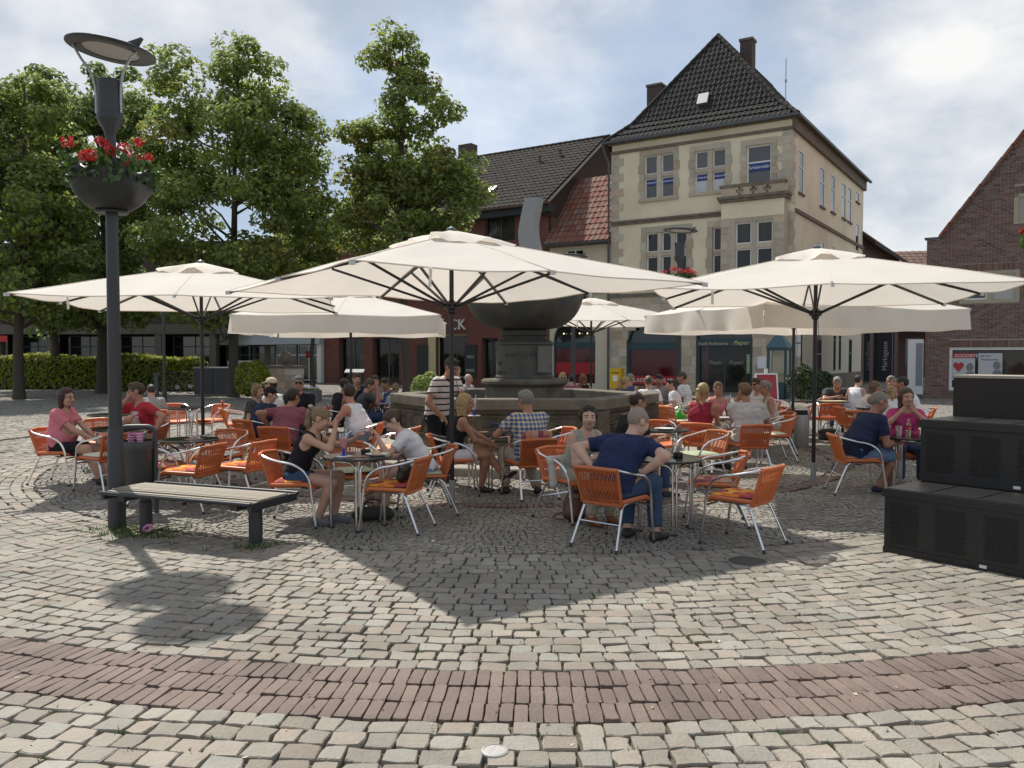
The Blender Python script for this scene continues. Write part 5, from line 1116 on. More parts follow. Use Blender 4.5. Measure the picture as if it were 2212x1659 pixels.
# ================= bench
BN = empty('park_bench', (-2.98, 7.86, 0), R(-21.6), 'backless bench with pale slats and grey metal legs, foreground left', 'bench')
m_slat = M('bench_slat_wood', (.28,.245,.19), .7, var=.15, ns=18, na=.35, col2=(.3,.25,.18), bump=.15, bs=60); m_bm = M('bench_steel', (.06,.062,.066), .35, .6)
ns_ = 12; Wb = .70; Lb = 1.74
for k in range(ns_):
    y0 = -Wb/2+.03+(Wb-.06)*k/ns_; zc = .448 - .035*max(0, abs(2*(k+.5)/ns_-1)-.55)*2; mb = MB(); wv = (Wb-.06)/ns_-.010
    mb.prism([(-Lb/2, zc-.02), (Lb/2, zc-.02), (Lb/2, zc), (-Lb/2, zc)], y0, y0+wv); mb.build('slat', m_slat, BN, False)
for s_ in (-1, 1):
    mb = MB(); mb.tube([(-Lb/2-.01, s_*(Wb/2-.005), .425), (Lb/2+.01, s_*(Wb/2-.005), .425)], .018, 10); mb.build('edge_tube', m_bm, BN)
    mb = MB(); x0 = s_*(Lb/2-.012); mb.prism([(x0-.02,.36),(x0+.02,.36),(x0+.02,.428),(x0-.02,.428)], -Wb/2+.02, Wb/2-.02); mb.build('end_plate', m_bm, BN, False)
    mb = MB(); mb.box(s_*.66-.04, s_*.66+.04, -.30,.30,.35,.424); mb.build('cross_beam', m_bm, BN, False)
    mb = MB(); mb.lathe([(.062,-.03),(.062,.30),(.050,.31),(.050,.36)], 20, (s_*.66,0,0)); mb.build('leg', m_ant, BN)
# ================= litter bin on the lamp post
LB_ = empty('litter_bin', (*G(298, 1108), 0), R(10), 'dark grey litter bin stuffed with pink cups next to the lamp post', 'bin')
m_bin = M('bin_grey', (.055,.056,.058), .5, .2, ns=5, na=.5, col2=(.09,.088,.085))
mb = MB(); mb.lathe([(.14,.30),(.165,.34),(.17,.74),(.175,.75),(.168,.76),(.155,.75),(.15,.4),(.001,.39)], 24); mb.build('bin_body', m_bin, LB_)
for s_ in (-1, 1):
    mb = MB(); mb.tube(smooth_path([(s_*.19,0,.0),(s_*.19,0,.80),(s_*.185,0,.90),(s_*.13,0,.945),(0,0,.95)],5), .028, 10); mb.build('frame_tube', m_bin, LB_)
mb = MB(); mb.lathe([(.178,.70),(.182,.72),(.182,.79),(.176,.80)], 24); mb.build('bin_band', m_bin, LB_)
m_cup = pattern_mat('pink_cup', lambda h: h.mix(h.stripe(h.xyz[2], .03, .4), (.55,.12,.30), (.7,.55,.6)), .5)
for i, (dx, dy, dz, tl, lb) in enumerate(((-.05,-.03,.77,12,'pink striped paper cup leaning in the litter bin, left'), (.055,-.04,.78,-8,'pink striped paper cup in the litter bin, right'))):
    mb = MB(); mb.lathe([(.030,0),(.044,.11),(.047,.112),(.042,.108),(.029,.004),(.001,.003)], 18); o = mb.build('paper_cup', m_cup); c_ = LB_.location; o.location = (c_[0]+dx, c_[1]+dy, dz); o.rotation_euler = (R(tl), R(tl), 0); tag(o, lb, 'paper cup', 'paper cups')
mb = MB(); mb.lathe([(.038,0),(.052,.045),(.055,.047),(.050,.043),(.037,.003),(.001,.003)], 20); o = mb.build('ice_cream_tub', m_cup); x_, y_ = G(322, 1152); o.location = (x_, y_, .02); o.rotation_euler = (R(35), 0, 0); tag(o, 'small pink ice cream tub lying by the left bench leg', 'paper cup')
# ================= steel bin
SB = empty('steel_bin', (X(1727, 15.6), 15.6, 0), R(-6), 'round stainless steel bin with hooded opening on the right', 'bin'); m_ssb = M('brushed_steel', (.5,.49,.47), .42, .8, ns=30, na=.3)
mb = MB(); mb.lathe([(.18,0),(.185,.01),(.185,.57),(.192,.575),(.192,.60)], 28); mb.build('bin_body', m_ssb, SB)
mb = MB(); V = []; F = []
mb.lathe([(.192,.60),(.188,.66),(.165,.73),(.11,.78),(.001,.79)], 28); mb.build('bin_hood', m_ssb, SB)
mb = MB(); V = []; n = 10
for i in range(n+1):
    a = R(-90-42+84*i/n); V += [(.196*math.cos(a), .196*math.sin(a), .615), (.183*math.cos(a), .183*math.sin(a), .705)]
mb.add(V, [(2*i, 2*i+2, 2*i+3, 2*i+1) for i in range(n)]); mb.build('bin_opening', M('bin_hole', (.01,.01,.01), .8), SB)
# ================= black storage boxes
m_rat = M('black_resin', (.013,.0125,.012), .40, ns=6, na=.3, col2=(.022,.02,.018), bump=.1, bs=120); 
def storage_box(x, y, z, rz, L, D, H, label):
    e = empty('storage_box', (x, y, z), rz, label, 'storage box', 'black resin storage boxes')
    mb = MB(); mb.box(0.01, L-.01, 0.01, D-.01, 0.0, H-.075); bd = mb.build('box_body', m_rat, e, False)
    mb = MB(); mb.box(-.012, L+.012, -.012, D+.012, H-.07, H-.045); mb.box(-.004, L+.004, -.004, D+.004, H-.045, H-.005); ld = mb.build('lid', m_rat, e, False)
    for k in range(4):
        mb = MB(); mb.box(.015+k*L/4, (k+1)*L/4-.015, .02, D-.02, H-.0052, H); mb.build('lid_panel', m_rat, ld, False)
    mb = MB(); nP = max(2, int(L/.34))
    for k in range(nP):
        x0 = L*k/nP+.03; x1 = L*(k+1)/nP-.03; pass
        rows = int((H-.20)/.019); cols = int((x1-x0-.04)/.032)
        for r_ in range(rows):
            for c_ in range(cols):
                zx = .09+r_*.019; xx = x0+.02+c_*.032+(.016 if r_ % 2 else 0); mb.add([(xx,.0095,zx),(xx+.026,.0095,zx),(xx+.026,.0095,zx+.013),(xx,.0095,zx+.013),(xx+.005,.0035,zx+.003),(xx+.021,.0035,zx+.003),(xx+.021,.0035,zx+.010),(xx+.005,.0035,zx+.010)], [(0,1,5,4),(1,2,6,5),(2,3,7,6),(3,0,4,7),(4,5,6,7)])
    mb.box(.005, L-.005, .0, .0095, .0, .055); mb.build('weave_panel', m_rat, e, False)
    mb = MB(); mb.box(L*.52, L*.52+.055, -.006, .0, .02, .045); mb.build('maker_label', M('white_label', (.7,.7,.7), .6), e, False)
    return e
ax_ = R(-51)
storage_box(3.27, 7.28, 0, ax_, 1.55, .62, .57, 'long black resin storage box standing in front, lowest right')
ex_ = (math.sin(-ax_)*.0, 0); fx = math.cos(ax_+math.pi/2); fy = math.sin(ax_+math.pi/2)
storage_box(3.27+fx*.66, 7.28+fy*.66, 0, ax_, 1.55, .62, .57, 'lower of the two stacked black boxes, mostly hidden behind the front one')
storage_box(3.27+fx*.66, 7.28+fy*.66, .572, ax_, 1.55, .62, .57, 'upper of the two stacked black storage boxes with small white label')
CB = empty('brown_cabinet', (3.27+fx*1.36, 7.28+fy*1.36, 0), ax_, 'tall dark brown cabinet with pale top edge behind the black boxes', 'cabinet')
mb = MB(); mb.box(0, 1.5, 0, .5, 0, 1.515); mb.build('cabinet_body', M('dark_brown_board', (.022,.014,.010), .6, ns=3, na=.3), CB, False)
mb = MB(); mb.box(-.012, 1.51, -.012, .51, 1.515, 1.54); mb.build('cabinet_top', M('pale_edge', (.34,.30,.24), .7), CB, False)

# ================= things on the tables
m_glass = M('thin_glass', (.95,.95,.95), .03, spec=.5, trans=.85, alpha=.55); m_blue = M('blue_glass', (.01,.02,.35), .1); m_shake = M('strawberry_shake', (.62,.20,.24), .5); m_shkl = M('pale_shake', (.75,.55,.50), .5); m_china = M('white_china', (.78,.78,.76), .25); m_straw = M('white_straw', (.85,.85,.85), .5)
def on(key, dx, dy): return (TB[key][0]+dx, TB[key][1]+dy, .7232)
def sundae(loc, label, mat):
    e = empty('sundae_glass', loc, 0, label, 'glass', 'tall ice cream glasses')
    mb = MB(); mb.lathe([(.085,0),(.088,.006),(.06,.010),(.001,.011)], 20); mb.build('saucer', m_china, e)
    mb = MB(); mb.lathe([(.034,.0115),(.034,.016),(.012,.024),(.013,.045),(.018,.055),(.012,.068),(.013,.078)], 16); mb.build('stem', m_blue, e)
    mb = MB(); mb.lathe([(.012,.078),(.026,.095),(.034,.16),(.046,.23)], 20); mb.build('cup', m_glass, e)
    mb = MB(); mb.lathe([(.001,.080),(.022,.096),(.030,.15),(.035,.182),(.001,.186)], 20); mb.build('milkshake', mat, e)
    mb = MB(); mb.tube([(.0,0,.10),(.028,.0,.28)], .0042, 6); mb.build('straw', m_straw, e)
sundae(on('A', -.12, -.10), 'pink milkshake glass on blue stem in front of the black top girl', m_shake)
sundae(on('K2', .02, -.05), 'pale milkshake with white straw on the far right table', m_shkl)
sundae(on('H', .05, .0), 'tall pale glass on the family group table', m_shkl)
sundae((-1.02+.82*.66-.02, 11.2-.57*.66, .94), 'flared milkshake glass on a saucer held by the waiter', m_shkl)
def ashtray(loc, label):
    mb = MB(); mb.lathe([(.042,0),(.048,.006),(.048,.042),(.044,.046),(.036,.044),(.034,.02),(.001,.02)], 20); o = mb.build('ashtray', M('black_ashtray', (.012,.012,.012), .3), loc=loc); tag(o, label, 'ashtray', 'black table ashtrays')
ashtray(on('A', .06, .12), 'black round ashtray between the two girls'); ashtray(on('B', .13, .05), 'black round ashtray on the table right of the blue polo man'); ashtray(on('D', .08, .05), 'black ashtray on the table of the woman in pink'); ashtray(on('E', .05, .0), 'black ashtray on the far left table'); ashtray(on('J', .08, .12), 'black ashtray right of the fountain'); ashtray(on('H', .18, -.05), 'black ashtray on the family group table'); ashtray(on('I', .12, .1), 'black ashtray by the checked shirt man'); ashtray(on('F', 0, 0), 'black ashtray on the farthest left table')
mb = MB(); mb.lathe([(.055,0),(.06,.01),(.06,.04),(.05,.04),(.048,.012),(.001,.012)], 20); o = mb.build('glass_ashtray', m_glass, loc=on('C', .05, .05)); tag(o, 'clear glass ashtray on the table behind the bench', 'ashtray')
def plate(loc, label, food=True):
    e = empty('plate', loc, 0, label, 'plate', 'white plates'); mb = MB(); mb.lathe([(.001,0),(.07,0),(.075,.004),(.118,.018),(.120,.021),(.116,.021),(.072,.009),(.001,.008)], 28); mb.build('dish', m_china, e)
    if food: mb = MB(); mb.lathe([(.06,.0095),(.055,.02),(.035,.045),(.001,.055)], 12); mb.build('ice_cream', M('vanilla_ice', (.62,.48,.30), .7, ns=20, na=.6, col2=(.5,.2,.12)), e)
plate(on('A', .2, -.02), 'white plate of ice cream before the girl in white'); plate(on('J', .0, -.1), 'white plate on the table right of the fountain', False)
def card(loc, rz, w_, d_, mat, label, name='menu_card', rx=0, cat='menu'):
    mb = MB(); mb.box(-w_/2, w_/2, -d_/2, d_/2, 0, .006); o = mb.build(name, mat, None, False, loc=loc, rot=(R(rx),0,R(rz))); tag(o, label, cat, 'menu cards'); return o
m_menu = M('menu_print', (.42,.22,.14), .35, ns=14, na=.9, col2=(.10,.06,.05)); m_menub = M('menu_blue', (.035,.05,.22), .35, ns=30, na=.5, col2=(.3,.3,.4))
card(on('A', .03, -.1), 20, .21, .15, m_menu, 'printed menu lying between the girls'); card(on('B', .02, .12), 10, .30, .15, m_menu, 'printed menu on the table right of the blue polo man'); card(on('J', .02, .02), -10, .28, .18, M('menu_pink', (.6,.4,.38), .4, ns=12, na=.6, col2=(.5,.3,.1)), 'pinkish menu on the table right of the fountain'); card(on('C', .08, -.05), 8, .2, .13, m_menu, 'small menu under the glass ashtray'); card(on('I', -.1, 0), 15, .16, .1, m_menu, 'menu lying before the blonde woman'); card(on('K', .05, .02), 0, .28, .2, M('menu_pale', (.6,.58,.54), .5), 'pale menu between burgundy and grey shirts')
card((-.13, 10.42, .80), 130, .21, .29, m_menub, 'blue menu held up by the checked shirt man', rx=35); card((TB['M2'][0], TB['M2'][1], .7232), 6, .52, .36, M('map_paper', (.52,.43,.28), .7, ns=10, na=.7, col2=(.45,.33,.15)), 'unfolded map on the far right table', 'town_map', cat='map')
e = empty('mobile_phone', on('B', .0, -.22), R(8), 'white mobile phone lying face up on the right front table', 'phone'); mb = MB(); mb.box(-.035,.035,-.065,.065,0,.008); mb.build('case', M('phone_white', (.75,.75,.75), .3), e, False); mb = MB(); mb.box(-.031,.031,-.052,.052,.008,.009); mb.build('screen', M('phone_screen', (.02,.02,.02), .08), e, False)
def bottle(loc, label, col, lab):
    e = empty('cola_bottle', loc, 0, label, 'bottle', 'glass bottles'); mb = MB(); mb.lathe([(.001,0),(.028,0),(.030,.01),(.030,.09),(.026,.10),(.029,.12),(.026,.15),(.013,.18),(.012,.22),(.001,.222)], 16); mb.build('glass', m_glass, e); mb = MB(); mb.lathe([(.0315,.085),(.0315,.135)], 16); mb.build('bottle_label', M('bottle_red', (.5,.02,.02), .4), e)
    mb = MB(); mb.lathe([(.001,.004),(.026,.005),(.027,.07),(.001,.071)], 14); mb.build('drink', M('drink_'+lab, col, .1), e)
    if lab == 'lemon': text_mesh('bottle_lettering', 'Coca', .018, M('white_label', (.7,.7,.7), .6), e, (-.022,-.0322,.102), 0, .0005)
bottle(on('O', -.08, -.02), 'clear bottle with red label beside the magenta shirt woman', (.45,.36,.2), 'lemon'); bottle(on('G2', .12, .05), 'clear bottle with red label on the beer table', (.2,.2,.18), 'water'); bottle(on('G2', .24, .12), 'second clear bottle right of the first on the beer table', (.2,.2,.18), 'water')
e = empty('beer_glass', on('G2', -.02, -.05), 0, 'beer glass with white foam among the bottles', 'glass'); mb = MB(); mb.lathe([(.03,0),(.03,.004),(.008,.01),(.008,.05),(.03,.08),(.036,.16),(.034,.18)], 16); mb.build('cup', m_glass, e); mb = MB(); mb.lathe([(.001,.052),(.028,.082),(.033,.14),(.001,.141)], 14); mb.build('beer', M('beer', (.5,.24,.03), .1), e); mb = MB(); mb.lathe([(.033,.141),(.034,.175),(.001,.185)], 14); mb.build('foam', M('foam', (.8,.78,.7), .8), e)
e = empty('tumbler', on('O', -.18, .02), 0, 'pink-tinted tumbler next to the red label bottle', 'glass'); mb = MB(); mb.lathe([(.03,0),(.038,.13),(.036,.13),(.028,.005),(.001,.004)], 18); mb.build('cup', m_glass, e); mb = MB(); mb.lathe([(.001,.006),(.029,.007),(.033,.07),(.001,.071)], 14); mb.build('drink', m_shkl, e)
# ---- bags
def bag_sdf(name, prims, mat, label, loc, rz, cat='bag', strap=None, h=.016):
    e = empty(name, loc, R(rz), label, cat); t = SDF(h)
    for (a, b, r0, r1, w_, ra) in prims: t.rc(a, b, r0, r1, w_, ra, .04)
    V, F = t.mesh(.0025, 45, 1); mkobj('bag_body', np_mesh('bag_body', V, F), mat, e, True, None)
    if strap:
        for st_ in strap: mb = MB(); mb.tube(smooth_path(st_, 5), .009, 6); mb.build('strap', mat, e)
    return e
m_lthr = M('brown_leather', (.13,.055,.028), .5, ns=8, na=.4, bump=.2, bs=60)
bp_ = bag_sdf('backpack', [((0,0,.09),(0,.01,.20),.085,.075,(1,0,0),1.45), ((0,.01,.2),(0,.02,.31),.07,.045,(1,0,0),1.4), ((-.0,-.08,.10),(0,-.08,.13),.05,.045,(1,0,0),1.7)], m_lthr, 'brown leather backpack on the ground by the dark-haired woman', (*G(1240, 1128), .0), -12, 'backpack', [[(-.1,.05,.10),(-.2,.06,.06),(-.22,.03,.03),(-.1,.0,.02)], [(-.03,.05,.33),(0,.09,.37),(.03,.05,.33)]])
mb = MB()
for k in range(5): mb.tube([(-.05+.022*k,-.058,.265),(-.04+.022*k,-.056,.30)], .0045, 5)
mb.build('stitching', M('pale_stitch', (.55,.42,.3), .8), bp_)
bag_sdf('handbag', [((-.10,0,.05),(.10,0,.05),.045,.045,None,1), ((-.08,0,.11),(.08,0,.12),.04,.035,None,1), ((.02,0,.14),(.06,.01,.18),.03,.025,None,1)], M('black_bag', (.014,.014,.015), .55, bump=.2, bs=70), 'black handbag on the plaid cushion of the front left chair', (-1.06, 8.2, .485), 70, 'handbag', [[(-.1,0,.09),(-.14,.0,.2),(-.04,.02,.27),(.08,0,.15)]], .013)
bag_sdf('sports_bag', [((-.16,0,.07),(.16,0,.07),.06,.06,None,1), ((-.12,0,.12),(.12,0,.12),.04,.04,None,1)], M('dark_bag', (.03,.028,.026), .7), 'dark bag on the ground under the girls table', (-1.45, 8.62, 0), 10, 'bag', [[(-.1,0,.14),(-.06,0,.22),(.06,0,.22),(.1,0,.14)]])
bag_sdf('beige_bag', [((-.14,0,.12),(.14,0,.12),.08,.08,None,1), ((-.14,0,.22),(.12,0,.24),.07,.06,None,1)], M('beige_canvas', (.36,.27,.18), .8), 'beige bag on the ground beyond the girls table', (-1.62, 9.75, 0), 15, 'bag', [[(-.1,0,.28),(-.05,0,.38),(.05,0,.38),(.1,0,.28)]])
bag_sdf('green_bag', [((-.08,0,.06),(.08,.02,.06),.055,.05,None,1), ((-.05,0,.12),(.0,.02,.2),.05,.03,None,1)], M('bright_green_bag', (.03,.42,.03), .45), 'bright green bag on a chair behind the burgundy top woman', (3.30, 16.2, .475), 20, 'bag', [[(-.05,0,.18),(-.06,0,.26),(.0,0,.3),(.02,0,.2)]])
bag_sdf('dark_tote', [((-.12,0,.09),(.12,0,.09),.07,.07,None,1), ((-.14,0,.20),(.14,0,.20),.06,.06,None,1)], M('tote_black', (.03,.028,.028), .8), 'dark tote bag on the ground beside the steel bin', (X(1790, 16.6), 16.6, 0), 0, 'bag', [[(-.1,0,.26),(-.05,0,.36),(.05,0,.36),(.1,0,.26)]])
bag_sdf('white_jacket', [((-.10,0,.0),(.10,0,.0),.035,.03,None,1), ((-.09,-.02,-.03),(-.07,-.04,-.26),.035,.045,None,1), ((.07,-.02,-.03),(.08,-.04,-.2),.035,.04,None,1)], cloth('jacket_pale', (.55,.52,.48)), 'pale jacket hung over the arm of the dark-haired woman chair', (.46, 8.62, .66), 40, 'jacket')
# ================= buildings
ANG = R(-33); EX = Vector((math.cos(ANG), math.sin(ANG))); BY = Vector((-math.sin(ANG), math.cos(ANG)))
def pxl(O, u, v, y=0.0, xpl=None):
    """image measure -> (s, z) on the local plane y (or local plane x = xpl, giving depth along y)"""
    r = ray(u, v); rv = Vector((r[0], r[1])); Ov = Vector(O)
    if xpl is None: t = (Ov.dot(BY)+y)/rv.dot(BY); return ((rv*t-Ov).dot(EX), CAM_H+r[2]*t)
    t = (Ov.dot(EX)+xpl)/rv.dot(EX); return ((rv*t-Ov).dot(BY), CAM_H+r[2]*t)
m_yel = M('cream_plaster', (.78,.695,.515), .92, ns=1.2, na=.4, col2=(.67,.59,.43), big=.10, bigs=.5, bump=.15, bs=60, spec=.2)
m_crm = M('pale_plaster', (.62,.56,.43), .92, ns=1.5, na=.3, col2=(.52,.47,.36), bump=.15, bs=60, spec=.2)
m_sst = M('sandstone_block', (.52,.45,.35), .9, var=.16, ns=6, na=.4, col2=(.3,.24,.18), bump=.25, bs=30, huevar=.012, spec=.2)
m_dst = M('dark_sandstone', (.235,.195,.15), .92, ns=4, na=.7, col2=(.09,.08,.068), bump=.3, bs=30, spec=.2)
m_tile = M('dark_roof_tile', (.026,.0248,.0238), .92, var=.25, ns=14, na=.3, col2=(.055,.052,.043), spec=.25, huevar=.01); m_rtile = M('red_roof_tile', (.205,.10,.074), .85, var=.12, ns=10, na=.3, col2=(.2,.07,.045), huevar=.01); m_btile = M('brown_roof_tile', (.026,.021,.018), .92, spec=.25, var=.2, ns=10, na=.3, col2=(.1,.085,.07), huevar=.01)
m_glz = M('window_glass', (.035,.042,.05), .05, spec=.9); m_glzd = M('window_glass_dark', (.016,.019,.02), .05, spec=.75); m_wht = M('white_window_frame', (.72,.72,.70), .5); m_teal = M('teal_frame', (.02,.06,.072), .45); m_gut = M('zinc_gutter', (.10,.105,.11), .5, .5); m_dark = M('dark_interior', (.012,.012,.012), .9)
m_shop = M('shop_glass', (.02,.022,.022), .04, spec=.8, alpha=.42)
def brickmat(name, c1, c2, mort, sx=.25, sz=.0785):
    def fn(h):
        b = h.new('ShaderNodeTexBrick'); b.offset = .5; b.inputs['Scale'].default_value = 1; b.inputs['Brick Width'].default_value = sx; b.inputs['Row Height'].default_value = sz; b.inputs['Mortar Size'].default_value = .006; b.inputs['Bias'].default_value = 0
        b.inputs['Color1'].default_value = (*c1,1); b.inputs['Color2'].default_value = (*c2,1); b.inputs['Mortar'].default_value = (*mort,1)
        cb = h.new('ShaderNodeCombineXYZ'); h.t.links.new(h.math('ADD', h.xyz[0], h.xyz[1]), cb.inputs[0]); h.t.links.new(h.xyz[2], cb.inputs[1]); h.t.links.new(cb.outputs[0], b.inputs['Vector']); return b.outputs[0]
    return pattern_mat(name, fn, .9)
m_bk3 = brickmat('red_brick_wall', (.20,.062,.042), (.135,.045,.034), (.17,.13,.11)); m_bk7 = brickmat('brown_brick_wall', (.12,.065,.05), (.085,.045,.038), (.10,.085,.075))
def wall(parent, s0, s1, z0, z1, ops, mat, y=0.0, th=.22, name='wall', out_=-1, xaxis=True, xpos=0.0):
    """wall sheet with real openings and reveals. ops: (s0,s1,z0,z1,rise)"""
    mb = MB(); S = sorted({s0, s1, *[o[0] for o in ops], *[o[1] for o in ops]}); Z = sorted({z0, z1, *[o[2] for o in ops], *[o[3] for o in ops]})
    P = (lambda s, z, d=0.0: (s, y+d, z)) if xaxis else (lambda s, z, d=0.0: (xpos-d, s, z))
    def q(a, b, c, d_): mb.add([a, b, c, d_], [(0,1,2,3)])
    for i in range(len(S)-1):
        for j in range(len(Z)-1):
            cs = (S[i]+S[i+1])/2; cz = (Z[j]+Z[j+1])/2
            if S[i] < s0-1e-6 or S[i+1] > s1+1e-6 or Z[j] < z0-1e-6 or Z[j+1] > z1+1e-6: continue
            if any(o[0] < cs < o[1] and o[2] < cz < o[3] for o in ops): continue
            q(P(S[i],Z[j]), P(S[i+1],Z[j]), P(S[i+1],Z[j+1]), P(S[i],Z[j+1]))
    for o in ops:
        a, b, c, d_, rise = (*o, 0)[:5]
        if rise:
            n = 16; cx_ = (a+b)/2; hw = (b-a)/2; arc = [(cx_-hw*math.cos(math.pi*k/n), d_-rise+rise*math.sin(math.pi*k/n)) for k in range(n+1)]
            for k in range(n): q(P(*arc[k]), P(*arc[k+1]), P(arc[k+1][0], d_), P(arc[k][0], d_)); q(P(*arc[k]), P(*arc[k], th), P(*arc[k+1], th), P(*arc[k+1]))
            zt = d_-rise
        else:
            zt = d_; q(P(a,d_), P(a,d_,th), P(b,d_,th), P(b,d_))
        q(P(a,c), P(a,c,th), P(a,zt,th), P(a,zt)); q(P(b,c), P(b,zt), P(b,zt,th), P(b,c,th)); q(P(a,c), P(b,c), P(b,c,th), P(a,c,th))
    return mb.build(name, mat, parent, False)
def window(parent, s0, s1, z0, z1, cols, rows, y, frame, glass, fw=.055, xaxis=True, xpos=0.0, name='window'):
    """frame with bars and separate panes; cols/rows are fractions"""
    B = (lambda mb, a, b, c, d_, e0, e1: mb.box(a, b, y+e0, y+e1, c, d_)) if xaxis else (lambda mb, a, b, c, d_, e0, e1: mb.box(xpos-e1, xpos-e0, a, b, c, d_))
    mb = MB(); cs = [s0] + [s0+(s1-s0)*f for f in cols] + [s1]; rs = [z0] + [z0+(z1-z0)*f for f in rows] + [z1]
    B(mb, s0, s1, z0, z0+fw, 0, .06); B(mb, s0, s1, z1-fw, z1, 0, .06); B(mb, s0, s0+fw, z0+fw, z1-fw, 0, .06); B(mb, s1-fw, s1, z0+fw, z1-fw, 0, .06)
    for c in cs[1:-1]: B(mb, c-fw*.6, c+fw*.6, z0+fw, z1-fw, .002, .058)
    for r_ in rs[1:-1]: B(mb, s0+fw, s1-fw, r_-fw*.55, r_+fw*.55, .004, .056)
    o = mb.build(name, frame, parent, False)
    for i in range(len(cs)-1):
        for j in range(len(rs)-1):
            mb = MB(); B(mb, cs[i]+fw*.5, cs[i+1]-fw*.5, rs[j]+fw*.5, rs[j+1]-fw*.5, .028, .034); mb.build('pane', glass, o, False)
    return o
def blk(parent, a, b, y0, y1, c, d_, mat, name='stone_block', j=0.0):
    mb = MB(); jj = random.uniform(0, j); mb.box(a, b, y0-jj, y1, c, d_); return mb.build(name, mat, parent, False)
def surround(parent, s0, s1, z0, z1, wd, y=-.03, mat=None, cross=None, lug=.06, xp=None):
    mat = mat or m_sst; n = 5
    blk(parent, s0-wd, s1+wd, y, .02, z1, z1+wd*1.05, mat); blk(parent, s0-wd-.02, s1+wd+.02, y-.06, .02, z0-wd*.62, z0, mat, 'sill')
    for i in range(n):
        za = z0+(z1-z0)*i/n; zb = z0+(z1-z0)*(i+1)/n; ex = lug if i % 2 else 0
        blk(parent, s0-wd-ex, s0, y, .02, za+.004, zb-.004, mat, j=.006); blk(parent, s1, s1+wd+ex, y, .02, za+.004, zb-.004, mat, j=.006)
def tile_face(parent, a, b, c, d_, tw, tl, mat, nmax=300, name='roof_tile', under=None):
    """a bottom-left, b bottom-right, c top-right, d top-left"""
    a, b, c, d_ = map(Vector, (a, b, c, d_)); ex = (b-a).normalized(); upv = ((d_+c)/2-(a+b)/2); upv = (upv - ex*upv.dot(ex)); Ls = upv.length; up = upv/Ls; nn_ = ex.cross(up).normalized()
    mb = MB(); mb.add([p-nn_*.03 for p in (a,b,c,d_)], [(0,1,2,3)] if (c-d_).length > .01 else [(0,1,2)]); mb.build('roof_deck', under or mat, parent, False)
    items = []; rows = int(Ls/tl); o0 = (a+b)/2
    for r_ in range(rows):
        t = (r_+.5)/rows; lf = a+(d_-a)*t; rt_ = b+(c-b)*t; xl = (lf-o0).dot(ex); xr = (rt_-o0).dot(ex); k0 = math.ceil((xl-.02)/tw); k1 = math.floor((xr+.02)/tw)
        for k in range(k0, k1):
            jz = random.uniform(-.004, .006); org = o0+ex*(k*tw)+up*(r_*Ls/rows)+nn_*jz; V = []
            pf = ((0,.030),(.18,.052),(.36,.030),(.62,.008),(.86,.012),(1.0,.030))
            for (px, hz) in pf: V.append(org+ex*px*tw+nn_*(hz+.022))
            for (px, hz) in pf: V.append(org+ex*px*tw+up*(tl*1.06)+nn_*(hz-.008))
            for (px, hz) in pf: V.append(org+ex*px*tw+nn_*(hz-.012))
            F = [(i, i+1, 7+i, 6+i) for i in range(5)] + [(12+i, 13+i, 1+i, i) for i in range(5)]
            items.append((V, F, org+up*tl*.5))
    pieces(name, items, mat, parent, nmax, key=lambda it: it[2].z if nmax else 0, angle=25)
    return len(items)
def ridge_caps(parent, p, q, mat, step=.36, r=.11, name='ridge_tile'):
    p = Vector(p); q = Vector(q); d = (q-p).normalized(); n = max(1, int((q-p).length/step))
    for k in range(n):
        a = p+(q-p)*(k/n); b = p+(q-p)*((k+1.12)/n); mb = MB(); mb.tube([a, b], [r*1.08, r*.9], 8); mb.build(name, mat, parent)

# ---------- cream corner house
O1 = (4.85, 40.6); W1 = 8.53; D1 = 16.1; ZE = 11.95
H1 = empty('corner_house', (O1[0], O1[1], 0), ANG, 'cream three-storey corner house with sandstone trim and steep dark tiled roof', 'building')
f = lambda u, v, y=0.0: pxl(O1, u, v, y)
def rect(u0, u1, vt, vb, y=0.0):
    a, _ = f(u0, (vt+vb)/2, y); b, _ = f(u1, (vt+vb)/2, y); um = (u0+u1)/2; return a, b, f(um, vb, y)[1], f(um, vt, y)[1]
up1 = rect(1392, 1455, 333, 427); up2 = rect(1501, 1567, 323, 413); up3 = rect(1612, 1666, 312, 396)
lo1 = rect(1396, 1483, 500, 600); bayL = rect(1539, 1566, 490, 600)
zst = f(1400, 472)[1]; zg = 4.55
arch1 = (*rect(1354, 1464, 697, 849)[:3], 3.32); arch2 = (*rect(1504, 1625, 703, 853)[:3], 3.45)
ops_up = [up1, up2, up3]; ops_lo = [lo1, bayL]
wall(H1, 0, W1, zst, ZE, ops_up, m_yel); wall(H1, 0, W1, zg, zst, ops_lo, m_yel); 
wall(H1, 0, W1, -.05, zg, [(*arch1[:2], .25, arch1[3], 1.0), (*arch2[:2], .05, arch2[3], 1.0)], m_dst, y=.012)
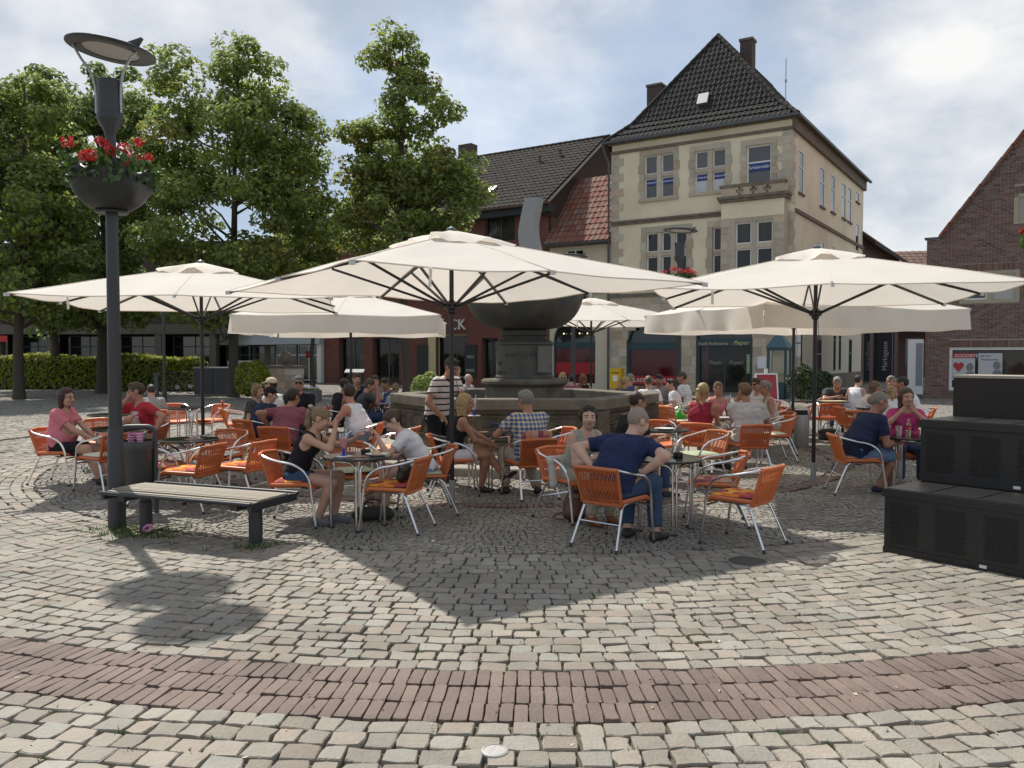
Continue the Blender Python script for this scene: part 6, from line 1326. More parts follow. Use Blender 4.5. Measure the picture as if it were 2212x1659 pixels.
# windows upper
for (a, b, c, d_) in (up1, up2):
    mx_ = (a+b)/2; mz = c+(d_-c)*.52
    blk(H1, mx_-.10, mx_+.10, .02, .2, c, d_, m_sst, 'mullion'); blk(H1, a, b, .024, .198, mz-.09, mz+.09, m_sst, 'transom')
    for (x0, x1) in ((a, mx_-.10), (mx_+.10, b)):
        window(H1, x0, x1, c, mz-.09, [], [], .12, m_wht, m_glz, .06); window(H1, x0, x1, mz+.09, d_, [], [], .12, m_wht, m_glz, .06)
        bn = blk(H1, x0+.07, x1-.07, .108, .118, mz-.42, mz-.17, M('banner_blue', (.02,.045,.22), .5), 'window_banner'); text_mesh('banner_lettering', 'Schülerhilfe', .135, M('white_print', (.8,.8,.8), .6), bn, ((x0+x1)/2, .106, mz-.34), 0, .001, 'CENTER', shear=.2)
    if (a, b) == up2[:2]:
        for (x0, x1) in ((a, mx_-.10), (mx_+.10, b)): blk(H1, x0+.07, x1-.07, .110, .118, c+.06, mz-.45, M('white_blind', (.55,.57,.60), .7), 'window_blind')
    surround(H1, a, b, c, d_, .24)
a, b, c, d_ = up3; window(H1, a, b, c-.5, d_, [], [.66], .12, m_wht, m_glz, .075); mz = c+(d_-c)*.55
bn = blk(H1, a+.09, b-.09, .100, .112, mz-.36, mz-.02, M('banner_blue', (.02,.045,.22), .5), 'window_banner'); text_mesh('banner_lettering', 'Schülerhilfe!', .19, M('white_print', (.8,.8,.8), .6), bn, ((a+b)/2, .098, mz-.26), 0, .001, 'CENTER', shear=.2)
surround(H1, a, b, c, d_, .24)
# lower row
def curtain(a, b, c, d_, y0):
    cu = MB(); n = max(8, int((b-a)/.09))
    for i in range(n):
        xx = a+(b-a)*i/n; x2 = a+(b-a)*(i+1)/n; cu.add([(xx,y0+.04*(i%2),c),(x2,y0+.04*((i+1)%2),c),(x2,y0+.04*((i+1)%2),d_),(xx,y0+.04*(i%2),d_)], [(0,1,2,3)])
    cu.build('curtain', M('curtain_green', (.12,.13,.115), .9), H1, True, 20); bb = MB(); bb.box(a-.1, b+.1, y0+.12, y0+.14, c-.1, d_+.1); bb.build('room_back', m_dark, H1, False)
m_curg = M('curtained_glass', (.02,.024,.024), .04, spec=.8, alpha=.45)
a, b, c, d_ = lo1; th_ = (b-a); mz = c+(d_-c)*.53; curtain(a, b, c, d_, .26)
for k in (1, 2): blk(H1, a+th_*k/3-.09, a+th_*k/3+.09, .02, .2, c, d_, m_sst, 'mullion')
blk(H1, a, b, .024, .198, mz-.1, mz+.1, m_sst, 'transom')
for k in range(3):
    x0 = a+th_*k/3+(.09 if k else 0); x1 = a+th_*(k+1)/3-(.09 if k < 2 else 0); window(H1, x0, x1, c, mz-.1, [], [], .12, m_wht, m_curg, .06); window(H1, x0, x1, mz+.1, d_, [], [], .12, m_wht, m_curg, .06)
surround(H1, a, b, c, d_, .26)
a, b, c, d_ = bayL; curtain(a, b, c, d_, .26); mz = c+(d_-c)*.5; blk(H1, a, b, .02, .2, mz-.08, mz+.08, m_sst, 'transom'); window(H1, a, b, c, mz-.08, [], [], .12, m_wht, m_curg, .06); window(H1, a, b, mz+.08, d_, [], [], .12, m_wht, m_curg, .06); blk(H1, a-.25, b, -.03, .02, d_, d_+.28, m_sst)
for i in range(5): blk(H1, a-.25-(.07 if i % 2 else 0), a, -.03, .02, c+(d_-c)*i/5, c+(d_-c)*(i+1)/5-.006, m_sst)
# bay with balcony
bx0 = b+.02; bx1 = W1-.12; by = -.62; zb0 = zg+.2; zb1 = f(1630, 432, by)[1]
w0, w1 = [pxl(O1, u_, 520, by)[0] for u_ in (1588, 1669)]; wz0 = zb0+.55; wz1 = f(1628, 478, by)[1]
wall(H1, bx0, bx1, zb0, zb1, [(w0, w1, wz0, wz1)], m_sst, y=by, name='bay_front')
mb = MB(); mb.box(bx0, bx0+.02, by+.002, 0, zb0, zb1); mb.box(bx1-.02, bx1, by+.002, 0, zb0, zb1); mb.box(bx0, bx1, by+.22, -.001, zb0-.2, zb0); mb.build('bay_side', m_sst, H1, False)
for i in range(9):
    for s_ in (0, 1):
        za = zb0+(zb1-.75-zb0)*i/9; ww = .30 if i % 2 else .42; xa = bx0 if s_ == 0 else bx1-ww; blk(H1, xa, xa+ww, by-.02, by, za+.004, za+(zb1-.75-zb0)/9-.004, m_sst)
blk(H1, bx0+.01, bx1-.01, by-.015, by, zb1-.72, zb1-.02, m_yel, 'plaster_panel')
curtain(w0, w1, wz0, wz1, by+.24); mx_ = (w0+w1)/2; mz = wz0+(wz1-wz0)*.53; blk(H1, mx_-.11, mx_+.11, by+.02, by+.2, wz0, wz1, m_sst, 'mullion'); blk(H1, w0, w1, by+.024, by+.198, mz-.1, mz+.1, m_sst, 'transom')
for (x0, x1) in ((w0, mx_-.11), (mx_+.11, w1)): window(H1, x0, x1, wz0, mz-.1, [], [], by+.1, m_wht, m_curg, .065); window(H1, x0, x1, mz+.1, wz1, [], [], by+.1, m_wht, m_curg, .065)
blk(H1, bx0-.08, bx1+.10, by-.14, .0, zb1, zb1+.12, m_dst, 'cornice'); blk(H1, bx0-.14, bx1+.16, by-.2, .0, zb1+.12, zb1+.24, m_dst, 'cornice')
zp0 = zb1+.24; zp1 = f(1630, 394, by)[1]
# parapet with pierced quatrefoils
pw = bx1-bx0; cxs = [bx0+pw*.30, bx0+pw*.52, bx0+pw*.74]; qz = (zp0+zp1)/2; q_ = .16
bars_ = sorted([bx0]+[c_+s_*q_ for c_ in cxs for s_ in (-1, 1)]+[bx1])
for i in range(0, len(bars_), 2): blk(H1, bars_[i], bars_[i+1], by-.03, by+.16, zp0, zp1-.12, m_sst, 'parapet_block')
for c_ in cxs:
    blk(H1, c_-q_, c_+q_, by-.028, by+.158, zp0, qz-q_-.05, m_sst, 'parapet_block'); blk(H1, c_-q_, c_+q_, by-.028, by+.158, qz+q_-.05, zp1-.12, m_sst, 'parapet_block')
    mb = MB()
    for sx in (-1, 1):
        for sz in (-1, 1): mb.prism([(c_+sx*q_, qz-.05+sz*q_), (c_+sx*q_, qz-.05+sz*q_*.5), (c_+sx*q_*.62, qz-.05+sz*q_*.42), (c_+sx*q_*.30, qz-.05+sz*q_*.30), (c_+sx*q_*.42, qz-.05+sz*q_*.62), (c_+sx*q_*.5, qz-.05+sz*q_)], by-.027, by+.157)
    mb.build('quatrefoil', m_sst, H1, False)
blk(H1, bx0-.06, bx1+.08, by-.09, by+.2, zp1-.12, zp1, m_dst, 'coping'); blk(H1, bx1-.2, bx1, by+.16, -.0, zp0, zp1-.12, m_sst, 'parapet_side'); blk(H1, bx0, bx0+.2, by+.16, -.0, zp0, zp1-.12, m_sst, 'parapet_side')
# string courses, cornice, quoins
blk(H1, -.03, bx0-.09, -.10, 0, zst-.10, zst, m_dst, 'string_course'); blk(H1, -.03, bx0-.09, -.06, 0, zst-.22, zst-.104, m_dst, 'string_course')
blk(H1, -.05, W1+.05, -.08, 0, ZE-.55, ZE-.42, m_dst, 'frieze'); blk(H1, -.16, W1+.16, -.18, 0, ZE-.12, ZE, m_dst, 'cornice')
blk(H1, -.02, W1+.03, -.07, .0, zg-.06, zg+.12, m_dst, 'string_course')
zq = zg+.14; i = 0
while zq < ZE-.6:
    if not (zst-.3 < zq < zst+.02):
        ww = .62 if i % 2 else .38; hq = .36; blk(H1, -.025, ww, -.025, .01, zq, min(zq+hq-.006, ZE-.56), m_sst, j=.004); blk(H1, W1-(.62 if i % 2 else .40), W1+.025, -.025, (.40 if i % 2 else .62), zq, min(zq+hq-.006, ZE-.56), m_sst, j=.004)
    zq += .36; i += 1
# ashlar ground floor
rows_ = 11; hr = zg/rows_-.0; 
def arch_clip(z):
    res = []
    for (a, b, c, d_) in (arch1, arch2):
        if z > d_: continue
        cz = d_-1.0; hw = (b-a)/2
        if z > cz: hw *= math.sqrt(max(0, 1-((z-cz)/1.0)**2))
        res.append(((a+b)/2-hw-.02, (a+b)/2+hw+.02))
    return res
for r_ in range(rows_):
    za = r_*hr; zb_ = (r_+1)*hr-.008; cl = arch_clip((za+zb_)/2); s_ = -.0 - random.uniform(0, .3)
    while s_ < W1:
        L_ = random.uniform(.42, .85); segs = [(max(0, s_), min(W1, s_+L_-.008))]
        for (ca, cb_) in cl:
            ns2 = []
            for (p, q) in segs:
                if q <= ca or p >= cb_: ns2.append((p, q)); continue
                if p < ca: ns2.append((p, ca))
                if q > cb_: ns2.append((cb_, q))
            segs = ns2
        for (p, q) in segs:
            if q-p > .07: blk(H1, p, q, -.02, .012, za, zb_, m_sst, j=.014)
        s_ += L_
# shop fronts
def shopfront(a, b, zb_, zt, rise, kind):
    cx_ = (a+b)/2; hw = (b-a)/2-.005; sp_z = zt-rise; n = 18
    fr = MB()
    arcp = [(cx_-hw*math.cos(math.pi*k/n), sp_z+rise*.99*math.sin(math.pi*k/n)) for k in range(n+1)]
    for k in range(n): fr.bar((arcp[k][0], .16, arcp[k][1]), (arcp[k+1][0], .16, arcp[k+1][1]), .10, .10, up=(0,1,0))
    for s_ in (a+.06, b-.06): fr.box(s_-.055, s_+.055, .11, .21, zb_, sp_z)
    fr.box(a+.005, b-.005, .09, .21, sp_z-.32, sp_z-.02); fr.box(a+.005, b-.005, .07, .215, sp_z-.06, sp_z); shf_ = fr.build('shop_frame', m_teal, H1, False)
    g = MB(); g.add([(cx_, .2, sp_z)]+[(p[0], .2, p[1]) for p in arcp], [(0, i+2, i+1) for i in range(n)]); g.build('fanlight_pane', m_glzd, shf_, False)
    if kind == 'red':
        g = MB(); g.box(a+.11, b-.11, .17, .19, zb_, sp_z-.33); g.build('red_panel', M('dark_red_window', (.075,.004,.008), .12, spec=.6), shf_, False)
        zr = f((1354+1464)/2, 826)[1]; g = MB(); g.box(a+.12, b-.12, .160, .169, zr-.10, zr+.30); bnd = g.build('red_band', M('red_band', (.36,.012,.02), .4), shf_, False)
        text_mesh('shop_lettering', 'LAST MINUTE SI', .27, M('white_print', (.8,.8,.8), .6), bnd, (a+.30, .155, zr+.0), 0, .003)
    else:
        g = MB(); g.box(a+.115, b-.115, .19, .2, zb_, sp_z-.33); g.build('door_pane', m_shop, shf_, False)
        g = MB(); g.box(cx_-.03, cx_+.03, .165, .189, zb_, sp_z-.33); g.build('door_frame', m_teal, shf_, False)
        text_mesh('shop_lettering', 'Stadt-Parfümerie', .205, M('gold_print', (.52,.47,.33), .5), shf_, (a+.07, .06, sp_z-.275), 0, .004); text_mesh('shop_lettering', 'Pieper', .27, M('gold_bright', (.62,.55,.25), .5), shf_, (a+(b-a)*.66, .06, sp_z-.265), 0, .004, shear=.3)
        for k, xx in enumerate((cx_-.78, cx_+.16)): text_mesh('door_lettering', 'Pieper', .25, M('grey_print', (.28,.27,.25), .6), shf_, (xx, .186, 1.30), 0, .001, shear=.3)
        # inside: shelves with goods
        g = MB(); g.box(a-.3, b+.3, 2.6, 2.7, 0, 3.6); g.box(a-.3, a-.2, .25, 2.6, 0, 3.6); g.box(b+.2, b+.3, .25, 2.6, 0, 3.6); g.box(a-.3, b+.3, .25, 2.6, 3.5, 3.6); g.build('shop_interior', m_dark, shf_, False)
        for k in range(3):
            g = MB(); g.box(a+.2, a+1.0, 1.0, 1.3, .4+.45*k, .43+.45*k); sh = g.build('shelf', M('shelf_dark', (.08,.07,.06), .7), shf_, False)
            for j in range(5): g = MB(); hh_ = random.uniform(.12,.26); g.box(a+.22+j*.15, a+.32+j*.15, 1.02, 1.12, .432+.45*k, .432+hh_+.45*k); g.build('goods', M('goods_%d' % (j % 3), [(.3,.28,.24),(.35,.08,.12),(.2,.24,.3)][j % 3], .6), sh, False)
        g = MB(); g.box(a+.2, a+.48, .28, .30, .2, 2.3); g.build('window_poster', M('pink_poster', (.45,.10,.22), .6, ns=4, na=.7, col2=(.6,.5,.5)), shf_, False)
        g = MB(); g.box(b-.30, b-.16, .17, .18, .9, 1.75); g.build('sticker_strip', M('yellow_stickers', (.5,.5,.1), .6, ns=6, na=.8, col2=(.1,.25,.4)), shf_, False)
shopfront(arch1[0], arch1[1], .25, arch1[3], 1.0, 'red'); shopfront(arch2[0], arch2[1], .02, arch2[3], 1.0, 'door')
text_mesh('house_number', '9', .16, m_wht, blk(H1, 7.72, 7.92, -.05, -.02, 3.42, 3.66, M('number_plate', (.03,.04,.08), .4), 'number_plate'), (7.77, -.054, 3.47), 0, .002)
nb_ = blk(H1, *[pxl(O1, u_, 783, 0)[0] for u_ in (1637, 1656)], -.06, -.021, *[pxl(O1, 1646, v_, 0)[1] for v_ in (796, 770)], M('notice_white', (.74,.74,.74), .5), 'notice_board')
# right-hand facade
fr_ = lambda u, v: pxl(O1, u, v, 0, W1)
def rrect(u0, u1, vt, vb): a, _ = fr_(u0, (vt+vb)/2); b, _ = fr_(u1, (vt+vb)/2); um = (u0+u1)/2; return a, b, fr_(um, vb)[1], fr_(um, vt)[1]
rU = [rrect(1725,1736,326,418), rrect(1771,1781,362,447), rrect(1794.5,1803.5,378,459), rrect(1818.5,1827,396,472), rrect(1831,1839,405,480), rrect(1848.5,1856,415,437)]
rL = [rrect(1771,1780,522,600), rrect(1793.5,1802,531,605), rrect(1818,1826,542,610), rrect(1829,1837,546,612), rrect(1848.5,1855,483,548)]
ops_r = [r_ for r_ in rU+rL]
wall(H1, 0, D1, zg, ZE, ops_r, m_yel, xaxis=False, xpos=W1)
rg = [(1.0, 2.2, .05, 3.2), (4.2, 6.0, .05, 3.4, .9), (8.6, 9.2, .9, 3.2), (9.9, 10.5, .9, 3.2), (12.5, 13.4, .05, 2.6)]
wall(H1, 0, D1, -.05, zg, rg, m_crm, xaxis=False, xpos=W1)
for (a, b, c, d_) in ops_r: window(H1, a, b, c, d_, [], [.62] if d_-c > 1.6 else [], .10, m_wht, m_glz, .05, False, W1); blk(H1, W1-.02, W1+.08, a-.06, b+.06, c-.09, c, m_dst, 'sill')
for k, o_ in enumerate(rg): window(H1, o_[0], o_[1], o_[2], o_[3]-(.9 if len(o_) > 4 else 0), [], [.7], .10, m_teal if k != 1 else M('maroon_door', (.10,.012,.02), .4), m_glzd, .06, False, W1)
for z_ in (zst-.16, zg): mb = MB(); mb.box(W1, W1+.09, .62, D1, z_-.06, z_+.1); mb.build('string_course', m_dst, H1, False)
mb = MB(); mb.box(W1, W1+.16, .0, D1+.1, ZE-.55, ZE); mb.build('cornice', m_dst, H1, False); mb = MB(); mb.box(W1, W1+.03, .63, D1, -.05, .75); mb.build('plinth', m_dst, H1, False)
mb = MB(); mb.box(-.0, .02, .02, D1, 0, ZE); mb.box(0, W1, D1-.02, D1, 0, ZE); mb.build('rear_wall', m_yel, H1, False)
# roof
o_ = .32; ze_ = ZE+.02; zk = ZE+.95; ik_ = .75; AP = (W1/2-.2, 3.35, 17.35); AP2 = (W1/2-.2, D1-3.4, 17.35)
E_ = [(-o_,-o_,ze_),(W1+o_,-o_,ze_),(W1+o_,D1+o_,ze_),(-o_,D1+o_,ze_)]; K_ = [(ik_,ik_*.85,zk),(W1-ik_,ik_*.85,zk),(W1-ik_,D1-ik_,zk),(ik_,D1-ik_,zk)]
tile_face(H1, E_[0], E_[1], K_[1], K_[0], .235, .34, m_tile, 90); tile_face(H1, K_[0], K_[1], AP, AP, .235, .34, m_tile, 210)
tile_face(H1, E_[1], E_[2], K_[2], K_[1], .30, .36, m_tile, 0); tile_face(H1, K_[1], K_[2], AP2, AP, .30, .36, m_tile, 0)
mb = MB(); mb.add([E_[3],E_[0],K_[0],K_[3],AP,AP2,E_[2],K_[2]], [(0,1,2,3),(3,2,4,5),(6,0,3,7),(7,3,5)]); mb.build('roof_rear', m_tile, H1, False)
for p, q in ((E_[1],K_[1]),(K_[1],AP),(E_[0],K_[0]),(K_[0],AP),(AP,AP2)): ridge_caps(H1, p, q, m_tile, .38, .10)
mb = MB(); mb.box(-o_-.05, W1+o_+.05, -o_-.10, -o_+.02, ze_-.10, ze_+.01); mb.box(W1+o_-.02, W1+o_+.10, -o_+.03, D1+o_, ze_-.10, ze_+.01); mb.build('gutter', m_gut, H1, False)
mb = MB(); mb.box(-.3, W1+.3, -o_+.03, .0, ZE-.02, ZE+.0); mb.box(W1+.17, W1+o_, .0, D1, ZE-.02, ZE); mb.build('soffit', m_dst, H1, False)
mb = MB(); mb.tube([(-.12,-.10,.0),(-.12,-.10,ZE-1.0),(-.30,-.30,ZE-.35),(-.32,-.36,ZE-.05)], .055, 10); mb.build('downpipe', m_gut, H1)
m_chb = brickmat('chimney_brick', (.10,.062,.05), (.07,.045,.04), (.13,.12,.11))
for (cx_, cy_, w_, zt) in ((W1/2+.75, 5.0, .30, 17.45), (pxl(O1, 1417, 200, 7.0)[0], 7.0, .42, pxl(O1, 1417, 184, 7.0)[1])):
    mb = MB(); mb.box(cx_-w_, cx_+w_, cy_-.3, cy_+.3, 13, zt-.12); ch_ = mb.build('chimney', m_chb, H1, False); mb = MB(); mb.box(cx_-w_-.05, cx_+w_+.05, cy_-.35, cy_+.35, zt-.12, zt); mb.build('chimney_cap', m_dst, ch_, False)
mb = MB(); xa_, za_ = pxl(O1, 1697, 230, 6.5); zb2 = pxl(O1, 1697, 127, 6.5)[1]; mb.tube([(xa_, 6.5, za_-.6), (xa_, 6.5, zb2)], .022, 6); mb.tube([(xa_, 6.5, (za_+zb2)/2), (xa_+.02, 6.45, (za_+zb2)/2+.15)], .045, 6); mb.build('antenna', m_gal, H1)
q0 = Vector(K_[0])+(Vector(AP)-Vector(K_[0]))*.0; sl_ = (Vector(AP)-(Vector(K_[0])+Vector(K_[1]))/2); cen = (Vector(K_[0])+Vector(K_[1]))/2+sl_*.16+Vector((-.05,0,0)); upn = sl_.normalized(); nrm_ = Vector((1,0,0)).cross(upn)
mb = MB(); mb.bar(cen-upn*.32+nrm_*.09, cen+upn*.32+nrm_*.09, .50, .10, up=nrm_); mb.build('roof_hatch', M('zinc_hatch', (.34,.35,.36), .45, .4), H1, False)

# ---------- low cream house with red roof
s2, _ = pxl(O1, 1186, 700); 
H2 = empty('low_cream_house', (O1[0], O1[1], 0), ANG, 'low cream house with red pantile roof squeezed beside the corner house', 'building')
z2 = pxl(O1, 1255, 524)[1]; ar2 = (pxl(O1, 1190, 760)[0]+.1, pxl(O1, 1285, 760)[0], .3, pxl(O1, 1236, 700)[1]+.35, 1.25)
wall(H2, s2, -.02, -.05, z2, [ar2, (-2.6, -1.6, 6.0, 7.0)], m_crm, y=.05)
a, b, c, d_, rs_ = ar2; n = 18; cx_ = (a+b)/2; hw = (b-a)/2
g = MB(); arcp = [(cx_-hw*math.cos(math.pi*k/n), d_-rs_+rs_*.99*math.sin(math.pi*k/n)) for k in range(n+1)]
for k in range(n): g.bar((arcp[k][0], .2, arcp[k][1]), (arcp[k+1][0], .2, arcp[k+1][1]), .09, .09, up=(0,1,0))
g.box(a, b, .12, .25, d_-rs_-.3, d_-rs_); g.box(a, a+.1, .15, .25, c, d_-rs_-.3); g.box(b-.1, b, .15, .25, c, d_-rs_-.3); sf = g.build('shop_frame', m_teal, H2, False)
g = MB(); g.add([(cx_, .24, d_-rs_)]+[(p[0], .24, p[1]) for p in arcp], [(0, i+2, i+1) for i in range(n)]); g.build('fanlight_pane', m_glzd, sf, False)
g = MB(); g.box(a+.1, b-.1, .2, .23, c, d_-rs_-.31); g.build('red_panel', M('dark_red_window', (.075,.004,.008), .12, spec=.6), sf, False)
g = MB(); g.box(a+.11, b-.11, .18, .199, .75, 1.35); g.build('red_band', M('red_band', (.36,.012,.02), .4), sf, False)
for k in range(4): g = MB(); g.lathe([(.02,0),(.035,.03),(.001,.07)], 8, (a+.6+.45*k, .10, d_-.85)); bl = g.build('bulb', bpy.data.materials.get('bulb') or M('bulb', (1,.9,.6), .5), sf); 
MATS['bulb'].node_tree.nodes['Principled BSDF'].inputs['Emission Color'].default_value = (1,.85,.5,1); MATS['bulb'].node_tree.nodes['Principled BSDF'].inputs['Emission Strength'].default_value = 2.5
window(H2, -2.6, -1.6, 6.0, 7.0, [.5], [], .17, m_wht, m_glzd, .06); blk(H2, s2, -.03, .0, .049, z2-.16, z2, m_dst, 'cornice')
rx = MB()
for k in range(18): rx.tube([(-2.7+.14*k, -.12, 4.75), (-2.7+.14*k, -.12, 5.55)], .012, 5)
rx.tube([(-2.75,-.12,5.57),(-.2,-.12,5.57)], .022, 6); rx.tube([(-2.75,-.12,4.73),(-.2,-.12,4.73)], .02, 6); rx.build('balcony_railing', m_gut, H2)
n_ = tile_face(H2, (s2-.1, -.35, z2), (-.06, -.35, z2), (-.06, 3.0, z2+3.85), (s2-.1, 3.0, z2+3.85), .30, .40, m_rtile, 300)
mb = MB(); mb.box(s2-.1, -.02, -.5, -.36, z2-.12, z2-.01); mb.build('gutter', m_gut, H2, False)

# ---------- brick house with large dark roof
s3a, _ = pxl(O1, 700, 700); s3b = s2-.02
H3 = empty('brick_shop_house', (O1[0], O1[1], 0), ANG, 'dark red brick shop house with big dark tiled roof behind the trees', 'building')
z3 = pxl(O1, 1100, 452)[1]
def r3(u0, u1, vt, vb): a, _ = pxl(O1, u0, (vt+vb)/2); b, _ = pxl(O1, u1, (vt+vb)/2); um = (u0+u1)/2; return a, b, pxl(O1, um, vb)[1], pxl(O1, um, vt)[1]
w3 = [r3(1048, 1112, 465, 522), r3(845, 895, 497, 530), r3(735, 782, 494, 548)]
sh3 = [r3(732, 785, 730, 826), r3(805, 862, 730, 828), r3(940, 1008, 722, 836), r3(1040, 1075, 730, 830)]
zf = 4.4
wall(H3, s3a, s3b, zf, z3, w3, m_bk3, name='upper_wall'); wall(H3, s3a, s3b, -.05, zf, [(*o_[:2], max(.03, o_[2]), o_[3]) for o_ in sh3], m_bk3, y=.005, th=.4, name='shop_wall')
for k, (a, b, c, d_) in enumerate(w3):
    if k: blk(H3, a, b, .1, .14, c, d_, M('roller_shutter', (.42,.42,.40), .7), 'roller_shutter'); [blk(H3, a, b, .096, .1, c+i*.11, c+i*.11+.085, M('roller_shutter', (.42,.42,.40), .7), 'shutter_slat') for i in range(int((d_-c)/.11))]
    else:
        window(H3, a, b, c, d_, [.5], [], .14, m_gut, m_shop, .07)
        cu_ = MB(); n = 26
        for i in range(n): xx = a+.08+(b-a-.16)*i/n; cu_.add([(xx,.3+.03*(i%2),c),(xx+(b-a-.16)/n,.3+.03*((i+1)%2),c),(xx+(b-a-.16)/n,.3+.03*((i+1)%2),d_),(xx,.3+.03*(i%2),d_)], [(0,1,2,3)])
        cu_.build('curtain', M('curtain_grey', (.3,.3,.28), .9), H3); blk(H3, a-.3, b+.3, .5, .55, c-.3, d_+.3, m_dark, 'room_back')
for k, (a, b, c, d_) in enumerate(sh3):
    c = max(.03, c); window(H3, a, b, c, d_, [.5] if k != 2 else [], [], .3, m_gut if k != 2 else M('cream_frame', (.6,.52,.3), .6), m_shop, .07)
    g = MB(); g.box(a-.2, b+.2, 2.2, 2.25, 0, 3.6); g.box(a-.2, b+.2, .45, 2.2, 0, .02); g.box(a-.25, a-.2, .42, 2.2, 0, 3.6); g.box(b+.2, b+.25, .42, 2.2, 0, 3.6); g.build('shop_interior', M('shop_dark', (.05,.045,.04), .9), H3, False)
m_board = M('black_sign_board', (.02,.026,.03), .4)
for (u_, lines) in ((914, ()), (1017, ('', 'RICH', '', 'DIESEL'))):
    a, _ = pxl(O1, u_-12, 780); b, _ = pxl(O1, u_+13, 780); zb_ = pxl(O1, u_, 815)[1]; zt = pxl(O1, u_, 745)[1]; bd = blk(H3, a, b, -.06, -.01, zb_, zt, m_board, 'sign_board')
    for i, t_ in enumerate(lines):
        if t_: text_mesh('sign_lettering', t_, .2, M('sign_white', (.55,.58,.55), .6), bd, ((a+b)/2, -.062, zt-.35-i*(zt-zb_-.3)/len(lines)), 0, .002, 'CENTER')
zc_ = pxl(O1, 985, 712)[1]; xa_ = pxl(O1, 972, 700)[0]; text_mesh('shop_lettering', 'CK', .82, M('sign_letter_white', (.75,.75,.73), .5), H3, (xa_, -.06, zc_), 0, .04)
blk(H3, *[pxl(O1, u_, 780)[0] for u_ in (926, 942)], -.05, .004, 0, 3.6, M('cream_frame', (.6,.52,.3), .6), 'door_pilaster')
rdg = 6.2; zr3 = z3+4.75; tile_face(H3, (s3a-.3,-.55,z3+.05), (s3b+.35,-.55,z3+.05), (s3b+.35,rdg,zr3), (s3a-.3,rdg,zr3), .31, .40, m_btile, 300)
mb = MB(); mb.add([(s3b+.3,rdg,zr3-.05),(s3b+.3,12.5,z3),(s3a,12.5,z3),(s3a,rdg,zr3-.05)], [(0,1,2,3)]); mb.build('roof_rear', m_btile, H3, False)
mb = MB(); mb.prism([(-.3, z3-.55),(12.4, z3-.55),(12.4,z3),(rdg,zr3-.12),(-.45,z3-.02)], 0, .25); gb = mb.build('gable_wall', M('brown_slate_cladding', (.042,.026,.022), .8, ns=6, na=.3), H3, False, rot=(0,0,math.pi/2), loc=(s3b+.02,0,0))
mb = MB(); mb.box(s3b-.23, s3b, .22, 12.4, 0, z3-.5); mb.build('side_wall', m_bk7, H3, False)
mb = MB(); mb.box(s3a-.3, s3b+.3, -.48, 0.0, z3-.42, z3-.02); mb.build('fascia', M('slate_fascia', (.03,.035,.035), .6), H3, False); mb = MB(); mb.box(s3a-.3, s3b+.35, -.66, -.49, z3-.05, z3+.05); mb.build('gutter', M('copper_gutter', (.16,.09,.06), .5, .4), H3, False)
ridge_caps(H3, (s3b+.35, rdg, zr3+.02), (s3a, rdg, zr3+.02), m_btile, .45, .10)
mb = MB(); mb.box(s3b-10.2, s3b-9.2, rdg-.2, rdg+.5, zr3-1, zr3+.9); mb.build('chimney', m_chb, H3, False)
for (dx, t_) in ((-3.0,.68), (-1.9,.74), (-6.5,.45)):
    p = Vector((s3b+dx, -.55+(rdg+.55)*t_, z3+(zr3-z3)*t_)); mb = MB(); mb.lathe([(.07,-.1),(.07,.35),(.11,.36),(.11,.44),(.001,.48)], 10, p); mb.build('roof_vent', m_gut, H3)
p = Vector((s3b-4.6, -.55+(rdg+.55)*.28, z3+(zr3-z3)*.28)); sl_ = Vector((0, rdg+.55, zr3-z3)).normalized(); mb = MB(); mb.bar(p-sl_*.35+Vector((0,-.08,.1)), p+sl_*.35+Vector((0,-.08,.1)), .8, .12, up=Vector((0,-1,1))); mb.build('roof_window', M('zinc_hatch', (.34,.35,.36), .45, .4), H3, False)

# ---------- grey-fronted store
s4a, _ = pxl(O1, 380, 720); s4b = s3a-.03
H4 = empty('drugstore', (O1[0], O1[1], 0), ANG, 'flat-roofed store with pale grey fascia and white door post, left of the brick house', 'building')
zf0 = pxl(O1, 640, 744)[1]; zf1 = pxl(O1, 640, 700)[1]
blk(H4, s4a, s4b, -.35, .6, zf0, zf1, M('grey_fascia', (.40,.44,.47), .5), 'fascia'); mb = MB(); mb.box(s4a, s4b, .6, 9, 0.02, 8.6); mb.build('rear_block', m_bk3, H4, False)
n = 7
for k in range(n+1): xx = s4a+(s4b-s4a-.5)*k/n; blk(H4, xx-.06, xx+.06, .1, .3, 0, zf0, m_gut, 'post')
for k in range(n): x0 = s4a+(s4b-s4a-.5)*k/n+.07; x1 = s4a+(s4b-s4a-.5)*(k+1)/n-.07; window(H4, x0, x1, .1, zf0-.05, [.5] if k >= n-2 else [], [.72], .18, m_gut if k < n-2 else m_wht, m_glzd, .06)
blk(H4, s4b-.42, s4b-.08, -.2, .3, 0, zf0, m_wht, 'white_post')
zt_ = pxl(O1, 580, 725)[1]; text_mesh('shop_lettering', 'R', 1.0, M('letter_blue', (.02,.03,.35), .4), H4, (pxl(O1, 566, 720)[0], -.40, zt_), 0, .04); text_mesh('shop_lettering', 'O', 1.0, M('letter_red', (.45,.015,.02), .4), H4, (pxl(O1, 583, 720)[0], -.40, zt_), 0, .04)
mb = MB()
xr = pxl(O1, 693, 800)[0]-1.2
for k in range(5): a = R(72*k); mb.tube([(xr,.165,1.75),(xr+.32*math.cos(a),.165,1.75+.2*math.sin(a))], [.05,.10], 6)
mb.build('red_door_motif', M('letter_red', (.45,.015,.02), .4), H4)

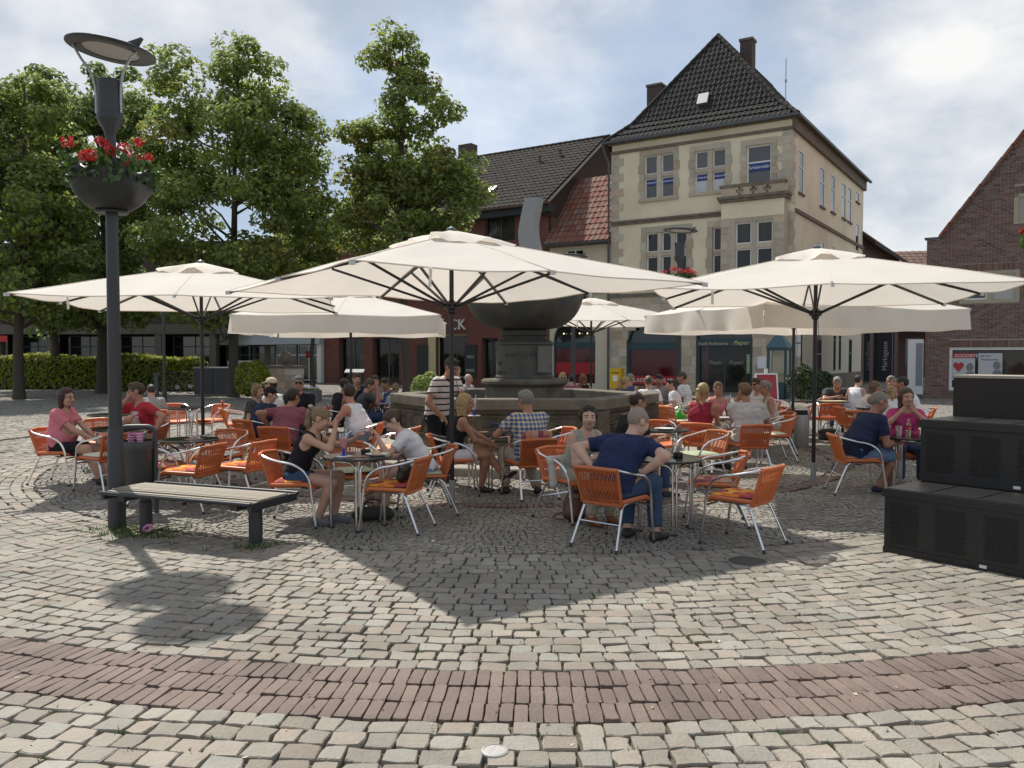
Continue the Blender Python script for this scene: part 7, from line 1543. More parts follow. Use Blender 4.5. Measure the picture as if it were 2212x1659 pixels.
# ---------- dark arcade far left
H5 = empty('arcade_building', (-42, 56, 0), R(-4), 'low concrete arcade building with dark shop windows behind the hedge, far left', 'building')
m_con = M('concrete_beige', (.13,.115,.09), .9, ns=3, na=.4)
mb = MB(); mb.box(0, 27, 2.5, 12, 0, 9.5); mb.build('rear_block', M('arcade_rear', (.05,.045,.04), .9), H5, False); blk(H5, 0, 27, 0, 2.5, 3.1, 3.75, m_con, 'beam'); blk(H5, 0, 27, .2, 2.5, 3.75, 8.8, M('brown_cladding', (.06,.05,.042), .85, ns=2, na=.4), 'upper_wall')
for k in range(8): blk(H5, k*3.7, k*3.7+.45, .05, .6, 0, 3.1, m_con, 'column')
for k in range(7): window(H5, k*3.7+.5, k*3.7+3.6, .1, 3.0, [.5], [.75], 1.6, m_ant, m_glzd, .06)
for k in range(7):
    blk(H5, k*3.7+.9, k*3.7+3.2, .14, .2, 5.2, 6.9, m_glz, 'upper_window')
blk(H5, 7.0, 8.4, -.02, .05, 2.6, 3.0, M('letter_red', (.45,.015,.02), .4), 'red_sign'); blk(H5, 15.6, 16.8, -.02, .02, 3.9, 4.5, M('letter_red', (.45,.015,.02), .4), 'red_sign')
# ---------- brick gable house right
O6 = (16.5, 33.2); H6 = empty('brick_gable_house', (O6[0], O6[1], 0), ANG, 'brown brick gable house with posters in its shop window, right edge', 'building')
f6 = lambda u, v: pxl(O6, u, v)
W6 = 8.6; z6e = f6(2015, 517)[1]; gx = f6(2030, 515)[0]; p6 = f6(2212, 290); slope6 = (p6[1]-z6e)/(p6[0]-gx)
def top6(s): return z6e if s < gx else z6e+(s-gx)*slope6
win6 = (f6(2073,610)[0], f6(2203,620)[0], f6(2130,655)[1], f6(2130,585)[1]); shop6 = (f6(2050,800)[0], W6-.3, .35, f6(2130,750)[1]); winT = (f6(2190,450)[0], f6(2190,450)[0]+1.6, f6(2200,478)[1], f6(2200,418)[1])
m_b6 = M('brown_brick_piece', (.185,.118,.098), .9, var=.28, ns=20, na=.3, huevar=.012, spec=.2); m_mort = M('mortar', (.36,.325,.28), .95, ns=20, na=.3)
blkW = MB(); Sx = [0, gx, shop6[0], win6[0], win6[1], winT[0], winT[1], W6]
ops6 = [win6, shop6, winT]; zmax6 = top6(W6)
wall(H6, 0, W6, -.05, z6e, [shop6, win6], m_mort, name='wall')
mb = MB(); mb.add([(gx,0,z6e),(W6,0,z6e),(W6,0,zmax6)], [(0,1,2)]); mb.build('gable', m_mort, H6, False)
items = []; rh = .0785; nrow = int(zmax6/rh)
for r_ in range(nrow):
    z0 = r_*rh; z1 = z0+rh-.015; s_ = -.125 if r_ % 2 else 0; zm = (z0+z1)/2
    lo_ = 0 if zm < z6e-.02 else gx+(zm-z6e)/slope6+.02
    while s_ < W6:
        L_ = .24 if (int(s_/.25)+r_) % 3 else .24; a, b = max(lo_, s_), min(W6, s_+L_-.011); s_ += .25
        if b-a < .04 or any(o_[0]-.0 < b and a < o_[1]+.0 and o_[2]-.0 < z1 and z0 < o_[3]+.28 for o_ in (win6, shop6, winT)):
            a2, b2 = a, b
            for o_ in (win6, shop6, winT):
                if o_[2] < z1 and z0 < o_[3]+.28:
                    if a2 < o_[0] < b2: b2 = o_[0]
                    elif a2 < o_[1] < b2: a2 = o_[1]
                    elif a2 >= o_[0] and b2 <= o_[1]: b2 = a2
            a, b = a2, b2
            if b-a < .04: continue
        y_ = -.012-random.uniform(0, .004)
        items.append(([(a,y_,z0),(b,y_,z0),(b,y_,z1),(a,y_,z1),(a,0,z0),(b,0,z0),(b,0,z1),(a,0,z1)], [(0,1,2,3),(4,5,1,0),(3,2,6,7),(4,0,3,7),(1,5,6,2)], ((a+b)/2, 0, zm)))
for o_ in (win6, shop6, winT):
    s_ = o_[0]
    while s_ < o_[1]-.02: z0 = o_[3]+.005; z1 = z0+.265; b = s_+.066; items.append(([(s_,-.014,z0),(b,-.014,z0),(b,-.014,z1),(s_,-.014,z1),(s_,0,z0),(b,0,z0),(b,0,z1),(s_,0,z1)], [(0,1,2,3),(4,5,1,0),(3,2,6,7),(4,0,3,7),(1,5,6,2)], ((s_+b)/2, 0, (z0+z1)/2))); s_ += .0765
pieces('brick', items, m_b6, H6, 300, key=lambda it: -it[2][0], smooth=False)
mf6 = M('tan_stone_frame', (.40,.345,.25), .85, ns=5, na=.3)
a, b, c, d_ = win6; blk(H6, a-.0, b, -.03, .1, d_-.14, d_, mf6, 'window_surround'); blk(H6, a, b, -.05, .1, c, c+.14, mf6, 'sill'); blk(H6, a, a+.16, -.03, .1, c+.14, d_-.14, mf6, 'window_surround'); blk(H6, b-.16, b, -.03, .1, c+.14, d_-.14, mf6, 'window_surround'); mx_ = a+(b-a)*.53; blk(H6, mx_-.12, mx_+.06, -.03, .1, c+.14, d_-.14, mf6, 'mullion')
window(H6, a+.16, mx_-.12, c+.14, d_-.14, [], [], .06, m_wht, m_glzd, .07)
sh_ = blk(H6, mx_+.06, b-.16, .03, .08, c+.14, d_-.14, M('roller_shutter', (.42,.42,.40), .7), 'roller_shutter')
for i in range(16): blk(H6, mx_+.065, b-.165, .024, .03, c+.145+i*(d_-c-.29)/16, c+.145+(i+.8)*(d_-c-.29)/16, M('roller_shutter', (.42,.42,.40), .7), 'shutter_slat')
a, b, c, d_ = winT; blk(H6, a, a+.16, -.03, .1, c, d_, mf6, 'window_surround'); blk(H6, a, b, -.03, .1, d_-.14, d_, mf6, 'window_surround'); blk(H6, a, b, -.05, .1, c-.1, c, mf6, 'sill'); mb = MB(); mb.box(a+.16, b, .02, .06, c, d_-.14); mb.build('roller_shutter', M('roller_shutter', (.42,.42,.40), .7), H6, False)
a, b, c, d_ = shop6; window(H6, a, b, c, d_, [], [], .05, m_wht, m_shop, .10, name='shop_window'); pap = blk(H6, a+.1, b-.1, .16, .18, c+.1, d_-.1, M('kraft_paper', (.17,.115,.06), .85, ns=3, na=.6, col2=(.24,.19,.12)), 'kraft_paper')
for (u0, u1, v0, v1, kind) in ((2057, 2106, 763, 815, 'heart'), (2113, 2165, 763, 812, 'crown')):
    x0, x1 = f6(u0, 790)[0], f6(u1, 790)[0]; zb_, zt = f6((u0+u1)/2, v1)[1], f6((u0+u1)/2, v0)[1]; po = blk(H6, x0, x1, .02, .03, zb_-.12, zt, M('poster_white', (.46,.47,.48), .6), 'poster'); wq = x1-x0
    if kind == 'heart':
        hp = [( (x0+x1)/2-wq*.22+wq*.24*math.sin(t)**3, (zt+zb_)/2-.05+wq*.018*(13*math.cos(t)-5*math.cos(2*t)-2*math.cos(3*t)-math.cos(4*t))) for t in [k*math.pi/16 for k in range(32)]]
        mb = MB(); mb.prism(hp, .012, .019); mb.build('poster_heart', M('heart_red', (.36,.03,.04), .6), po, False); mb = MB(); mb.box(x0, x1, .013, .0195, zt-.19, zt); mb.build('poster_header', M('heart_red', (.36,.03,.04), .6), po, False)
        text_mesh('poster_lettering', 'GOODBYE', .17, M('poster_print', (.7,.65,.62), .6), po, (x0+.07, .011, zt-.155), 0, .001)
    else:
        text_mesh('poster_lettering', 'BIS ZUM', .09, m_dark, po, (x0+.08, .018, zt-.14), 0, .001); text_mesh('poster_lettering', 'Wiedersehen', .11, m_dark, po, (x0+.08, .018, zt-.28), 0, .001)
    # printed half-tone portrait
    mb = MB(); px_ = x1-wq*.22; pz_ = zb_+.20; mb.prism([(px_+.13*math.cos(t), pz_+.2+.16*math.sin(t)) for t in [k*.5236 for k in range(12)]], .012, .019); mb.build('poster_portrait', M('halftone', (.30,.30,.30), .7, ns=14, na=.9, col2=(.05,.05,.05)), po, False)
    mb = MB(); mb.prism([(px_-.2, zb_-.1), (px_+.18, zb_-.1), (px_+.14, zb_+.22), (px_-.1, zb_+.22)], .0125, .0188); mb.build('poster_portrait', M('halftone', (.30,.30,.30), .7, ns=14, na=.9, col2=(.05,.05,.05)), po, False)
# verge and roof of the gable house
ln6 = math.hypot(W6+1-gx, (W6+1-gx)*slope6); nv = 26
for k in range(nv):
    t0 = k/nv; t1 = (k+1.08)/nv; mb = MB(); mb.bar((gx+(W6+.8-gx)*t0, -.04, z6e+.06+(W6+.8-gx)*slope6*t0), (gx+(W6+.8-gx)*t1, -.04, z6e+.09+(W6+.8-gx)*slope6*t1), .34, .10, up=(0,0,1)); mb.build('verge_tile', m_rtile, H6, False)
mb = MB(); mb.add([(gx,.05,z6e),(W6+.8,.05,z6e+(W6+.8-gx)*slope6),(W6+.8,9,z6e+(W6+.8-gx)*slope6),(gx,9,z6e)], [(0,1,2,3)]); mb.build('roof', m_rtile, H6, False)
blk(H6, -.08, gx+.1, -.10, .3, z6e, z6e+.07, m_gut, 'coping'); mb = MB(); mb.box(0, .02, .02, 9, 0, z6e); mb.build('side_wall', m_bk7, H6, False)
# ---------- houses down the lane
O7 = Vector(O1)+EX*W1+BY*(D1+.1); H7 = empty('lane_house', (O7[0], O7[1], 0), ANG, 'dark brown brick house beyond the corner house in the lane', 'building')
mb = MB(); mb.box(-6, 0, 0, 14, 0, 8.95); mb.build('wall', m_bk7, H7, False)
for k in range(4): mb = MB(); mb.box(-.1, .02, .8+3.2*k, 2.6+3.2*k, .1, 3.4); mb.build('shop_window', m_glzd, H7, False); mb = MB(); mb.box(-.1, .015, .9+3.2*k, 2.0+3.2*k, 5.0, 6.6); mb.build('window', m_glzd, H7, False)
mb = MB(); mb.add([(.7,-.2,8.2),(.7,14.2,8.2),(-3,14.2,11.0),(-3,-.2,11.0),(.7,-.2,8.45),(.7,14.2,8.45),(-3,-.2,11.4),(-3,14.2,11.4)], [(0,1,2,3),(0,4,5,1),(4,6,7,5),(0,3,6,4)]); mb.build('roof', m_btile, H7, False)
mb = MB(); mb.box(.02,.10,.6,1.5,3.9,4.4); mb.build('hanging_sign', M('sign_cream', (.55,.5,.3), .6), H7, False); mb = MB(); mb.box(.02, .9, 5.2, 5.6, 0, 3.3); pl_ = mb.build('shop_pillar', M('slate_pillar', (.03,.032,.036), .6), H7, False)
text_mesh('pillar_lettering', 'Marktgasse', .42, M('sign_white', (.55,.58,.55), .6), pl_, (.62, 5.19, .7), 0, .004, ry=-90)
H8 = empty('lane_end_house', (26, 66, 0), R(-10), 'house with red tiled roof closing the far end of the lane', 'building')
mb = MB(); mb.box(0, 14, 0, 9, 0, 7.6); mb.build('wall', m_bk7, H8, False); tile_face(H8, (-.4,-.4,7.5),(14.4,-.4,7.5),(14.4,4.5,10.3),(-.4,4.5,10.3), .5, .55, M('old_roof_tile', (.15,.085,.065), .85, var=.15), 0)
for k in range(6): blk(H8, .5+2.2*k, 1.7+2.2*k, -.03, .05, .2, 3.0, m_glzd, 'shop_window'); blk(H8, .7+2.2*k, 1.6+2.2*k, -.03, .05, 5.0, 6.6, m_glzd, 'window')
mb = MB(); mb.prism([(0,3.5),(9,3.5),(9,3.9),(0,4.1)], -1.6, 0); mb.build('awning', M('awning_grey', (.34,.34,.33), .7), H8, False)
for (u_, lab) in ((1984, 'white advertising pillar at the corner of the brick gable house'),):
    e = empty('info_pillar', (X(1978, 33.4), 33.4, 0), ANG, lab, 'sign'); mb = MB(); mb.box(-.28,.28,-.12,.12,.15,2.35); mb.build('cabinet', M('pillar_white', (.62,.62,.60), .5), e, False); mb = MB(); mb.box(.02,.26,-.14,-.121,.5,2.2); pn = mb.build('panel', M('pillar_grey', (.20,.20,.22), .5), e, False); mb = MB(); mb.box(-.2,.2,-.1,.1,0,.15); mb.build('foot', m_gut, e, False)
# ================= trees, hedges, street clutter behind
def leaf_cloud(P, Nrm, size, rg, flat=.55, asp=.62):
    n = len(P); nn_ = Nrm + rg.normal(0, flat, (n,3)); nn_ /= np.linalg.norm(nn_, axis=1)[:,None]; a = np.cross(nn_, rg.normal(size=(n,3))); a /= np.linalg.norm(a, axis=1)[:,None]; b = np.cross(nn_, a)
    s = size*rg.uniform(.6,1.35,n)[:,None]; fold = nn_*s*.22
    V = np.stack([P-a*s, P+b*s*asp+fold, P+a*s, P-b*s*asp+fold], 1).reshape(-1,3); return V, np.arange(4*n).reshape(-1,4)
def leafmat(name, col, transl=.6): return M(name, col, .5, var=.42, huevar=.022, transl=transl, spec=.35)
m_lf = leafmat('maple_leaf', (.265,.325,.10)); m_lf2 = leafmat('maple_leaf_dark', (.215,.28,.09)); m_lfy = leafmat('maple_leaf_yellow', (.27,.26,.075)); m_bark = M('tree_bark', (.085,.068,.052), .95, ns=10, na=.6, bump=.8, bs=14)
def tree(x, y, lobes, label, seed, mat, nclump=150, per=150, leaf=.15, trunk_r=.22, crown_base=3.4, mat2=None, frac2=0.0, clump=.62):
    """lobes: list of (dx,dy,z,rx,ry,rz) ellipsoids making up the crown"""
    rg = np.random.default_rng(seed); e = empty('plane_tree', (x, y, 0), 0, label, 'tree', 'leafy square trees')
    zt = max(l[2]+l[5]*.5 for l in lobes); mb = MB(); path = [(0,0,-.05),(.0,.0,.5)]; cx = 0; cy = 0
    for i in range(1, 8): cx += rg.normal(0, .10); cy += rg.normal(0, .10); path.append((cx, cy, .5+(zt-.5)*i/7))
    mb.tube(path, [trunk_r*1.35, trunk_r] + [trunk_r*(1-.12*i) for i in range(1, 8)], 12); tr = mb.build('trunk', m_bark, e)
    vol = np.array([l[3]*l[4]*l[5] for l in lobes])**.55; vol /= vol.sum(); C = []; Cn = []
    for l, f in zip(lobes, vol):
        n = max(3, int(round(nclump*f))); d = rg.normal(size=(n,3)); d /= np.linalg.norm(d, axis=1)[:,None]; rad = rg.uniform(.35, 1.0, n)**.5
        lump = 1+.16*np.sin(d[:,0]*5+seed)*np.sin(d[:,2]*4+d[:,1]*5)
        C.append(np.array(l[:3])+d*np.array(l[3:])*(rad*lump)[:,None]); Cn.append(d)
    C = np.concatenate(C); Cn = np.concatenate(Cn)
    # limbs to some clumps
    br = MB(); sel = rg.choice(len(C), min(34, len(C)), replace=False)
    for i in sel:
        c = C[i]; z0 = max(crown_base*.8, c[2]-rg.uniform(1.0, 2.6)); t = min(1, max(0, (z0-.5)/(zt-.5)))*7; k = min(6, int(t)); p0 = np.array(path[1+k]); p1 = np.array(path[2+k]); s0 = p0+(p1-p0)*(t-k)
        mid = (s0+c)/2+rg.normal(0, .2, 3)+np.array((0,0,-.15)); br.tube([tuple(s0), tuple(mid), tuple(c)], [trunk_r*.30, trunk_r*.18, .015], 5)
    br.build('limbs', m_bark, e)
    Ps = []; Ns = []; yel = []
    for c, d in zip(C, Cn):
        n = int(per*rg.uniform(.6,1.3)); q = rg.normal(size=(n,3)); q /= np.linalg.norm(q, axis=1)[:,None]; r_ = clump*rg.uniform(.75,1.3)*rg.uniform(.25,1,n)**.45
        Ps.append(c+q*r_[:,None]*np.array((1.15,1.15,.72))); Ns.append(q*.6+d*.3+np.array((0,0,.6))); yel.append(np.full(n, rg.uniform() < frac2*(1.6 if c[0] < -.3 else .25)))
    P = np.concatenate(Ps); Nn = np.concatenate(Ns); yl = np.concatenate(yel); keep = P[:,2] > crown_base-1.2
    for msk, m_, nm in ((keep & ~yl, mat, 'crown'), (keep & yl, mat2 or mat, 'yellowing_crown')):
        if msk.sum() == 0: continue
        V, F = leaf_cloud(P[msk], Nn[msk], leaf, rg); o = mkobj(nm, np_mesh(nm, V, F), m_, e, False)
    return e
tree(X(503,34.7), 34.7, [(-.2,0,7.5,4.0,3.6,2.6),(.3,0,10.2,3.3,3.2,2.4),(-2.0,-.3,12.3,1.3,1.3,1.9),(.7,0,13.0,1.35,1.3,2.0),(2.3,0,10.6,1.7,1.7,1.6),(-2.6,0,9.0,1.6,1.8,1.6),(3.0,-.2,7.6,1.5,1.6,1.5),(.3,0,5.2,3.4,3.0,1.4),(-1.6,-.6,4.0,2.0,1.8,.9),(1.6,-.4,4.1,1.8,1.6,.8)],
     'big full-crowned tree with slim trunk, second from left', 11, m_lf, 280, 200, .105, .21, 3.2, m_lfy, .02)
tree(X(222,38), 38, [(-.5,0,7.8,3.6,3.4,2.8),(-.6,0,11.2,3.0,2.8,2.4),(.8,0,13.0,1.7,1.6,1.7),(-2.2,0,13.0,1.7,1.6,1.7),(1.9,0,8.8,1.6,1.6,1.8),(-.2,0,5.0,3.2,2.8,1.3),(-1.4,-.5,3.8,2.0,1.8,.9),(1.8,-.5,3.9,1.9,1.6,.8)],
     'broad tree right behind the street lamp, thick trunk', 12, m_lf2, 250, 180, .11, .28, 3.4)
tree(X(40,33), 33, [(-.5,0,7.0,3.2,3.0,2.6),(-1.2,0,10.2,2.5,2.4,2.2),(-2.6,0,11.6,1.4,1.4,1.3),(.3,0,11.4,1.5,1.4,1.4),(1.2,0,7.6,1.6,1.6,1.9),(.6,-.3,4.4,2.4,2.0,1.0),(-1.8,-.3,4.2,2.0,1.8,1.0)],
     'tree at the far left picture edge', 13, m_lf, 220, 175, .11, .2, 3.4)
tree(X(120,43), 43, [(0,0,8,3.5,3.2,3.0),(.3,0,11.5,2.5,2.4,2.2),(0,0,5.2,3.4,2.8,1.4),(.3,0,3.9,2.8,2.2,.9)], 'darker tree half hidden between the two leftmost crowns', 14, m_lf2, 130, 160, .13, .22, 3.6)
tree(X(880,36), 36, [(-.3,0,7.6,2.6,2.5,2.0),(-.1,0,10.2,1.9,1.9,1.9),(.6,0,12.2,1.5,1.5,1.4),(-.5,0,14.2,1.05,1.05,1.3),(.9,0,9.2,2.0,1.8,1.5),(2.6,0,8.7,1.0,1.0,1.0),(-2.0,0,9.0,1.1,1.2,1.2),(-2.2,0,11.1,.7,.8,.7),(.4,0,5.6,2.2,2.1,1.2)],
     'slender tree with yellowing left side in front of the brick house', 15, m_lf, 185, 190, .105, .2, 4.2, m_lfy, .18, .58)
tree(X(675,40), 40, [(0,0,7.2,1.6,1.6,1.2),(-.2,0,8.6,1.0,1.0,.8),(.1,0,5.8,1.5,1.4,.9)], 'small yellowish tree between the big tree and the slender one', 16, m_lf, 50, 190, .115, .12, 4.6, m_lfy, .3, .5)
# hedges
m_hl = leafmat('hedge_leaf', (.30,.34,.06), .5)
def hedge(name, x0, x1, y0, y1, h, label, seed, n, cat='hedge'):
    rg = np.random.default_rng(seed); e = empty(name, ((x0+x1)/2, (y0+y1)/2, 0), 0, label, cat); cx = (x1-x0)/2; cy = (y1-y0)/2
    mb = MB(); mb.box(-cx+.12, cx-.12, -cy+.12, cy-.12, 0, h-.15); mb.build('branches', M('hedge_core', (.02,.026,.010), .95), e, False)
    u = rg.uniform(-1,1,(n,3)); f = rg.integers(0, 6, n); ax = np.where(f < 3, 2, np.where(f < 5, 1, 0)); sg = np.where(f == 4, -1, 1); 
    P = u*np.array([cx, cy, .5]); P[:,2] = (u[:,2]+1)/2*h; Nn = np.zeros((n,3))
    top = ax == 2; P[top,2] = h + .10*np.sin(P[top,0]*1.3+seed)+rg.normal(0,.05,top.sum()); Nn[top,2] = 1
    fr = ax == 1; P[fr,1] = -cy+rg.normal(0,.06,fr.sum()); Nn[fr,1] = -1; sd = ax == 0; P[sd,0] = np.sign(u[sd,0])*cx+rg.normal(0,.06,sd.sum()); Nn[sd,0] = np.sign(u[sd,0])
    V, F = leaf_cloud(P, Nn+np.array((0,0,.35)), .075, rg); mkobj('foliage', np_mesh('foliage', V, F), m_hl, e, False)
    return e
hedge('box_hedge', X(-60,43), X(255,43), 42.6, 44.2, 1.62, 'clipped yellow-green hedge at far left behind the woman in pink', 21, 9000)
hedge('box_hedge', X(240,41), X(432,41), 40.3, 41.6, 1.58, 'clipped yellow-green hedge between the lamp post and the dark cabinet', 22, 6000)
def bush(x, y, r, h, label, seed, mat, n=2500, leaf=.07, cat='bush'):
    rg = np.random.default_rng(seed); e = empty('round_bush', (x, y, 0), 0, label, cat); q = rg.normal(size=(n,3)); q /= np.linalg.norm(q, axis=1)[:,None]; q[:,2] = np.abs(q[:,2])*rg.choice([1,1,1,-1], n); P = q*np.array([r,r,h/2])*(rg.uniform(.5,1,n)**.35)[:,None]*(1+.1*np.sin(q[:,:1]*7+seed)); P[:,2] += h/2
    V, F = leaf_cloud(P, q+np.array((0,0,.4)), leaf, rg); mkobj('foliage', np_mesh('foliage', V, F), mat, e, False); mb = MB(); mb.tube([(0,0,0),(0,0,h*.6)], [.05,.02], 6); mb.build('stem', m_bark, e)
m_shd = leafmat('shrub_leaf_dark', (.055,.085,.03), .3)
bush(X(546,33.5), 33.5, .72, 1.5, 'rounded yellow-green bush right of the dark cabinet', 31, m_hl, 3500)
bush(X(925,27), 27, .55, 1.15, 'low green shrub behind the striped waiter', 32, m_lf, 1500, .06)
bush(X(1737,31), 31, .62, 1.35, 'dark potted shrub by the corner of the cream house', 33, m_shd, 1800, .06); bush(X(1770,33), 33, .5, 1.15, 'second dark shrub right of the potted one at the house corner', 34, m_shd, 1500, .06)
# dark cabinet, stone pillar with ball, planter
e = empty('junction_cabinet', (X(470,36), 36, 0), R(-8), 'dark grey junction cabinet behind the slim trunk', 'cabinet'); mb = MB(); mb.box(-.95,.75,-.25,.25,0,1.15); mb.build('housing', M('cabinet_grey', (.06,.058,.062), .6, ns=4, na=.3), e, False); mb = MB(); mb.box(-1.0,.8,-.3,.3,1.15,1.2); mb.build('lid', M('cabinet_lid', (.3,.3,.3), .5), e, False); mb = MB(); mb.box(-.11,-.09,-.256,-.25,.05,1.1); mb.build('door_gap', m_dark, e, False)
e = empty('white_cabinet', (X(525,38), 38, 0), R(-8), 'pale grey cabinet with red line behind the round bush', 'cabinet'); mb = MB(); mb.box(-.6,.6,-.3,.3,0,1.45); mb.build('housing', M('cabinet_pale', (.4,.4,.4), .6), e, False); mb = MB(); mb.box(-.605,.605,-.305,.305,1.2,1.25); mb.build('red_line', M('letter_red', (.45,.015,.02), .4), e, False)
e = empty('stone_gate_pier', (X(617,36), 36, 0), R(-33), 'broad stone pier topped by a stone ball left of the store door', 'pier')
for r_ in range(4):
    for c_ in range(3): mb = MB(); off = .0 if r_ % 2 else -.15; a = -.75+c_*.5+(.1 if r_ % 2 else 0); mb.box(max(-.75,a), min(.75,a+.485), -.35-random.uniform(0,.015), .35, r_*.29, r_*.29+.28); mb.build('stone_block', m_sst, e, False)
mb = MB(); mb.box(-.82,.82,-.42,.42,1.165,1.27); mb.build('coping', m_dst, e, False); mb = MB(); mb.lathe([(.12,1.27),(.12,1.33)]+[(.28*math.cos(R(t)), 1.60+.28*math.sin(R(t))) for t in range(-64, 91, 14)], 20); mb.build('ball', m_dst, e)
e = empty('flower_trough', (X(660,31), 31, 0), R(-10), 'grey stone trough with white flowers before the store door', 'planter'); mb = MB(); mb.box(-.55,.55,-.22,.22,0,.42); mb.build('trough', M('trough_grey', (.13,.125,.12), .9), e, False)
for k in range(5):
    rg = np.random.default_rng(k); q = rg.normal(size=(40,3)); q /= np.linalg.norm(q, axis=1)[:,None]; V, F = leaf_cloud(q*.07+np.array((-.4+.2*k, rg.uniform(-.1,.1), .50)), q, .04, rg); mkobj('flower_head', np_mesh('flower_head', V, F), M('white_petal', (.7,.7,.68), .6), e, False)
rg = np.random.default_rng(9); q = rg.normal(size=(300,3)); V, F = leaf_cloud(np.stack([rg.uniform(-.5,.5,300), rg.uniform(-.18,.18,300), .42+.06*rg.uniform(size=300)], 1), q, .04, rg); mkobj('foliage', np_mesh('foliage', V, F), m_lf2, e, False)
e = empty('menu_stand', (X(766,22), 22, 0), 0, 'slim grey menu stand with slanted board left of the vest man', 'stand'); mb = MB(); mb.cyl((0,0,0),(0,0,1.28),.025,n=8); mb.build('pole', m_ant, e); mb = MB(); mb.lathe([(.2,0),(.2,.02),(.03,.03)], 16); mb.build('foot', m_ant, e); mb = MB(); mb.bar((-.0,-.12,1.26),(0,.12,1.34),.5,.03); mb.build('board', m_gut, e, False)
# letter box
e = empty('letter_box', (X(1333,37.5), 37.5, 0), ANG, 'yellow letter box beside the stone wall', 'letter box'); m_y = M('post_yellow', (.62,.38,.01), .45)
mb = MB(); mb.box(-.27,.27,-.2,.2,.22,1.06); mb.build('box_body', m_y, e, False); mb = MB(); mb.box(-.29,.29,-.22,.22,1.06,1.12); mb.build('box_lid', m_y, e, False); mb = MB(); mb.box(-.2,.2,-.212,-.201,.9,.94); mb.build('slot', m_dark, e, False); mb = MB(); mb.box(-.11,.11,-.212,-.201,.55,.8); mb.build('notice', m_wht, e, False); mb = MB(); mb.cyl((0,0,0),(0,0,.22),.07,n=10); mb.build('foot', m_gut, e)
# display case
e = empty('display_case', (X(1683,33.5), 33.5, 0), ANG, 'teal display case with pointed roof at the corner of the cream house', 'display case')
mb = MB()
for sx in (-.34,.34):
    for sy in (-.34,.34): mb.box(sx-.045, sx+.045, sy-.045, sy+.045, 0, 1.95)
mb.box(-.385,.385,-.385,.385,.0,.62); mb.box(-.4,.4,-.4,.4,1.9,2.02); mb.build('case_frame', m_teal, e, False)
mb = MB(); mb.add([(-.44,-.44,2.021),(.44,-.44,2.021),(.44,.44,2.021),(-.44,.44,2.021),(0,0,2.75)], [(0,1,4),(1,2,4),(2,3,4),(3,0,4),(3,2,1,0)]); mb.build('pointed_roof', M('teal_roof', (.04,.10,.12), .5), e, False)
for k, (a, b) in enumerate((((-.295,-.36),(.295,-.36)),((.36,-.295),(.36,.295)),((-.36,-.295),(-.36,.295)))): mb = MB(); mb.add([(a[0],a[1],.63),(b[0],b[1],.63),(b[0],b[1],1.89),(a[0],a[1],1.89)], [(0,1,2,3)]); mb.build('pane', M('case_glass', (.5,.5,.45), .05, alpha=.2, spec=.8), e, False)
mb = MB(); mb.box(-.29,.29,.1,.12,.63,1.88); mb.build('back_panel', M('case_cream', (.5,.45,.32), .7), e, False); mb = MB(); mb.box(-.3,.3,-.3,.1,1.0,1.03); mb.build('shelf', M('case_green', (.35,.5,.12), .6), e, False)
e = empty('pavement_sign', (X(1655,24), 24, 0), R(5), 'white-framed pavement sign with red poster behind the grey-haired woman', 'sign'); mb = MB()
for s_ in (-1,1): mb.bar((s_*.31,-.2,0),(s_*.31,0,1.2),.04,.03); mb.bar((s_*.31,.2,0),(s_*.31,0,1.2),.04,.03)
mb.bar((-.31,-.02,1.18),(.31,-.02,1.18),.04,.04); mb.bar((-.31,-.17,.2),(.31,-.17,.2),.04,.04); mb.box(-.05,.05,-.02,.02,1.2,1.33); mb.build('sign_frame', m_wht, e, False); mb = MB(); mb.add([(-.29,-.17,.22),(.29,-.17,.22),(.29,-.012,1.16),(-.29,-.012,1.16)], [(0,1,2,3)]); mb.build('poster', M('heart_red', (.36,.03,.04), .6), e, False)
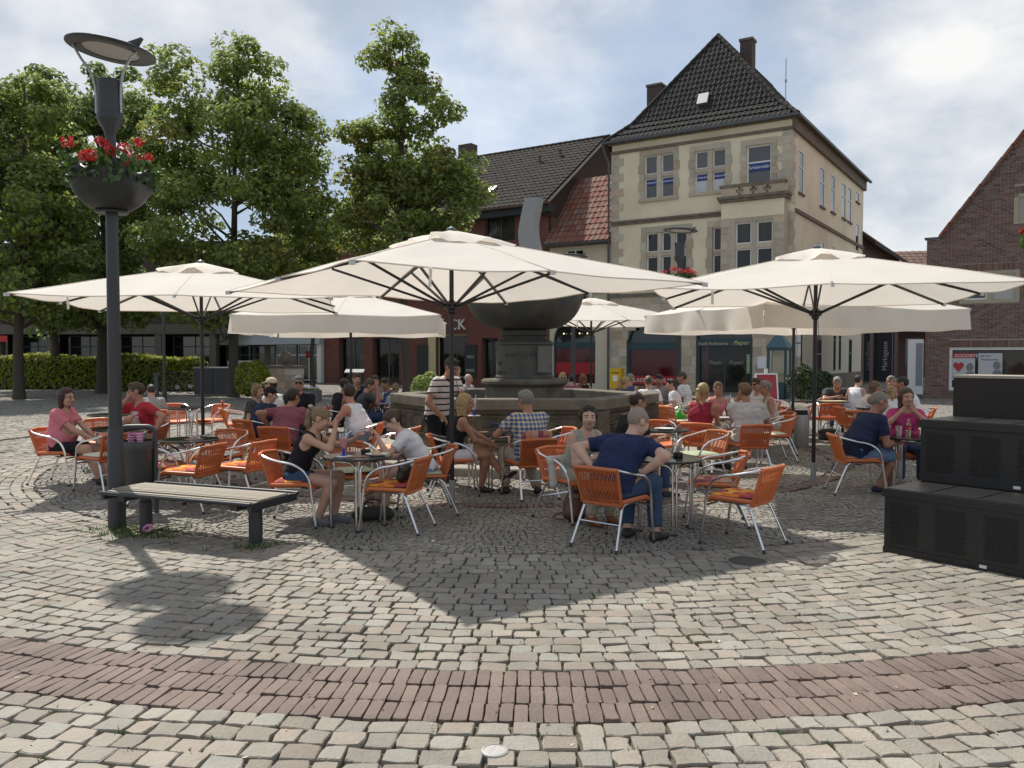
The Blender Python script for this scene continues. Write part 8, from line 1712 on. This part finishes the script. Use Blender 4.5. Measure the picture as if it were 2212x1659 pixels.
# bollards and bicycle by the hedge
for (u_, d_, lb) in ((49, 37, 'short dark bollard at the hedge, far left'), (338, 34, 'grey steel bollard bin near the bicycles')):
    e = empty('bollard', (X(u_, d_), d_, 0), 0, lb, 'bollard'); hb_ = .75 if u_ < 100 else 1.0; mb = MB(); mb.lathe([(.09,0),(.09,hb_-.1),(.11,hb_-.08),(.11,hb_-.02),(.06,hb_)], 14); mb.build('post', m_ant if u_ < 100 else m_gut, e); mb = MB(); mb.lathe([(.13,0),(.13,.03),(.09,.04)], 14); mb.build('foot', m_ant, e)
def bicycle(x, y, rz, label):
    e = empty('bicycle', (x, y, 0), R(rz), label, 'bicycle', 'parked bicycles'); m_f = M('bike_black', (.02,.02,.022), .4)
    for s_ in (-.52, .52):
        mb = MB(); mb.tube([(s_+.34*math.cos(a), 0, .345+.34*math.sin(a)) for a in [k*math.pi/14 for k in range(28)]], .018, 6, closed=True); wh = mb.build('wheel', m_f, e); mb = MB()
        for k in range(10): a = k*math.pi/5; mb.tube([(s_,0,.345),(s_+.33*math.cos(a),0,.345+.33*math.sin(a))], .002, 3)
        mb.build('spokes', m_gal, wh)
    mb = MB(); 
    for p, q in (((-.52,0,.345),(-.05,0,.30)),((-.05,0,.30),(-.2,0,.85)),((-.52,0,.345),(-.17,0,.75)),((-.05,0,.30),(.38,0,.72)),((-.17,0,.76),(.36,0,.80)),((.36,0,.85),(.52,0,.345))): mb.tube([p,q], .017, 6)
    mb.build('frame', m_f, e); mb = MB(); mb.tube(smooth_path([(.30,-.28,.98),(.40,-.1,1.02),(.36,0,.98),(.40,.1,1.02),(.30,.28,.98)],3), .013, 6); mb.tube([(.36,0,.85),(.36,0,.99)], .015, 6); mb.build('handlebar', m_f, e)
    mb = MB(); mb.tube([(-.36,0,.90),(-.24,0,.905),(-.08,0,.89)], [.07,.06,.02], 8); mb.build('saddle', m_f, e); mb = MB(); mb.tube([(-.05,0,.30),(.05,.08,.16)], .012, 6); mb.cyl((-.05,-.03,.30),(-.05,.03,.30),.09,n=12); mb.build('crank', m_gal, e)
bicycle(X(385,37), 37, 25, 'black bicycle parked at the hedge behind the left parasol pole'); bicycle(X(412,38), 38, 40, 'second dark bicycle leaning right of the first one')
# mannequins in the fashion shop windows
def mannequin(u, d, label, red):
    x = X(u, d); e = empty('mannequin', (x, d, .25), 0, label, 'mannequin', 'shop window mannequins'); t = SDF(.022); t.rc((0,0,.95),(0,0,1.2),.11,.10,(1,0,0),1.4); t.rc((0,0,1.2),(0,0,1.42),.11,.08,(1,0,0),1.6)
    V, F = t.mesh(); mkobj('top', np_mesh('top', V, F), W_, e)
    t = SDF(.022)
    for s_ in (-1,1): t.rc((s_*.09,0,.95),(s_*.10,.02,.5),.085,.06); t.rc((s_*.10,.02,.5),(s_*.11,0,.08),.06,.045)
    V, F = t.mesh(); mkobj('trousers', np_mesh('trousers', V, F), cloth('mannequin_white', (.55,.55,.55)), e)
    t = SDF(.02); t.el((0,0,1.64),(.075,.09,.11)); t.rc((0,0,1.45),(0,0,1.6),.05,.045)
    for s_ in (-1,1): t.rc((s_*.19,0,1.38),(s_*.24,.03,1.1),.045,.04); t.rc((s_*.24,.03,1.1),(s_*.12,-.1,.98),.038,.03)
    V, F = t.mesh(); mkobj('figure', np_mesh('figure', V, F), M('mannequin_red', (.35,.04,.05), .6) if red else M('mannequin_grey', (.4,.37,.35), .6), e)
def behind(u): s_, _ = pxl(O1, u, 790, 1.0); p = Vector(O1)+EX*s_+BY*1.0; return p.y
mannequin(784, behind(784), 'white-clad mannequin with red sleeves in the fashion shop window', True); mannequin(845, behind(845), 'white-clad mannequin beside the trunk in the right fashion window', False)
